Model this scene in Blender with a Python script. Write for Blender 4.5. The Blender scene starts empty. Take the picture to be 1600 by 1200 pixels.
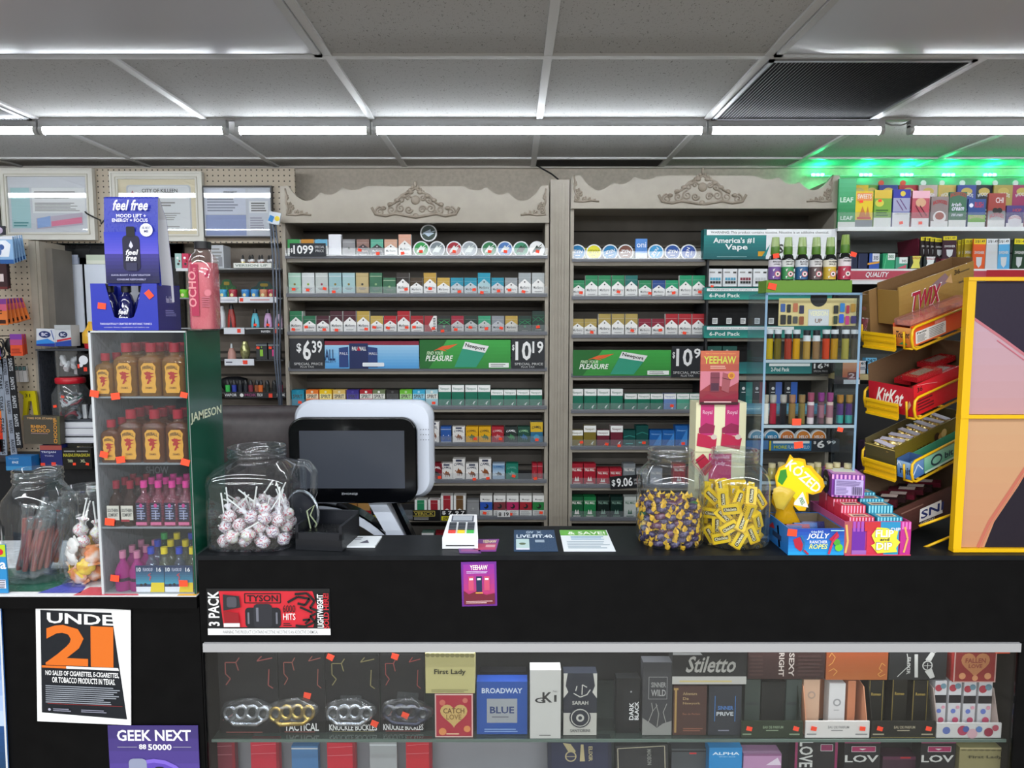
import bpy, math, random
from math import sin, cos, pi, atan, sqrt
from mathutils import Vector, Matrix
random.seed(11)
sc = bpy.context.scene
# ------------------------------------------------------------------ camera
F = 1090.0; PITCH = atan(97 / F); CZ = 1.65
cd = bpy.data.cameras.new('camera'); cam = bpy.data.objects.new('camera', cd)
sc.collection.objects.link(cam)
cd.sensor_width = 36; cd.lens = 36 * F / 1600; cd.clip_start = .05
cam.location = (0, 0, CZ); cam.rotation_euler = (pi / 2 - PITCH, 0, 0)
sc.camera = cam
# ------------------------------------------------------------------ exposure and lights
sc.view_settings.view_transform = 'Standard'; sc.view_settings.look = 'None'
sc.view_settings.gamma = 1; sc.view_settings.use_curve_mapping = False
sc.view_settings.exposure = 0.85
wd = bpy.data.worlds.new('world'); sc.world = wd; wd.use_nodes = True
wd.node_tree.nodes['Background'].inputs[0].default_value = (.5, .55, .6, 1)
wd.node_tree.nodes['Background'].inputs[1].default_value = .3
CEIL = 2.386
def strip_lamp(x, y, power):
    l = bpy.data.lights.new('unseen_strip_lamp', 'AREA'); l.shape = 'RECTANGLE'; l.size = 1.2; l.size_y = .06
    l.energy = power; l.color = (.93, .97, 1)
    o = bpy.data.objects.new('unseen_strip_lamp', l); o.location = (x, y, CEIL - .07); sc.collection.objects.link(o)
for yy, pw in ((.75, 6.5), (-1.1, 23), (-2.9, 36)):
    for xx in (-2.45, -1.22, 0, 1.22, 2.45): strip_lamp(xx, yy, pw)
for xx, pw in ((-2.5, 4), (-1.3, 2.5)): strip_lamp(xx, 1.42, pw)  # extra lamps added out of view to brighten the left side
TUBE_E = 17.0
# ------------------------------------------------------------------ projection helpers (pixel of the photo -> point at a real depth)
def ray(px, py):
    return Vector((px - 800, F * cos(PITCH) + (600 - py) * sin(PITCH), -F * sin(PITCH) + (600 - py) * cos(PITCH)))
def W(px, py, Y):
    r = ray(px, py); s = Y / r.y; return Vector((r.x * s, Y, CZ + r.z * s))
def HZ(px, py, z):
    r = ray(px, py); s = (z - CZ) / r.z; return Vector((r.x * s, r.y * s, z))
# ------------------------------------------------------------------ materials
MC = {}
def lin(c): return c / 12.92 if c <= .04045 else ((c + .055) / 1.055) ** 2.4
def rgb(h):
    if len(h) == 3: h = ''.join(c * 2 for c in h)
    return tuple(lin(int(h[i:i + 2], 16) / 255) for i in (0, 2, 4)) + (1,)
def newmat(name):
    m = bpy.data.materials.new(name); m.use_nodes = True; nt = m.node_tree
    return m, nt, nt.nodes['Principled BSDF']
def M(h, rough=.5, metal=0.0, emit=0.0, alpha=1.0, coat=0.0, var=.12, spec=.4):
    k = (h, rough, metal, emit, alpha, coat, var)
    if k in MC: return MC[k]
    m, nt, b = newmat('paint_' + h)
    b.inputs['Base Color'].default_value = rgb(h); b.inputs['Metallic'].default_value = metal
    b.inputs['Alpha'].default_value = alpha; b.inputs['Coat Weight'].default_value = coat
    b.inputs['Roughness'].default_value = rough; b.inputs['Specular IOR Level'].default_value = spec
    if emit:
        b.inputs['Emission Color'].default_value = rgb(h); b.inputs['Emission Strength'].default_value = emit
    elif var:
        n = nt.nodes.new('ShaderNodeTexNoise'); n.inputs['Scale'].default_value = 30; n.inputs['Detail'].default_value = 1
        r = nt.nodes.new('ShaderNodeMapRange'); r.inputs[3].default_value = max(.02, rough - var); r.inputs[4].default_value = min(1, rough + var)
        nt.links.new(n.outputs[0], r.inputs[0]); nt.links.new(r.outputs[0], b.inputs['Roughness'])
    MC[k] = m; return m
def clear(name='clear_plastic', tint='ffffff', f0=.06, edge=.55, rough=.04, haze=0.0, hazecol='dde4ea'):
    k = (name, tint, f0, edge, rough, haze)
    if k in MC: return MC[k]
    m = bpy.data.materials.new(name); m.use_nodes = True; nt = m.node_tree; N = nt.nodes
    for x in list(N): N.remove(x)
    out = N.new('ShaderNodeOutputMaterial'); t = N.new('ShaderNodeBsdfTransparent'); g = N.new('ShaderNodeBsdfGlossy')
    t.inputs[0].default_value = rgb(tint); g.inputs['Roughness'].default_value = rough; g.inputs[0].default_value = (1, 1, 1, 1)
    lw = N.new('ShaderNodeLayerWeight'); lw.inputs[0].default_value = .35
    p = N.new('ShaderNodeMath'); p.operation = 'POWER'; p.inputs[1].default_value = 2.2
    mr = N.new('ShaderNodeMapRange'); mr.inputs[3].default_value = f0; mr.inputs[4].default_value = edge
    mx = N.new('ShaderNodeMixShader'); L = nt.links
    L.new(lw.outputs['Facing'], p.inputs[0]); L.new(p.outputs[0], mr.inputs[0]); L.new(mr.outputs[0], mx.inputs[0])
    L.new(t.outputs[0], mx.inputs[1]); L.new(g.outputs[0], mx.inputs[2])
    if haze:
        d = N.new('ShaderNodeBsdfDiffuse'); d.inputs[0].default_value = rgb(hazecol); m2 = N.new('ShaderNodeMixShader'); m2.inputs[0].default_value = haze
        L.new(mx.outputs[0], m2.inputs[1]); L.new(d.outputs[0], m2.inputs[2]); L.new(m2.outputs[0], out.inputs[0])
    else: L.new(mx.outputs[0], out.inputs[0])
    MC[k] = m; return m
def noisemat(name, stops, scale, rough=.5, detail=3, metal=0, bump=0, kind='noise', stretch=(1, 1, 1)):
    if name in MC: return MC[name]
    m, nt, b = newmat(name); N = nt.nodes; L = nt.links
    tc = N.new('ShaderNodeTexCoord'); mp = N.new('ShaderNodeMapping'); mp.inputs['Scale'].default_value = stretch
    L.new(tc.outputs['Object'], mp.inputs[0])
    if kind == 'noise':
        n = N.new('ShaderNodeTexNoise'); n.inputs['Detail'].default_value = detail; o = n.outputs[0]
    else:
        n = N.new('ShaderNodeTexVoronoi'); o = n.outputs['Color']
    n.inputs['Scale'].default_value = scale; L.new(mp.outputs[0], n.inputs[0])
    r = N.new('ShaderNodeValToRGB'); r.color_ramp.interpolation = 'LINEAR' if kind == 'noise' else 'CONSTANT'
    e = r.color_ramp.elements
    while len(e) < len(stops): e.new(.5)
    for i, (p, c) in enumerate(stops): e[i].position = p; e[i].color = rgb(c)
    L.new(o, r.inputs[0]); L.new(r.outputs[0], b.inputs['Base Color'])
    b.inputs['Roughness'].default_value = rough; b.inputs['Metallic'].default_value = metal
    if bump:
        bp = N.new('ShaderNodeBump'); bp.inputs['Strength'].default_value = bump; bp.inputs['Distance'].default_value = .003
        L.new(n.outputs[0], bp.inputs['Height']); L.new(bp.outputs[0], b.inputs['Normal'])
    MC[name] = m; return m
# ------------------------------------------------------------------ mesh builder
TXT = {}
def glyphs(s, bold):
    k = (s, bold)
    if k in TXT: return TXT[k]
    c = bpy.data.curves.new('t', 'FONT'); c.body = s; c.size = 1; c.resolution_u = 2; c.offset = .022 if bold else .004
    o = bpy.data.objects.new('t', c); sc.collection.objects.link(o)
    bpy.context.view_layer.update()
    me = bpy.data.meshes.new_from_object(o.evaluated_get(bpy.context.evaluated_depsgraph_get()))
    v = [(p.co.x, p.co.y) for p in me.vertices]; f = [tuple(p.vertices) for p in me.polygons]
    bpy.data.objects.remove(o); bpy.data.curves.remove(c); bpy.data.meshes.remove(me)
    if v:
        x0 = min(a for a, b in v); x1 = max(a for a, b in v); y0 = min(b for a, b in v); y1 = max(b for a, b in v)
        v = [((a - x0) / max(1e-6, x1 - x0), (b - y0) / max(1e-6, y1 - y0)) for a, b in v]
    TXT[k] = (v, f); return TXT[k]
class MB:
    def __init__(s): s.v = []; s.f = []; s.mi = []; s.sm = []; s.mats = []; s.T = Matrix.Identity(4)
    def add(s, vs, fs, m, smooth=False):
        b = len(s.v); s.v += [s.T @ Vector(p) for p in vs]
        if m not in s.mats: s.mats.append(m)
        i = s.mats.index(m)
        for f in fs: s.f.append(tuple(b + j for j in f)); s.mi.append(i); s.sm.append(smooth)
        return s
    def box(s, x0, y0, z0, x1, y1, z1, m):
        v = [(x0, y0, z0), (x1, y0, z0), (x1, y1, z0), (x0, y1, z0), (x0, y0, z1), (x1, y0, z1), (x1, y1, z1), (x0, y1, z1)]
        return s.add(v, [(0, 1, 5, 4), (1, 2, 6, 5), (2, 3, 7, 6), (3, 0, 4, 7), (4, 5, 6, 7), (3, 2, 1, 0)], m)
    def prism(s, pts, y0, y1, m):                    # outline in x,z pushed along y
        n = len(pts); v = [(x, y0, z) for x, z in pts] + [(x, y1, z) for x, z in pts]
        a = sum(pts[i][0] * pts[(i + 1) % n][1] - pts[(i + 1) % n][0] * pts[i][1] for i in range(n))
        fr = list(range(n)); bk = list(range(2 * n - 1, n - 1, -1)); sd = [(i, i + n, (i + 1) % n + n, (i + 1) % n) for i in range(n)]
        if a < 0: fr.reverse(); bk.reverse(); sd = [f[::-1] for f in sd]
        return s.add(v, [tuple(fr), tuple(bk)] + sd, m)
    def slab(s, pts, z0, z1, m):                     # outline in x,y pushed along z
        n = len(pts); v = [(x, y, z0) for x, y in pts] + [(x, y, z1) for x, y in pts]
        return s.add(v, [tuple(range(n))[::-1], tuple(range(n, 2 * n))] + [(i, (i + 1) % n, (i + 1) % n + n, i + n) for i in range(n)], m)
    def flat(s, pts, y, m):
        n = len(pts); a = sum(pts[i][0] * pts[(i + 1) % n][1] - pts[(i + 1) % n][0] * pts[i][1] for i in range(n))
        q = pts if a > 0 else pts[::-1]
        return s.add([(x, y, z) for x, z in q], [tuple(range(n))], m)
    def lathe(s, prof, m, seg=28, c=(0, 0, 0), caps=(True, True), sx=1, sy=1, smooth=True):   # prof: (r, z[, exponent])
        vs = []; fs = []
        for p in prof:
            r, z = p[0], p[1]; e = p[2] if len(p) > 2 else 2
            for k in range(seg):
                t = 2 * pi * (k + .5) / seg; C, S = cos(t), sin(t)
                q = (abs(C) ** e + abs(S) ** e) ** (-1 / e)
                vs.append((c[0] + r * q * C * sx, c[1] + r * q * S * sy, c[2] + z))
        for i in range(len(prof) - 1):
            for k in range(seg):
                k2 = (k + 1) % seg; fs.append((i * seg + k, i * seg + k2, (i + 1) * seg + k2, (i + 1) * seg + k))
        s.add(vs, fs, m, smooth)
        if caps[0]: s.add(vs[:seg], [tuple(range(seg))[::-1]], m)
        if caps[1]: s.add(vs[-seg:], [tuple(range(seg))], m)
        return s
    def tube(s, pts, r, m, seg=6, closed=False, taper=None):
        P = [Vector(p) for p in pts]; n = len(P); vs = []; fs = []; up = None
        for i in range(n):
            a = P[(i - 1) % n] if (i or closed) else P[i]; b = P[(i + 1) % n] if (i < n - 1 or closed) else P[i]
            d = (b - a).normalized() if (b - a).length > 1e-9 else Vector((0, 0, 1))
            if up is None: up = Vector((0, 0, 1)) if abs(d.z) < .9 else Vector((1, 0, 0))
            u = d.cross(up)
            if u.length < 1e-6: u = d.cross(Vector((0, 1, 0)))
            u.normalize(); w = u.cross(d).normalized(); up = w
            rr = r * (taper[i] if taper else 1)
            for k in range(seg):
                t = 2 * pi * k / seg; vs.append(P[i] + u * rr * cos(t) + w * rr * sin(t))
        for i in range(n if closed else n - 1):
            j = (i + 1) % n
            for k in range(seg): fs.append((i * seg + k, j * seg + k, j * seg + (k + 1) % seg, i * seg + (k + 1) % seg))
        if not closed: fs += [tuple(range(seg)), tuple(range((n - 1) * seg, n * seg))[::-1]]
        return s.add(vs, fs, m, seg > 4)
    def ball(s, c, r, m, seg=12, rings=8, e=None):
        if not hasattr(r, '__len__'): r = (r, r, r)
        vs = [(c[0], c[1], c[2] - r[2])]; fs = []
        for i in range(1, rings):
            a = -pi / 2 + pi * i / rings
            for k in range(seg):
                t = 2 * pi * k / seg; vs.append((c[0] + r[0] * cos(a) * cos(t), c[1] + r[1] * cos(a) * sin(t), c[2] + r[2] * sin(a)))
        vs.append((c[0], c[1], c[2] + r[2])); n = len(vs) - 1
        for k in range(seg):
            k2 = (k + 1) % seg; fs.append((0, 1 + k2, 1 + k)); fs.append((n, n - seg + k, n - seg + k2))
            for i in range(rings - 2): fs.append((1 + i * seg + k, 1 + i * seg + k2, 1 + (i + 1) * seg + k2, 1 + (i + 1) * seg + k))
        return s.add(vs, fs, m, True)
    def text(s, t, x0, z0, x1, z1, y, m, bold=False, shear=0, arch=0, ang=0):
        v, f = glyphs(t, bold); w, h = x1 - x0, z1 - z0; cx, cz = (x0 + x1) / 2, (z0 + z1) / 2; o = []
        for a, b in v:
            X = (a - .5) * w + shear * (b - .5) * h; Z = (b - .5) * h + arch * h * (1 - (2 * a - 1) ** 2)
            if ang: X, Z = X * cos(ang) - Z * sin(ang), X * sin(ang) + Z * cos(ang)
            o.append((cx + X, y, cz + Z))
        return s.add(o, f, m)
    def build(s, name, parent=None, loc=None, rot=None, link=True):
        me = bpy.data.meshes.new(name); me.from_pydata([tuple(p) for p in s.v], [], s.f)
        for m in s.mats: me.materials.append(m)
        me.polygons.foreach_set('material_index', s.mi); me.polygons.foreach_set('use_smooth', s.sm); me.update()
        o = bpy.data.objects.new(name, me)
        if link: sc.collection.objects.link(o)
        if parent: o.parent = parent
        if loc is not None: o.location = loc
        if rot: o.rotation_euler = rot
        return o
def rrect(x0, z0, x1, z1, r, n=5):
    o = []
    for cx, cz, a in ((x1 - r, z0 + r, -pi / 2), (x1 - r, z1 - r, 0), (x0 + r, z1 - r, pi / 2), (x0 + r, z0 + r, pi)):
        for i in range(n + 1): t = a + pi / 2 * i / n; o.append((cx + r * cos(t), cz + r * sin(t)))
    return o
CAMEL = [(.02, .62), (.1, .7), (.18, .66), (.22, .5), (.3, .6), (.45, .98), (.6, .72), (.72, .78), (.86, .5), (.95, .2), (.9, .46), (.84, .0), (.8, .0), (.76, .38), (.62, .36), (.6, .0), (.56, .0), (.52, .36), (.42, .34), (.4, .0), (.36, .0), (.34, .36), (.24, .36), (.16, .44), (.12, .58)]
DEVIL = [(.25, .0), (.3, .18), (.42, .3), (.36, .42), (.2, .34), (.12, .52), (.26, .66), (.1, .72), (.0, .86), (.22, .9), (.34, .98), (.42, .9), (.56, .94), (.6, .86), (1, .84), (.8, .76), (.6, .74), (.66, .6), (.98, .6), (.66, .5), (.58, .36), (.7, .22), (.52, .2), (.46, .08), (.4, .02)]
def art(mb, x0, z0, w, h, y, ops, eps=.0003):
    for op in ops.split('|'):
        a = op.strip().split(' ')
        if not a[0]: continue
        y -= eps; k = a[0]
        U = lambda s: x0 + float(s) * w
        V = lambda s: z0 + float(s) * h
        if k == 'r': mb.flat([(U(a[1]), V(a[2])), (U(a[3]), V(a[2])), (U(a[3]), V(a[4])), (U(a[1]), V(a[4]))], y, M(a[5]))
        elif k == 'R': mb.flat(rrect(U(a[1]), V(a[2]), U(a[3]), V(a[4]), float(a[5]) * w, 3), y, M(a[6]))
        elif k == 'g':                                # printed gradient, in steps: colour of a print, not of the light
            c0, c1 = a[5], a[6]; n = 8
            for i in range(n):
                t = (i + .5) / n; c = ''.join('%02x' % int(int(c0[j:j + 2], 16) * (1 - t) + int(c1[j:j + 2], 16) * t) for j in (0, 2, 4))
                v0 = float(a[2]) + (float(a[4]) - float(a[2])) * i / n; v1 = v0 + (float(a[4]) - float(a[2])) / n
                mb.flat([(U(a[1]), V(v0)), (U(a[3]), V(v0)), (U(a[3]), V(v1)), (U(a[1]), V(v1))], y, M(c))
        elif k == 'p': mb.flat([(U(q.split(',')[0]), V(q.split(',')[1])) for q in a[2:]], y, M(a[1]))
        elif k == 'c' or k == 'e':
            rx = float(a[3]) * w; rz = rx if k == 'c' else float(a[4]) * h; col = a[-1]
            mb.flat([(U(a[1]) + rx * cos(2 * pi * i / 20), V(a[2]) + rz * sin(2 * pi * i / 20)) for i in range(20)], y, M(col))
        elif k in 'tTiAvVb': 
            s = ' '.join(a[6:]); m = M(a[5]); X0, Z0, X1, Z1 = U(a[1]), V(a[2]), U(a[3]), V(a[4])
            if k in 'vV':
                cx, cz = (X0 + X1) / 2, (Z0 + Z1) / 2; hw, hh = (Z1 - Z0) / 2, (X1 - X0) / 2
                mb.text(s, cx - hw, cz - hh, cx + hw, cz + hh, y, m, True, 0, 0, pi / 2 if k == 'v' else -pi / 2)
            else: mb.text(s, X0, Z0, X1, Z1, y, m, k != 't', .25 if k == 'i' else 0, .5 if k == 'A' else 0)
        elif k == 'x':                                # cx cy len h deg col text
            cx, cz, l, hh = U(a[1]), V(a[2]), float(a[3]) * w, float(a[4]) * h
            mb.text(' '.join(a[7:]), cx - l / 2, cz - hh / 2, cx + l / 2, cz + hh / 2, y, M(a[6]), True, 0, 0, math.radians(float(a[5])))
        elif k == 'l':
            n = int(a[5]); v0, v1 = float(a[2]), float(a[4]); u0, u1 = float(a[1]), float(a[3])
            for i in range(n):
                vv = v1 - (i + .5) * (v1 - v0) / n; e = u1 - (u1 - u0) * random.uniform(0, .25); t = (v1 - v0) / n * .25
                mb.flat([(U(u0), V(vv - t)), (U(e), V(vv - t)), (U(e), V(vv + t)), (U(u0), V(vv + t))], y, M(a[6]))
        elif k in 'kd':
            P = CAMEL if k == 'k' else DEVIL; u0, v0, u1, v1 = map(float, a[1:5])
            mb.flat([(U(u0 + (u1 - u0) * q[0]), V(v0 + (v1 - v0) * q[1])) for q in P], y, M(a[5]))
        elif k == 'h':
            cx, cz, r = U(a[1]), V(a[2]), float(a[3]) * w
            mb.flat([(cx + r * 16 * sin(t) ** 3 / 16, cz + r * (13 * cos(t) - 5 * cos(2 * t) - 2 * cos(3 * t) - cos(4 * t)) / 16) for t in [2 * pi * i / 28 for i in range(28)]], y, M(a[4]))
        elif k == 's':                                # stroke: col width u,v ...
            P = [(U(q.split(',')[0]), V(q.split(',')[1])) for q in a[3:]]; t = float(a[2]) * w / 2
            for (ax, az), (bx, bz) in zip(P, P[1:]):
                d = sqrt((bx - ax) ** 2 + (bz - az) ** 2) or 1; nx, nz = -(bz - az) / d * t, (bx - ax) / d * t
                mb.flat([(ax + nx, az + nz), (ax - nx, az - nz), (bx - nx, bz - nz), (bx + nx, bz + nz)], y, M(a[1]))
    return mb
# ------------------------------------------------------------------ tagging
def tag(o, label, cat, group=None, kind=None):
    o['label'] = label; o['category'] = cat
    if group: o['group'] = group
    if kind: o['kind'] = kind
    return o
def structure(o): o['kind'] = 'structure'; return o
def empty(name, label, cat, loc=(0, 0, 0), group=None, rot=None):
    o = bpy.data.objects.new(name, None); sc.collection.objects.link(o); o.location = loc; o.empty_display_size = .05
    if rot: o.rotation_euler = rot
    return tag(o, label, cat, group)
def dup(o, parent=None):
    c = o.copy(); sc.collection.objects.link(c)
    if parent: c.parent = parent
    for ch in list(o.children): dup(ch, c)
    return c
STK = None
def sticker(parent, x, z, y=-.0012, s=.013, r=0):
    global STK
    if STK is None:
        b = MB(); b.prism([(-.5, -.42), (.48, -.46), (.52, .4), (-.46, .46)], 0, .03, M('ff4a2a', .6)); STK = b.build('price_sticker', link=False).data
    o = bpy.data.objects.new('price_sticker', STK); sc.collection.objects.link(o); o.parent = parent
    o.location = (x, y, z); o.scale = (s, .02, s * .85); o.rotation_euler = (0, random.uniform(-.25, .25) + r, 0)
    o['label'] = 'orange-red price sticker'
    return o
def B(name, label, cat, rect, Y, d, body, ops='', group=None, z=None, roll=0, yaw=0, tilt=0, lid=None, stk=None, rough=.45, parent=None, eps=.0003):
    """carton, card, poster or book: front face seen at rect in the photo when it stands at depth Y"""
    x0, y0, x1, y1 = rect; p = W((x0 + x1) / 2, y1, Y); q = W((x0 + x1) / 2, y0, Y); w = (W(x1, (y0 + y1) / 2, Y) - W(x0, (y0 + y1) / 2, Y)).x
    h = q.z - p.z; zb = p.z if z is None else z
    if z is not None: h = q.z - z
    mb = MB(); mb.box(-w / 2, 0, 0, w / 2, d, h, M(body, rough))
    art(mb, -w / 2, 0, w, h, 0, ops, eps)
    loc = Vector((p.x, Y, zb))
    if parent is not None: loc = loc - Vector(parent.location)
    o = mb.build(name, parent, loc, (tilt, roll, yaw))
    if parent is None: tag(o, label, cat, group)
    elif label: o['label'] = label
    for s in (stk or []): sticker(o, (s[0] - .5) * w, s[1] * h, y=-.004, s=s[2] if len(s) > 2 else .013)
    return o
ORD = 'leftmost second third fourth fifth sixth seventh eighth ninth tenth eleventh twelfth thirteenth fourteenth fifteenth sixteenth seventeenth eighteenth nineteenth twentieth'.split()
def nth(i): return 'leftmost' if i == 0 else ORD[i] + ' from left'
SH = 'top second third fourth fifth sixth seventh eighth ninth'.split()
# ================================================================== the room
YC = 3.10; YW = 3.42; YF = 1.70; TILE = .61
wallm = noisemat('taupe_wallpaper', [(.35, 'b0a698'), (.65, 'beb4a6')], 60, .7, 4, bump=.15)
def tilemat():
    m, nt, b = newmat('fissured_ceiling_tile'); N = nt.nodes; L = nt.links
    tc = N.new('ShaderNodeTexCoord'); mp = N.new('ShaderNodeMapping'); mp.inputs['Scale'].default_value = (1, .55, 1)
    n = N.new('ShaderNodeTexNoise'); n.inputs['Scale'].default_value = 190; n.inputs['Detail'].default_value = 2; n.inputs['Distortion'].default_value = 1.4
    r = N.new('ShaderNodeValToRGB'); e = r.color_ramp.elements
    e[0].position = .31; e[0].color = rgb('6f6d6b'); e[1].position = .37; e[1].color = rgb('b8b8b8')
    L.new(tc.outputs['Object'], mp.inputs[0]); L.new(mp.outputs[0], n.inputs[0]); L.new(n.outputs[0], r.inputs[0]); L.new(r.outputs[0], b.inputs['Base Color'])
    bp = N.new('ShaderNodeBump'); bp.inputs['Strength'].default_value = .15; bp.inputs['Distance'].default_value = .002
    L.new(r.outputs[0], bp.inputs['Height']); L.new(bp.outputs[0], b.inputs['Normal']); b.inputs['Roughness'].default_value = .85
    return m
structure(MB().box(-3.6, -4, -.05, 3.6, YW + .05, 0, noisemat('floor_tile_beige', [(.3, '6f685f'), (.7, '7d766c')], 8, .4)).build('floor'))
structure(MB().box(-3.6, YW, 0, 3.6, YW + .05, CEIL + .02, wallm).build('wall_back'))
structure(MB().box(-3.65, -4, 0, -3.6, YW, CEIL, M('8a857e', .8)).build('wall_left'))
structure(MB().box(3.6, -4, 0, 3.65, YW, CEIL, M('8a857e', .8)).build('wall_right'))
structure(MB().box(-3.6, -4.05, 0, 3.6, -4, CEIL, M('45443f', .8)).build('wall_front'))
# ceiling: tile grid; column lines and row lines as photographed
X0 = HZ(843, 185, CEIL).x; Y0 = HZ(800, 187, CEIL).y
cols = [X0 + TILE * k for k in range(-6, 6)]; rows = [Y0 + TILE * k for k in range(-10, 2)]
tm = tilemat(); cb = MB()
cb.box(-3.6, -4, CEIL + .004, 3.6, YW, CEIL + .05, tm)
structure(cb.build('ceiling'))
gb = MB(); gm = M('c9c9ca', .4)
for x in cols: gb.box(x - .012, -4, CEIL - .003, x + .012, YW, CEIL + .004, gm)
for y in rows: gb.box(-3.6, y - .012, CEIL - .0034, 3.6, y + .012, CEIL + .004, gm)
structure(gb.build('trim_1'))
structure(MB().box(-3.6, YW - .022, CEIL - .006, 3.6, YW, CEIL + .004, M('b9b4ac', .5)).build('trim_2'))
# flush dark panel: painted shade of the gap where last-row tiles are missing
db = MB(); a = HZ(845, 262, CEIL); 
db.box(cols[6] + .014, rows[11] + .014, CEIL + .0002, cols[7] - .02, YW - .03, CEIL + .0038, M('2a2728', .9)); structure(db.build('ceiling_gap_shade'))
# troffer covers (unlit) in the row nearest the camera
def troffer(x0, x1, y0, y1, label):
    t = empty('ceiling_light', label, 'ceiling light', ((x0 + x1) / 2, (y0 + y1) / 2, CEIL), 'unlit troffers in the ceiling grid')
    w, d = (x1 - x0) / 2 - .014, (y1 - y0) / 2 - .014; f = MB(); fm = M('b8b9bb', .35)
    for q in ((-w, -d, w, -d + .02), (-w, d - .02, w, d), (-w, -d, -w + .02, d), (w - .02, -d, w, d)): f.box(q[0], q[1], -.008, q[2], q[3], .002, fm)
    f.build('frame', t)
    b = MB(); n = 10; m = M('c6c8d0', .3, var=0); vs = []; fs = []
    for i in range(n + 1):
        for j in range(n + 1):
            u, v = i / n * 2 - 1, j / n * 2 - 1
            vs.append((u * (w - .02), v * (d - .02), -.006 - .03 * (1 - u ** 4) * (1 - v ** 4)))
    for i in range(n):
        for j in range(n): a = i * (n + 1) + j; fs.append((a, a + 1, a + n + 2, a + n + 1))
    b.add(vs, fs, m, True); b.build('diffuser', t)
troffer(cols[3], cols[5], rows[8], rows[9], 'unlit white ceiling light with bulging cover at the upper left')
troffer(cols[7], cols[9], rows[8], rows[9], 'unlit white ceiling light with bulging cover above the vent')
# return air vents
def vent(x0, x1, y0, y1, label):
    t = empty('ceiling_vent', label, 'vent', ((x0 + x1) / 2, (y0 + y1) / 2, CEIL), 'ceiling air vents')
    w, d = (x1 - x0) / 2 - .014, (y1 - y0) / 2 - .014
    b = MB(); b.box(-w, -d, -.001, w, d, .0035, M('2c2c2f', .6)); b.build('backing', t)
    f = MB(); fm = M('8e9094', .35, .4)
    for q in ((-w, -d, w, -d + .014), (-w, d - .014, w, d), (-w, -d, -w + .014, d), (w - .014, -d, w, d)): f.box(q[0], q[1], -.007, q[2], q[3], 0, fm)
    f.build('frame', t)
    s = MB(); n = 52; sm = M('b4b5ba', .35, .2)
    for i in range(n):
        x = -w + .016 + (2 * w - .032) * i / (n - 1); s.add([(x - .003, -d + .012, -.0075), (x + .003, -d + .012, -.004), (x + .003, d - .012, -.004), (x - .003, d - .012, -.0075)], [(0, 1, 2, 3), (3, 2, 1, 0)], sm)
    s.build('louvre', t)
vent(cols[7], cols[8], rows[9], rows[10], 'grey louvred return air vent in the ceiling above the right cabinet')
vent(cols[2], cols[3], rows[9], rows[10], 'grey louvred ceiling vent at the far left edge')
# LED tube lights along the row line
TY = rows[10]; tm2 = M('f4faff', .3, emit=TUBE_E)
def led(x0, x1, label):
    t = empty('tube_light', label, 'light', ((x0 + x1) / 2, TY, CEIL - .012), 'lit tube lights across the ceiling')
    w = (x1 - x0) / 2
    b = MB(); b.box(-w, -.014, -.016, w, .014, .008, M('b9bcc0', .4)); b.build('housing', t)
    b = MB(); b.T = Matrix.Rotation(pi / 2, 4, 'Y'); b.lathe([(.0135, -w + .014), (.0135, w - .014)], tm2, 12, c=(.026, 0, 0)); b.build('tube', t)
    for s in (-1, 1):
        b = MB(); b.T = Matrix.Rotation(pi / 2, 4, 'Y'); b.lathe([(.017, s * (w - .007) - .007), (.017, s * (w - .007) + .007)], M('cfd2d4', .4), 12, c=(.026, 0, 0)); b.build('end_cap', t)
    return t
for a, b_, l in ((-460, 60, 'lit white tube light cut off by the left edge of the photo'), (63, 355, 'lit white tube light above the framed certificates'), (369, 579, 'short lit tube light above the left end of the left cabinet'),
                (583, 1102, 'long lit tube light in the middle of the ceiling'), (1106, 1380, 'lit tube light along the edge of the air vent'), (1420, 1990, 'lit tube light at the right after the gap')):
    led(W(a, 196, TY).x, W(b_, 196, TY).x, l)
# black cables and clips near the tubes
def cable(name, pts, r, col, label):
    return tag(MB().tube(pts, r, M(col, .5), 6).build(name), label, 'cable')
cable('power_cable', [W(1380, 190, TY) + Vector((.0, 0, 0)), W(1392, 196, TY), W(1408, 196, TY), W(1420, 191, TY)], .003, 'b9bcc0', 'grey cable linking two tube lights at the upper right')
cable('black_cable', [W(838, 258, 3.36), W(848, 264, 3.36), W(862, 272, 3.34), W(872, 280, 3.3)], .004, '1a1a1c', 'black cable drooping from the ceiling onto the middle pillar')
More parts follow.
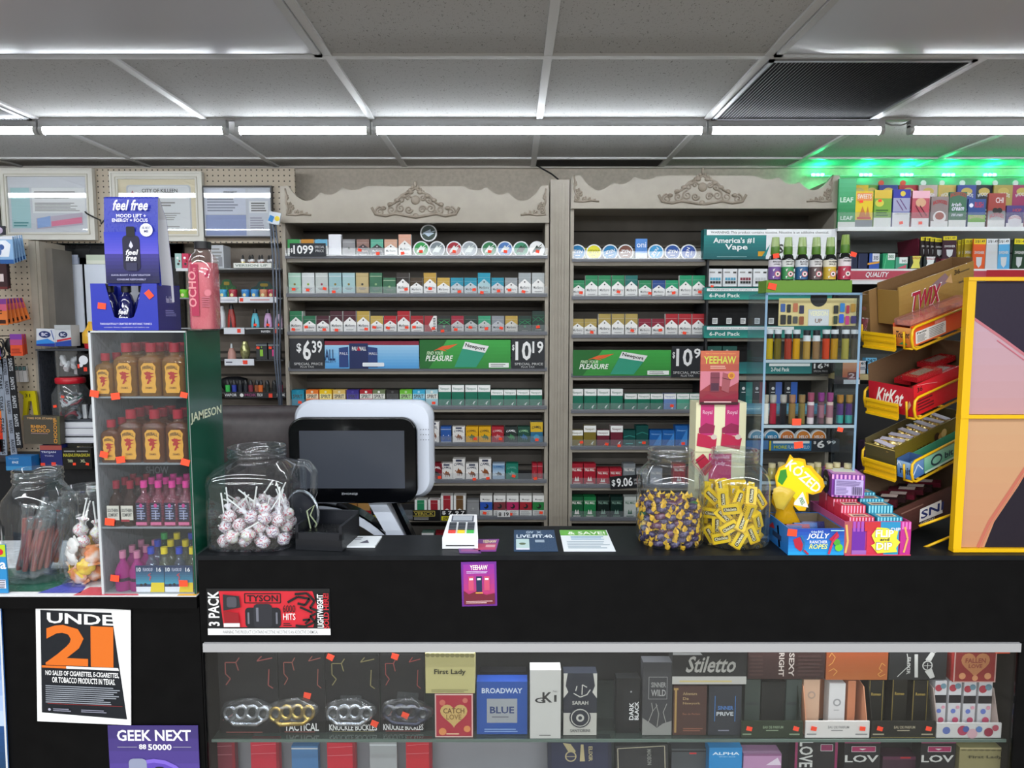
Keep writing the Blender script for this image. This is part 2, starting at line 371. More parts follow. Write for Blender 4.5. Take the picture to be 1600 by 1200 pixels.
# ================================================================== cabinets
PA = 'a29a8e'; pm = noisemat('taupe_lacquer', [(.3, 'a0988b'), (.7, 'a9a194')], 14, .42); pdark = noisemat('taupe_slat', [(.3, '6b655d'), (.7, '78726a')], 9, .6)
def sag(a, b, s, n=8):
    o = []
    for i in range(n): t = i / n; o.append((a[0] + (b[0] - a[0]) * t, a[1] + (b[1] - a[1]) * t + s * 4 * t * (1 - t)))
    return o
def spiral(b, cx, cz, r, turns, m, flip=1, a0=0, y=0, w=.0045):
    pts = []; n = int(18 * turns) + 6
    for i in range(n):
        t = i / (n - 1); a = a0 + flip * t * turns * 2 * pi; rr = r * (1 - t) ** .8 + .0008; pts.append((cx + rr * cos(a), y, cz + rr * sin(a)))
    b.tube(pts, w, m, 6, taper=[1.0 - .4 * i / n for i in range(n)])
def carving(kind, parent, loc, sx=1, S=1.0):
    b = MB(); m = noisemat('carved_taupe', [(.3, '85796b'), (.7, '9c9183')], 30, .5)
    if kind == 'c':                                   # centre crest, 140 px wide
        for f in (-1, 1):
            spiral(b, f * .155, .012, .020, 1.6, m, -f, pi / 2 if f < 0 else pi / 2)
            spiral(b, f * .105, .020, .018, 1.4, m, f, pi if f > 0 else 0)
            spiral(b, f * .066, .028, .019, 1.5, m, -f, pi / 2)
            spiral(b, f * .030, .022, .016, 1.5, m, f, 0)
            spiral(b, f * .062, .062, .013, 1.3, m, f, pi); spiral(b, f * .032, .072, .012, 1.3, m, -f, 0)
            b.tube([(f * .19, 0, .03), (f * .175, 0, .002), (f * .13, 0, -.006), (f * .09, 0, .004), (f * .045, 0, -.004), (0, 0, -.012)], .0065, m)
            b.tube([(f * .12, 0, .036), (f * .09, 0, .05), (f * .06, 0, .082), (f * .02, 0, .1), (0, 0, .112)], .0055, m)
            for q in range(5): b.ball((f * (.02 + .03 * q), 0, .095 - .017 * q), (.013, .008, .009), m, 8, 6)
            for q in range(3): b.ball((f * (.012 + .011 * q), 0, .115 - .010 * q), (.007, .005, .009), m, 8, 6)
        b.ball((0, 0, .062), (.020, .007, .020), m); b.ball((0, 0, .13), (.008, .005, .014), m, 8, 6); b.ball((0, 0, -.006), (.014, .006, .012), m, 8, 6)
    else:                                             # corner piece, right-angled
        for (x, z, r, f) in ((.02, .018, .016, 1), (.052, .012, .012, -1), (.016, .052, .012, -1), (.082, .008, .008, 1), (.010, .086, .009, 1), (.036, .034, .011, 1), (.104, .005, .006, -1)):
            spiral(b, x, z, r, 1.4, m, f, 1.0)
            b.ball((x, 0, z), (.005, .004, .005), m, 8, 6)
        b.tube([(0, 0, .13), (.006, 0, .1), (.003, 0, .06), (.012, 0, .03), (.004, 0, .0), (.05, 0, -.003), (.09, 0, .003), (.13, 0, -.002)], .005, m)
    o = b.build('carving', parent, loc); o.scale = (sx * S, 1, S); return o
def cabinet(xl, xr, ytop, yhb, shelves, label, prof):
    """xl, xr, ytop... pixels read off the photo at the front plane YC"""
    XL, XR = W(xl, 500, YC).x, W(xr, 500, YC).x; zt = W(650, ytop, YC).z; zh = W(650, yhb, YC).z
    t = empty('cigarette_cabinet', label, 'cabinet', ((XL + XR) / 2, YC, 0)); cx = (XL + XR) / 2
    hw = (XR - XL) / 2
    for s in (-1, 1): b = MB(); b.box(s * hw - (.016 if s > 0 else 0), 0, 0, s * hw + (.016 if s < 0 else 0), YW - YC - .002, zt - .02, pm); b.build('side_panel', t)
    b = MB(); b.box(-hw + .016, .27, 0, hw - .016, YW - YC - .004, zh + .03, pdark)
    z = .2
    while z < zh: b.box(-hw + .016, .2685, z, hw - .016, .2702, z + .006, M('2c2926', .8)); z += .075
    b.build('back_panel', t)
    # header with scalloped top
    b = MB(); pts = [(-hw, zh)] + [(hw, zh)] + [(W(px, 500, YC).x - cx if px is not None else 0, zz) for px, zz in prof][::-1]
    b.prism(pts, -.012, .008, pm); b.box(-hw, -.018, zh - .008, hw, .02, zh + .006, pm)
    h = b.build('header_board', t)
    b = MB(); b.box(-hw + .016, .009, zh + .004, hw - .016, .27, zh + .02, pm); b.build('top_board', t)
    for i, (py, sx0, sx1) in enumerate(shelves):
        z1 = W(650, py, YC).z
        b = MB(); b.box(-hw + .0165, .006, z1 - .018, hw - .0165, .268, z1, pm); b.build('shelf', t)
        b = MB(); b.box(W(sx0, 500, YC).x - cx, -.008, z1 - .003, W(sx1, 500, YC).x - cx, .004, z1 + .013, M('6c6e76', .35)); b.box(W(sx0, 500, YC).x - cx, .0045, z1 + .0005, W(sx1, 500, YC).x - cx, .24, z1 + .003, M('55575e', .4)); b.build('price_rail', t)
        b = MB(); b.box(W(sx0, 500, YC).x - cx, -.0095, z1 + .008, W(sx1, 500, YC).x - cx, -.0083, z1 + .042, clear('clear_fence', f0=.05, edge=.4, rough=.1, haze=.07)); b.build('clear_fence', t)
    return t, h, zh
zr = lambda py: W(650, py, YC).z
P = []
for seg in (sag((445, zr(292)), (457, zr(291)), 0, 1), sag((457, zr(291)), (507, zr(301)), -.05), sag((507, zr(301)), (540, zr(293)), -.022), sag((540, zr(293)), (575, zr(292)), -.016), [(575, zr(292)), (726, zr(292))], sag((726, zr(292)), (762, zr(293)), -.016), sag((762, zr(293)), (794, zr(301)), -.022), sag((794, zr(301)), (845, zr(291)), -.05), [(845, zr(291)), (856, zr(291))]): P += seg
LSH = [403, 463, 522.5, 578.5, 638, 695.5, 753, 810, 868]
CL, HL, ZHL = cabinet(444, 857, 286, 346, [(y, 449, 855) for y in LSH], 'tall taupe display cabinet of cigarettes with carved header, behind the register', P)
S2 = lambda x: 893 + (x - 445) * (1301 - 893) / (856 - 445)
P2 = [(S2(x), z + zr(275) - zr(291.5)) for x, z in P]
RSH = [408, 467, 527, 588, 644, 701, 760.5, 812, 870]
CR, HR, ZHR = cabinet(890, 1303, 270, 324, [(y, 893, 1098 if i < 3 else 1150) for i, y in enumerate(RSH)], 'tall taupe display cabinet of cigarettes with carved header, right of the fluted pillar', P2)
for (c, cxp, yl, lx, rx, cy) in ((CL, 650, 336, 448, 853, 336), (CR, 1096, 316, 896, 1298, 315)):
    o = c.location; p = W(cxp, yl, YC)
    carving('c', c, Vector((p.x - o.x, -.013, p.z)))
    p = W(lx, cy, YC); carving('k', c, Vector((p.x - o.x, -.013, p.z)), 1, .85); p = W(rx, cy, YC); carving('k', c, Vector((p.x - o.x, -.013, p.z)), -1, .85)
# fluted pillar
b = MB(); xa, xb = W(859, 500, YC).x, W(888.5, 500, YC).x; zt = zr(281); b.box(xa, -.005, 0, xb, .25, zt, pm)
for q in (.18, .34, .5, .66, .82): x = xa + (xb - xa) * q; b.box(x - .0032, -.0085, .05, x + .0032, -.0051, zt - .01, pm)
tag(b.build('fluted_pillar', None, (0, YC, 0)), 'narrow fluted taupe pillar between the two tall cabinets', 'pillar')
# ================================================================== cigarette packs
def dM(c, body='f1f0ee', txt='2b2b2b'): return body, f'p {c} 0,1 1,1 1,.5 .5,.74 0,.5|r 0 .8 1 .805 ddd|c .5 .6 .06 {txt}|t .12 .3 .88 .42 {txt} Marlboro|r .2 .16 .8 .19 999'
def dK(c, body='1d1b1c'): return body, f's {c} .05 0,.5 .5,.74 1,.5|s {c} .04 0,.74 .5,.55 1,.74|c .5 .4 .09 {c}|r 0 .8 1 .815 {c}|r .25 .15 .75 .2 777'
def dN(c, top='f3f3f1', tx=None): return c, f'r 0 .7 1 1 {top}|t .12 .76 .88 .9 {tx or c} Newport|p e8f0ee .5,.1 .72,.26 .86,.3 .74,.2 .7,.1 .64,.18'
def dC(c, ck='8a4a1e', tx='2a3350', top=None): return c, f'A .1 .66 .9 .78 {tx} CAMEL|k .15 .22 .85 .6 {ck}|r .2 .08 .8 .11 {tx}' + (f'|r .25 .88 .75 .97 {top}' if top else '')
def dP(c, tx='f2eee8'): return c, f'b .1 .66 .9 .78 {tx} PALL MALL|p {tx} .3,.2 .4,.42 .5,.25 .6,.42 .7,.2|r 0 .8 1 .81 {tx}|r .2 .1 .8 .13 {tx}'
def dL(c): return 'ecebe8', f'r 0 .32 1 .7 {c}|c .5 .5 .2 1b1b1b|c .42 .53 .12 {c}|t .2 .76 .8 .86 555 Montego|l .1 .08 .9 .28 4 aaa'
def dS(c, lab='ecebe4'): return c, f'r 0 .5 1 .78 {lab}|b .1 .52 .9 .74 444 SPIRIT|c .5 .88 .1 {lab}'
def dD(c, c2='eee', dot='8a7430'): return c, f'r 0 .84 1 .86 {c2}|r 0 .12 1 .14 {c2}|c .5 .5 .09 {dot}|r .2 .32 .8 .345 777|r .3 .26 .7 .28 777'
def dW(c): return 'efeeec', f'p {c} .2,1 .8,1 .8,.3 .5,.4 .2,.3|r 0 .82 1 .83 ccc|r .15 .14 .85 .2 888'
def dA(c): return 'f4f3f1', f'p {c} 0,1 1,1 1,.66 0,.5|c .68 .55 .16 e9b9b9|p e8ecec 0,.4 1,.55 1,.3|l .1 .06 .9 .28 3 b5b5b5'
def dX(c): return c, ''
PC = {}
PW = .0545
def packmesh(key, des, w, h, d):
    if key in PC: return PC[key]
    body, ops = des; mb = MB(); mb.box(-w / 2, 0, 0, w / 2, d, h, M(body, .35)); art(mb, -w / 2, 0, w, h, 0, ops, .0002)
    PC[key] = mb.build('cigarette_pack', link=False).data; return PC[key]
GR = {'L': 'cigarette packs in the left cabinet', 'R': 'cigarette packs in the right cabinet'}
def packrow(side, shelf, items):
    """items: (px, design, tall, sticker, colour words[, width])"""
    sh = (LSH if side == 'L' else RSH)[shelf]; z = W(650, sh, YC).z + .0032
    items = sorted(items, key=lambda q: q[0])
    for i, it in enumerate(items):
        px, des, tall, st, cw = it[:5]; w = it[5] if len(it) > 5 else PW; h = .1 if tall else .0785
        me = packmesh(des[0] + des[1] + str(tall) + str(w), des, w, h, .022)
        o = bpy.data.objects.new('cigarette_pack', me); sc.collection.objects.link(o)
        o.location = (W(px, sh - 14, YC).x, YC + .01, z); o.rotation_euler = (0, 0, random.uniform(-.03, .03))
        cabn = 'left' if side == 'L' else 'right'
        tag(o, f"{'tall ' if tall else ''}{cw} cigarette pack, {nth(i)} on {SH[shelf]} shelf, {cabn} cabinet", 'cigarette pack', GR[side])
        if shelf >= 3 or (shelf == 2 and i % 3 == 0):
            c = bpy.data.objects.new('cigarette_pack', me); sc.collection.objects.link(c); c.location = o.location + Vector((random.uniform(-.002, .002), .0255, 0))
            tag(c, f"{cw} cigarette pack behind the {nth(i)} one on {SH[shelf]} shelf, {cabn} cabinet".replace(' one on', ' on'), 'cigarette pack', GR[side])
        if st: sticker(o, random.uniform(-.012, .018), random.uniform(.012, .03), y=-.0225, s=.016)
g = 'f1f0ee'
packrow('L', 0, [(458, dA('3f9a55'), 0, 0, 'green and white'), (479.5, dA('c98b2e'), 0, 0, 'amber and white'), (501, dA('6ab0d0'), 0, 0, 'sky blue and white'), (522.5, dX('e6e7ee'), 1, 0, 'plain white'), (544.5, dD('8b8b8e', 'ccc', '222'), 0, 0, 'grey'),
                 (566.5, dM('8f6f66', '3a3034', 'b99'), 0, 1, 'black and rose'), (588.5, dM('5fae96', '26262a', 'ccc'), 0, 1, 'black and mint'), (610, dM('d0a48c'), 0, 0, 'white and tan'), (632, dM('dba690'), 1, 1, 'white and salmon')])
r2 = [dD('a8cdbb'), dD('c9cfd0', 'fff', '8a3'), dD('bcc4c1', 'eee', '945'), dD('93b9be'), dD('a2c3c6', 'dde'), dD('c1ac79', 'a8935a', '333'), dD('356f50', 'cdb', '9b8'), dD('2e6a49', 'cdb', '9b8'), dM('39322e'), dM('4a3c2c'), dM('c09a45'), dM('cda94f'), dM('2b93ad', 'c3ccd2'), dM('2b93ad', 'c3ccd2'), dM('279bb8', 'aac9cf'), dM('2b93ad', 'c9ced4'), dM('9aa0a4'), dM('a7adb0'), dM('b5bbbd')]
t2 = [1, 1, 1, 1, 1, 1, 1, 0, 1, 0, 1, 0, 0, 0, 1, 0, 0, 1, 1]; s2 = [1, 1, 1, 1, 0, 0, 0, 0, 1, 0, 1, 0, 1, 1, 1, 1, 1, 1, 0]
w2 = ['pale mint', 'silver white', 'silver grey', 'pale blue', 'pale aqua', 'tan', 'dark green', 'dark green', 'white and black', 'white and black', 'white and gold', 'white and gold', 'grey and blue', 'grey and blue', 'pale blue', 'grey and blue', 'white and silver', 'white and silver', 'white and silver']
packrow('L', 1, [(459.5 + 21.2 * i, r2[i], t2[i], s2[i], w2[i]) for i in range(19)])
r3 = [dM('2c7a53'), dM('266a4a'), dM('4a1f2c'), dM('47202c'), dM('52222e'), dM('bfa04c'), dM('c8aa58'), dM('b3222c'), dM('b3222c'), dM('a8222c'), ('a52530', 'p f1f0ee 1,1 1,0 .75,0 .35,.5 .75,1|l .7 .1 .95 .9 9 333'), dK('3aa05a'), dM('a3243c', 'c9c5c6'), dM('25362f', 'b9bcbc'), dM('3d9f78', 'c2c8c6'), dM('8e939a', 'b8bbc0'), dM('bf9f4e', 'cfcdc6'), dK('2c8f5c', '12302a'), dK('237a50', '0f2f28')]
t3 = [1, 0, 0, 1, 1, 1, 0, 0, 1, 0, 0, 0, 0, 0, 0, 0, 0, 0, 1]; s3 = [1, 1, 1, 1, 0, 1, 1, 1, 1, 1, 1, 1, 1, 1, 1, 1, 0, 0, 1]
w3 = ['white and green', 'white and green', 'white and maroon', 'white and maroon', 'white and maroon', 'white and gold', 'white and gold', 'red and white', 'red and white', 'red and white', 'sideways red and white', 'black and green', 'grey and red', 'grey and black', 'grey and green', 'all grey', 'grey and gold', 'dark green', 'dark green']
packrow('L', 2, [(461.5 + 21.1 * i, r3[i], t3[i], s3[i], w3[i]) for i in range(19)])
r5 = [dS('1583a0', '2a93ae'), dS('e8792a', 'f0d9b8'), dS('f0c314', 'f4e6a0'), dS('ddb765', 'e9d9b0'), dS('3b2f86', '5145a0'), dS('b0242f'), dS('707d58'), dS('2b2828', '555'), dS('6dbd35', 'b9dea0'), dS('35acd4', 'a0d6ea'), dS('a7d0da')]
w5 = ['teal', 'orange', 'yellow', 'golden tan', 'violet', 'red', 'olive and white', 'black', 'lime green', 'bright blue', 'pale blue']
x5 = [464.4, 486.9, 508, 529.4, 550.4, 571.4, 591.5, 612.8, 633.8, 654, 674.3]
packrow('L', 4, [(x5[i], r5[i], 0, i in (0, 10), w5[i]) for i in range(11)] + [(x, dN('0d6e56'), i < 4, 0, 'green and white') for i, x in enumerate((694.7, 715.4, 736.4, 756.3, 776.7, 796.8, 817.5, 837.6))])
wC = dC('ece9e6', top='2a3350')
packrow('L', 5, [(676, wC, 1, 0, 'white'), (692.5, dD('2c5aa6', 'dde6f5', 'eef'), 0, 0, 'slim blue', .024), (700.5, dD('2c5aa6', 'dde6f5', 'eef'), 0, 0, 'slim blue', .024), (716.4, wC, 0, 0, 'white'), (737.3, dC('e0a816', '4a6a38', '5a4a20'), 0, 1, 'yellow'), (757.4, dC('e0a816', '4a6a38', '5a4a20'), 0, 0, 'yellow'),
                 (777.7, dC('a8202e', 'c98080', 'dbb'), 0, 1, 'red'), (798.6, dC('26302e', '3c8a50', 'eee'), 0, 0, 'black and green'), (818.5, dC('1f4a3c', '2f6a9a', '9c9'), 0, 0, 'dark green and blue'), (838.6, ('2a6a8c', 'r 0 .55 1 1 d8b020|A .1 .66 .9 .78 222 CAMEL|c .5 .3 .25 3c9ac0'), 1, 1, 'blue and yellow')])
packrow('L', 6, [(681, dC('7a1c28', '222', 'fff'), 0, 1, 'dark red'), (697.5, wC, 0, 0, 'white'), (716.7, wC, 1, 0, 'white'), (737.3, wC, 0, 1, 'white'), (757.9, wC, 1, 1, 'white'), (779, ('a9c0d6', 'g 0 .3 1 .9 dfe9f0 5a8ab8|A .1 .72 .9 .82 2a5a90 CAMEL|k .2 .28 .8 .55 666'), 0, 0, 'pale blue'), (800, dC('1c7a66', '68a898', '68a898'), 0, 1, 'teal green'),
                 (835.5, dD('a51f30', 'dbb', 'c66'), 0, 1, 'slim red', .022), (844, dD('a51f30', 'dbb', 'c66'), 0, 0, 'slim red', .022)])
packrow('L', 7, [(530, dX('b02a2a'), 0, 0, 'red'), (548, dX('c08a4a'), 0, 0, 'tan'), (568, dX('c89a5a'), 0, 0, 'light tan'), (589, dN('6a9a88'), 0, 0, 'white and green'), (657, dW('1f8a5a'), 0, 0, 'white and green'), (678, dW('a01f2e'), 0, 0, 'white and red'), (698, dW('a01f2e'), 1, 0, 'white and red'), (718, dW('6a4a26'), 1, 0, 'white and brown'), (739, dD('8f9092', '777', 'aaa'), 0, 0, 'grey'),
                 (759.5, dL('2450b0'), 1, 1, 'white and blue'), (780.5, dL('7a3038'), 1, 0, 'white and maroon'), (801, dL('b01f5a'), 1, 1, 'white and magenta'), (821.5, dL('a01f2a'), 1, 0, 'white and red'), (842, dL('1f7a3a'), 1, 1, 'white and green')])
packrow('L', 8, [(668, dN('1c6a52'), 1, 0, 'green'), (690, dP('8a1f28'), 1, 0, 'red'), (711, dP('8a1f28'), 1, 0, 'red')])
wG = dM('2c8a5c'); packrow('R', 1, [(904, wG, 0, 1, 'white and green'), (924.6, wG, 1, 0, 'white and green'), (945, wG, 1, 0, 'white and green'), (966, wG, 1, 1, 'white and green'), (987, dM('1f6f6a'), 1, 0, 'white and teal'), (1008.5, wG, 0, 1, 'white and green'), (1030, dM('2a4f90'), 0, 0, 'white and blue'), (1050.5, dM('1f9a6c'), 0, 1, 'white and bright green'), (1072, dM('1f9a6c'), 1, 0, 'white and bright green'), (1092.5, dM('1f9a6c'), 1, 1, 'white and bright green')])
gd = dM('b19a55'); rd = dM('b0202c')
packrow('R', 2, [(902.6, gd, 0, 0, 'white and gold'), (923, gd, 0, 1, 'white and gold'), (945, gd, 1, 0, 'white and gold'), (966, gd, 1, 0, 'white and gold'), (987, gd, 1, 1, 'white and gold'), (1008, dM('8c1f38'), 0, 0, 'red and white'), (1028.8, dM('8c1f38'), 0, 1, 'red and white'), (1050, rd, 1, 0, 'red and white'), (1071, rd, 1, 1, 'red and white'), (1092, rd, 1, 0, 'red and white')])
n_ = dN('0d6e56'); packrow('R', 4, [(x, n_, i < 4, 0, 'green and white') for i, x in enumerate((901.7, 922.7, 943.4, 964, 986, 1006.5, 1026.8))] + [(1047.5, dN('6a8ac0'), 0, 1, 'blue and white'), (1068, dN('4fa088'), 0, 0, 'pale green and white'), (1088, dN('4fa088'), 0, 1, 'pale green and white')])
dd = ('0d4a46', 's 2a8a80 .06 0,.6 .5,.7 1,.6|r .2 .2 .8 .26 5aa'); bl = ('1d5fa8', 'p 3a86d0 .2,0 1,.9 1,0|t .15 .72 .85 .82 9cf Newport')
packrow('R', 5, [(901.7, dN('7c6c26'), 0, 1, 'gold and white'), (922, dN('7c6c26'), 1, 0, 'gold and white'), (943, dN('6a1f30'), 0, 1, 'maroon and white'), (964, dN('6a1f30'), 1, 1, 'maroon and white'), (984, dd, 0, 0, 'dark teal'), (1004, dd, 1, 1, 'dark teal'), (1025, bl, 0, 0, 'blue'), (1045, bl, 0, 0, 'blue'), (1065.5, bl, 1, 1, 'blue'), (1086, bl, 1, 0, 'blue')])
packrow('R', 6, [(901.7, dP('a51f30'), 1, 0, 'red'), (921.8, dP('a51f30'), 1, 0, 'red'), (942.5, dP('ab2535'), 0, 0, 'red'), (962.6, dP('ab2535'), 0, 0, 'red'), (983.6, dP('7f8488'), 1, 0, 'grey'), (1004, dP('8c9094'), 0, 0, 'grey'), (1026, dP('a5a8b0'), 0, 0, 'silver'), (1062, dP('a51f30'), 1, 0, 'red'), (1085, dP('c0404c'), 0, 0, 'pale red')])
packrow('R', 7, [(901.7, dP('1a5c38'), 1, 0, 'green'), (922, dP('1f7a45'), 1, 0, 'green'), (943, dP('14231f', '8a9'), 1, 0, 'green-black'), (964, dP('15302a', '8a9'), 1, 0, 'green-black'), (985, dP('c9ceca', '1a5c38'), 1, 0, 'white and green'), (1005, dP('c9ceca', '1a5c38'), 1, 0, 'white and green'), (1040, dP('1a5c38'), 1, 0, 'green'), (1080, dP('2a3a6a'), 1, 0, 'blue')])
# round tins
def tin(px, py, r, Y, col, txt, label, group, ang=0, tc='f4f6f8', z=None, edge='e9ebee', stk=0, shelf=None):
    p = W(px, py, Y); R = r / F * Y * 1.03; b = MB(); b.T = Matrix.Rotation(ang, 4, 'Y') @ Matrix.Rotation(-pi / 2, 4, 'X')
    b.T = Matrix.Rotation(ang, 4, 'Y') @ Matrix(((1, 0, 0, 0), (0, 0, 1, 0), (0, -1, 0, 0), (0, 0, 0, 1)))
    b.lathe([(R, 0), (R, .02)], M(edge, .4), 24, c=(0, 0, 0)); b.T = Matrix.Rotation(ang, 4, 'Y')
    b.flat([(R * .86 * cos(i * pi / 12), R * .86 * sin(i * pi / 12)) for i in range(24)], -.0004, M(col, .4))
    if txt == '~': art(b, -R, -R, 2 * R, 2 * R, -.0005, f'p {tc} .2,.35 .5,.75 .6,.6 .8,.65 .6,.3|s {tc} .04 .2,.25 .8,.8')
    elif txt: art(b, -R, -R, 2 * R, 2 * R, -.0005, f'i .2 .46 .8 .66 {tc} {txt}|r .35 .3 .65 .34 {tc}')
    o = b.build('round_tin', None, (p.x, Y, (p.z if shelf is None else W(650, shelf, YC).z + .0035 + R))); tag(o, label, 'tin', group)
    if stk: sticker(o, 0.002, -.012, y=-.024, s=.016)
    return o
cols_ = [(658, '2f9a4a', 'green'), (683, '7c868c', 'grey'), (709.5, 'a3202e', 'red'), (733.5, '9aa2a8', 'silver'), (764.5, '2a7a4a', 'green'), (789, '4a78b8', 'blue'), (814, '3a8a68', 'green-ringed'), (839, 'f0f0f0', 'white')]
for i, (x, c, wd_) in enumerate(cols_):
    tin(x, 387, 12, YC + .012, c, '~', f'{wd_} round tin, {nth(i)} of the upright tins, left cabinet', 'round tins in the left cabinet', stk=i in (0, 2, 4, 5, 7), tc='2a3a30' if i in (6, 7) else 'dfe6e2', shelf=403)
tin(669.6, 364, 12.5, YC + .045, '3c4a44', '~', 'clear-lidded dark tin perched above the upright tins, left cabinet', 'round tins in the left cabinet', ang=.5, tc='bcd')
zc = [(902.6, '1478b0', 'ZYN', 'bright blue', 0), (928, 'e0d92e', 'ZYN', 'yellow', 0), (953.5, '1478b0', 'ZYN', 'bright blue', .25), (977.4, '7a4a3c', 'ZYN', 'brown', 0), (1025, '3a9ad0', 'ZYN', 'sky blue', 1.0), (1051, '2050a0', 'ZYN', 'dark blue', 0), (1076, '2a50a8', 'ZYN', 'dark blue', 1.4)]
for i, (x, c, t_, wd_, an) in enumerate(zc):
    tin(x, 388, 12, YC + .012, c, t_, f'{wd_} round tin, {nth(i)} of the upright tins, right cabinet', 'round tins in the right cabinet', ang=-an, shelf=408, tc='f4f6f8' if i != 1 else 'a8a020')
for k in range(3):
    p = W(909, 376, YC + .05); b = MB(); b.lathe([(.033, 0), (.033, .019)], M('d8d64a', .4), 24); b.lathe([(.028, .0192), (.028, .0196)], M('e8e8a0', .4), 24)
    tag(b.build('round_tin', None, (p.x, YC + .07, W(650, 408, YC).z + .0035 + .0195 * k)), f"lime yellow tin lying flat, {['lowest', 'middle', 'topmost'][k]} of the stack behind the blue tin", 'tin', 'round tins in the right cabinet')
B('pouch_box', 'small pale blue carton standing between the brown and sky blue tins', 'box', (993, 373, 1011, 398), YC + .014, .02, '5a90d8', 't .1 .6 .9 .85 f4f8ff oni|r 0 0 1 .35 c8dcf0', z=W(650, 408, YC).z + .0035)
# price signs and banners standing on the shelves
SG = 'price signs and banners on the cabinet shelves'
def sign(lab, rect, body, ops, Y=YC - .016, cat='sign', d=.003, **k): return B('price_sign', lab, cat, rect, Y, d, body, ops, SG, **k)
zsh = lambda y: W(650, y, YC).z
sign('small black price sign reading 10 99 at the left end of the top shelf', (453, 380, 509, 400), '1d222a', 'b .02 .25 .08 .6 f2f2f2 $|b .1 .15 .66 .85 f2f2f2 1099|t .7 .6 .97 .8 ccc SPECIAL|t .72 .3 .95 .5 ccc PRICE')
sign('black price sign reading 6 39 at the left end of the banner shelf', (453.5, 529, 507, 576), '23252b', 'b .2 .52 .34 .85 efefef $|b .38 .28 .62 .95 efefef 6|b .65 .52 .95 .93 efefef 39|t .12 .12 .95 .2 ccc SPECIAL PRICE|t .3 .03 .7 .09 ccc PLUS TAX', YC - .012)
sign('pale blue banner picturing dark blue packs, beside the 6 39 sign', (508, 533, 655, 576), '6fb2e2', 'g 0 0 1 .9 4f9ddc a8d4f0|r 0 .86 1 1 8a2038|p 27407c .15,.05 .25,.05 .25,.8 .15,.75|p 1d2a5a .26,.0 .46,.0 .46,.92 .26,.92|p 27407c .46,.05 .56,.05 .56,.75 .46,.8|b .29 .66 .44 .8 eee PALL MALL|p c02040 .34,.66 .36,.82 .38,.66|b .0 .3 .11 .7 1d3a6a ALL|t 0 .22 .12 .28 1d3a6a SELECT|t .16 .5 .25 .6 dde PALL|t .47 .5 .56 .6 dde MALL|R .4 .08 .63 .22 .01 e8eef4', YC - .012)
NEWP = 'g 0 0 1 1 2f8a36 3fae4a|p 1d6a2a 0,1 .3,1 .1,0 0,0|p e8622c .15,.62 .25,.78 .42,.86 .33,.7 .3,.66 .25,.7 .3,.6 .2,.66|i .08 .48 .26 .6 d8f0c8 FIND YOUR|i .07 .26 .36 .46 f2f8ee PLEASURE|p eeeeee .5,.94 .76,.78 .72,.55 .47,.7|p 2d9a7c .47,.7 .72,.55 .62,.05 .38,.05|x .61 .74 .22 .17 -12 222 Newport|r .76 .04 .98 .2 f0f4f0|l .78 .06 .96 .18 2 888'
sign('green banner picturing a slanted white and green pack, left cabinet', (656, 531, 798, 576), '35953e', NEWP, YC - .012)
sign('black price sign reading 10 19 at the right end of the banner shelf', (799, 530, 851, 576), '1f2228', 'b .02 .6 .09 .82 efefef $|b .12 .28 .6 .93 efefef 10|b .63 .52 .96 .93 efefef 19|t .1 .12 .95 .2 ccc SPECIAL PRICE|t .3 .03 .7 .09 ccc PLUS TAX', YC - .012)
sign('green banner picturing a slanted white and green pack, right cabinet', (895, 547, 1048, 587), '35953e', NEWP, YC - .012)
sign('black price sign reading 10 9 beside the green banner, right cabinet', (1049, 541, 1098, 590), '1f2228', 'b .02 .6 .1 .82 efefef $|b .14 .36 .66 .93 efefef 10|b .7 .62 .92 .93 efefef 9|t .05 .12 .98 .2 ccc SPECIAL PRICE|t .3 .03 .7 .09 ccc PLUS TAX', YC - .014)
sign('small black price sign reading 9.06 below the red packs, right cabinet', (954, 743, 1004, 763), '17181c', 'b .05 .2 .16 .75 eee $|b .2 .15 .7 .85 f4f4f4 9.06|t .74 .5 .98 .7 ccc SPECIAL|t .76 .25 .96 .42 ccc PRICE', YC - .03, roll=-.08)
sign('black and yellow price sign reading 7.97 great price, left cabinet', (689, 797, 728, 814), '141416', 'b .05 .55 .95 .92 eee $ 7. 9 7|r .02 .04 .98 .45 d8cf20|i .08 .1 .92 .38 222 GREAT PRICE!', YC - .012)
sign('black sign with a gold frame beside the 7.97 price sign', (645, 797, 688, 814), '141416', 's b8a84a .03 .02,.9 .8,.9 .8,.45 .02,.45|b .05 .52 .76 .82 b8a84a VERICK|l .05 .1 .7 .35 2 aaa', YC - .012)
sign('red sign under the register monitor at the bottom shelf', (516, 798, 580, 812), 'a81c20', 'i .05 .2 .95 .8 e88 Winston', YC - .012)
sign('black and yellow price sign reading 8 under the register monitor', (581, 796, 612, 813), '141416', 'b .1 .55 .7 .92 eee $ 8|r .02 .04 .98 .45 d8cf20|i .08 .1 .92 .38 222 GREAT P', YC - .012)
sign('white price tag reading 8 19 at the right end of the eighth shelf', (777, 799, 797, 808), 'dcdcdc', 'b .1 .15 .9 .85 222 8 19', YC - .016)
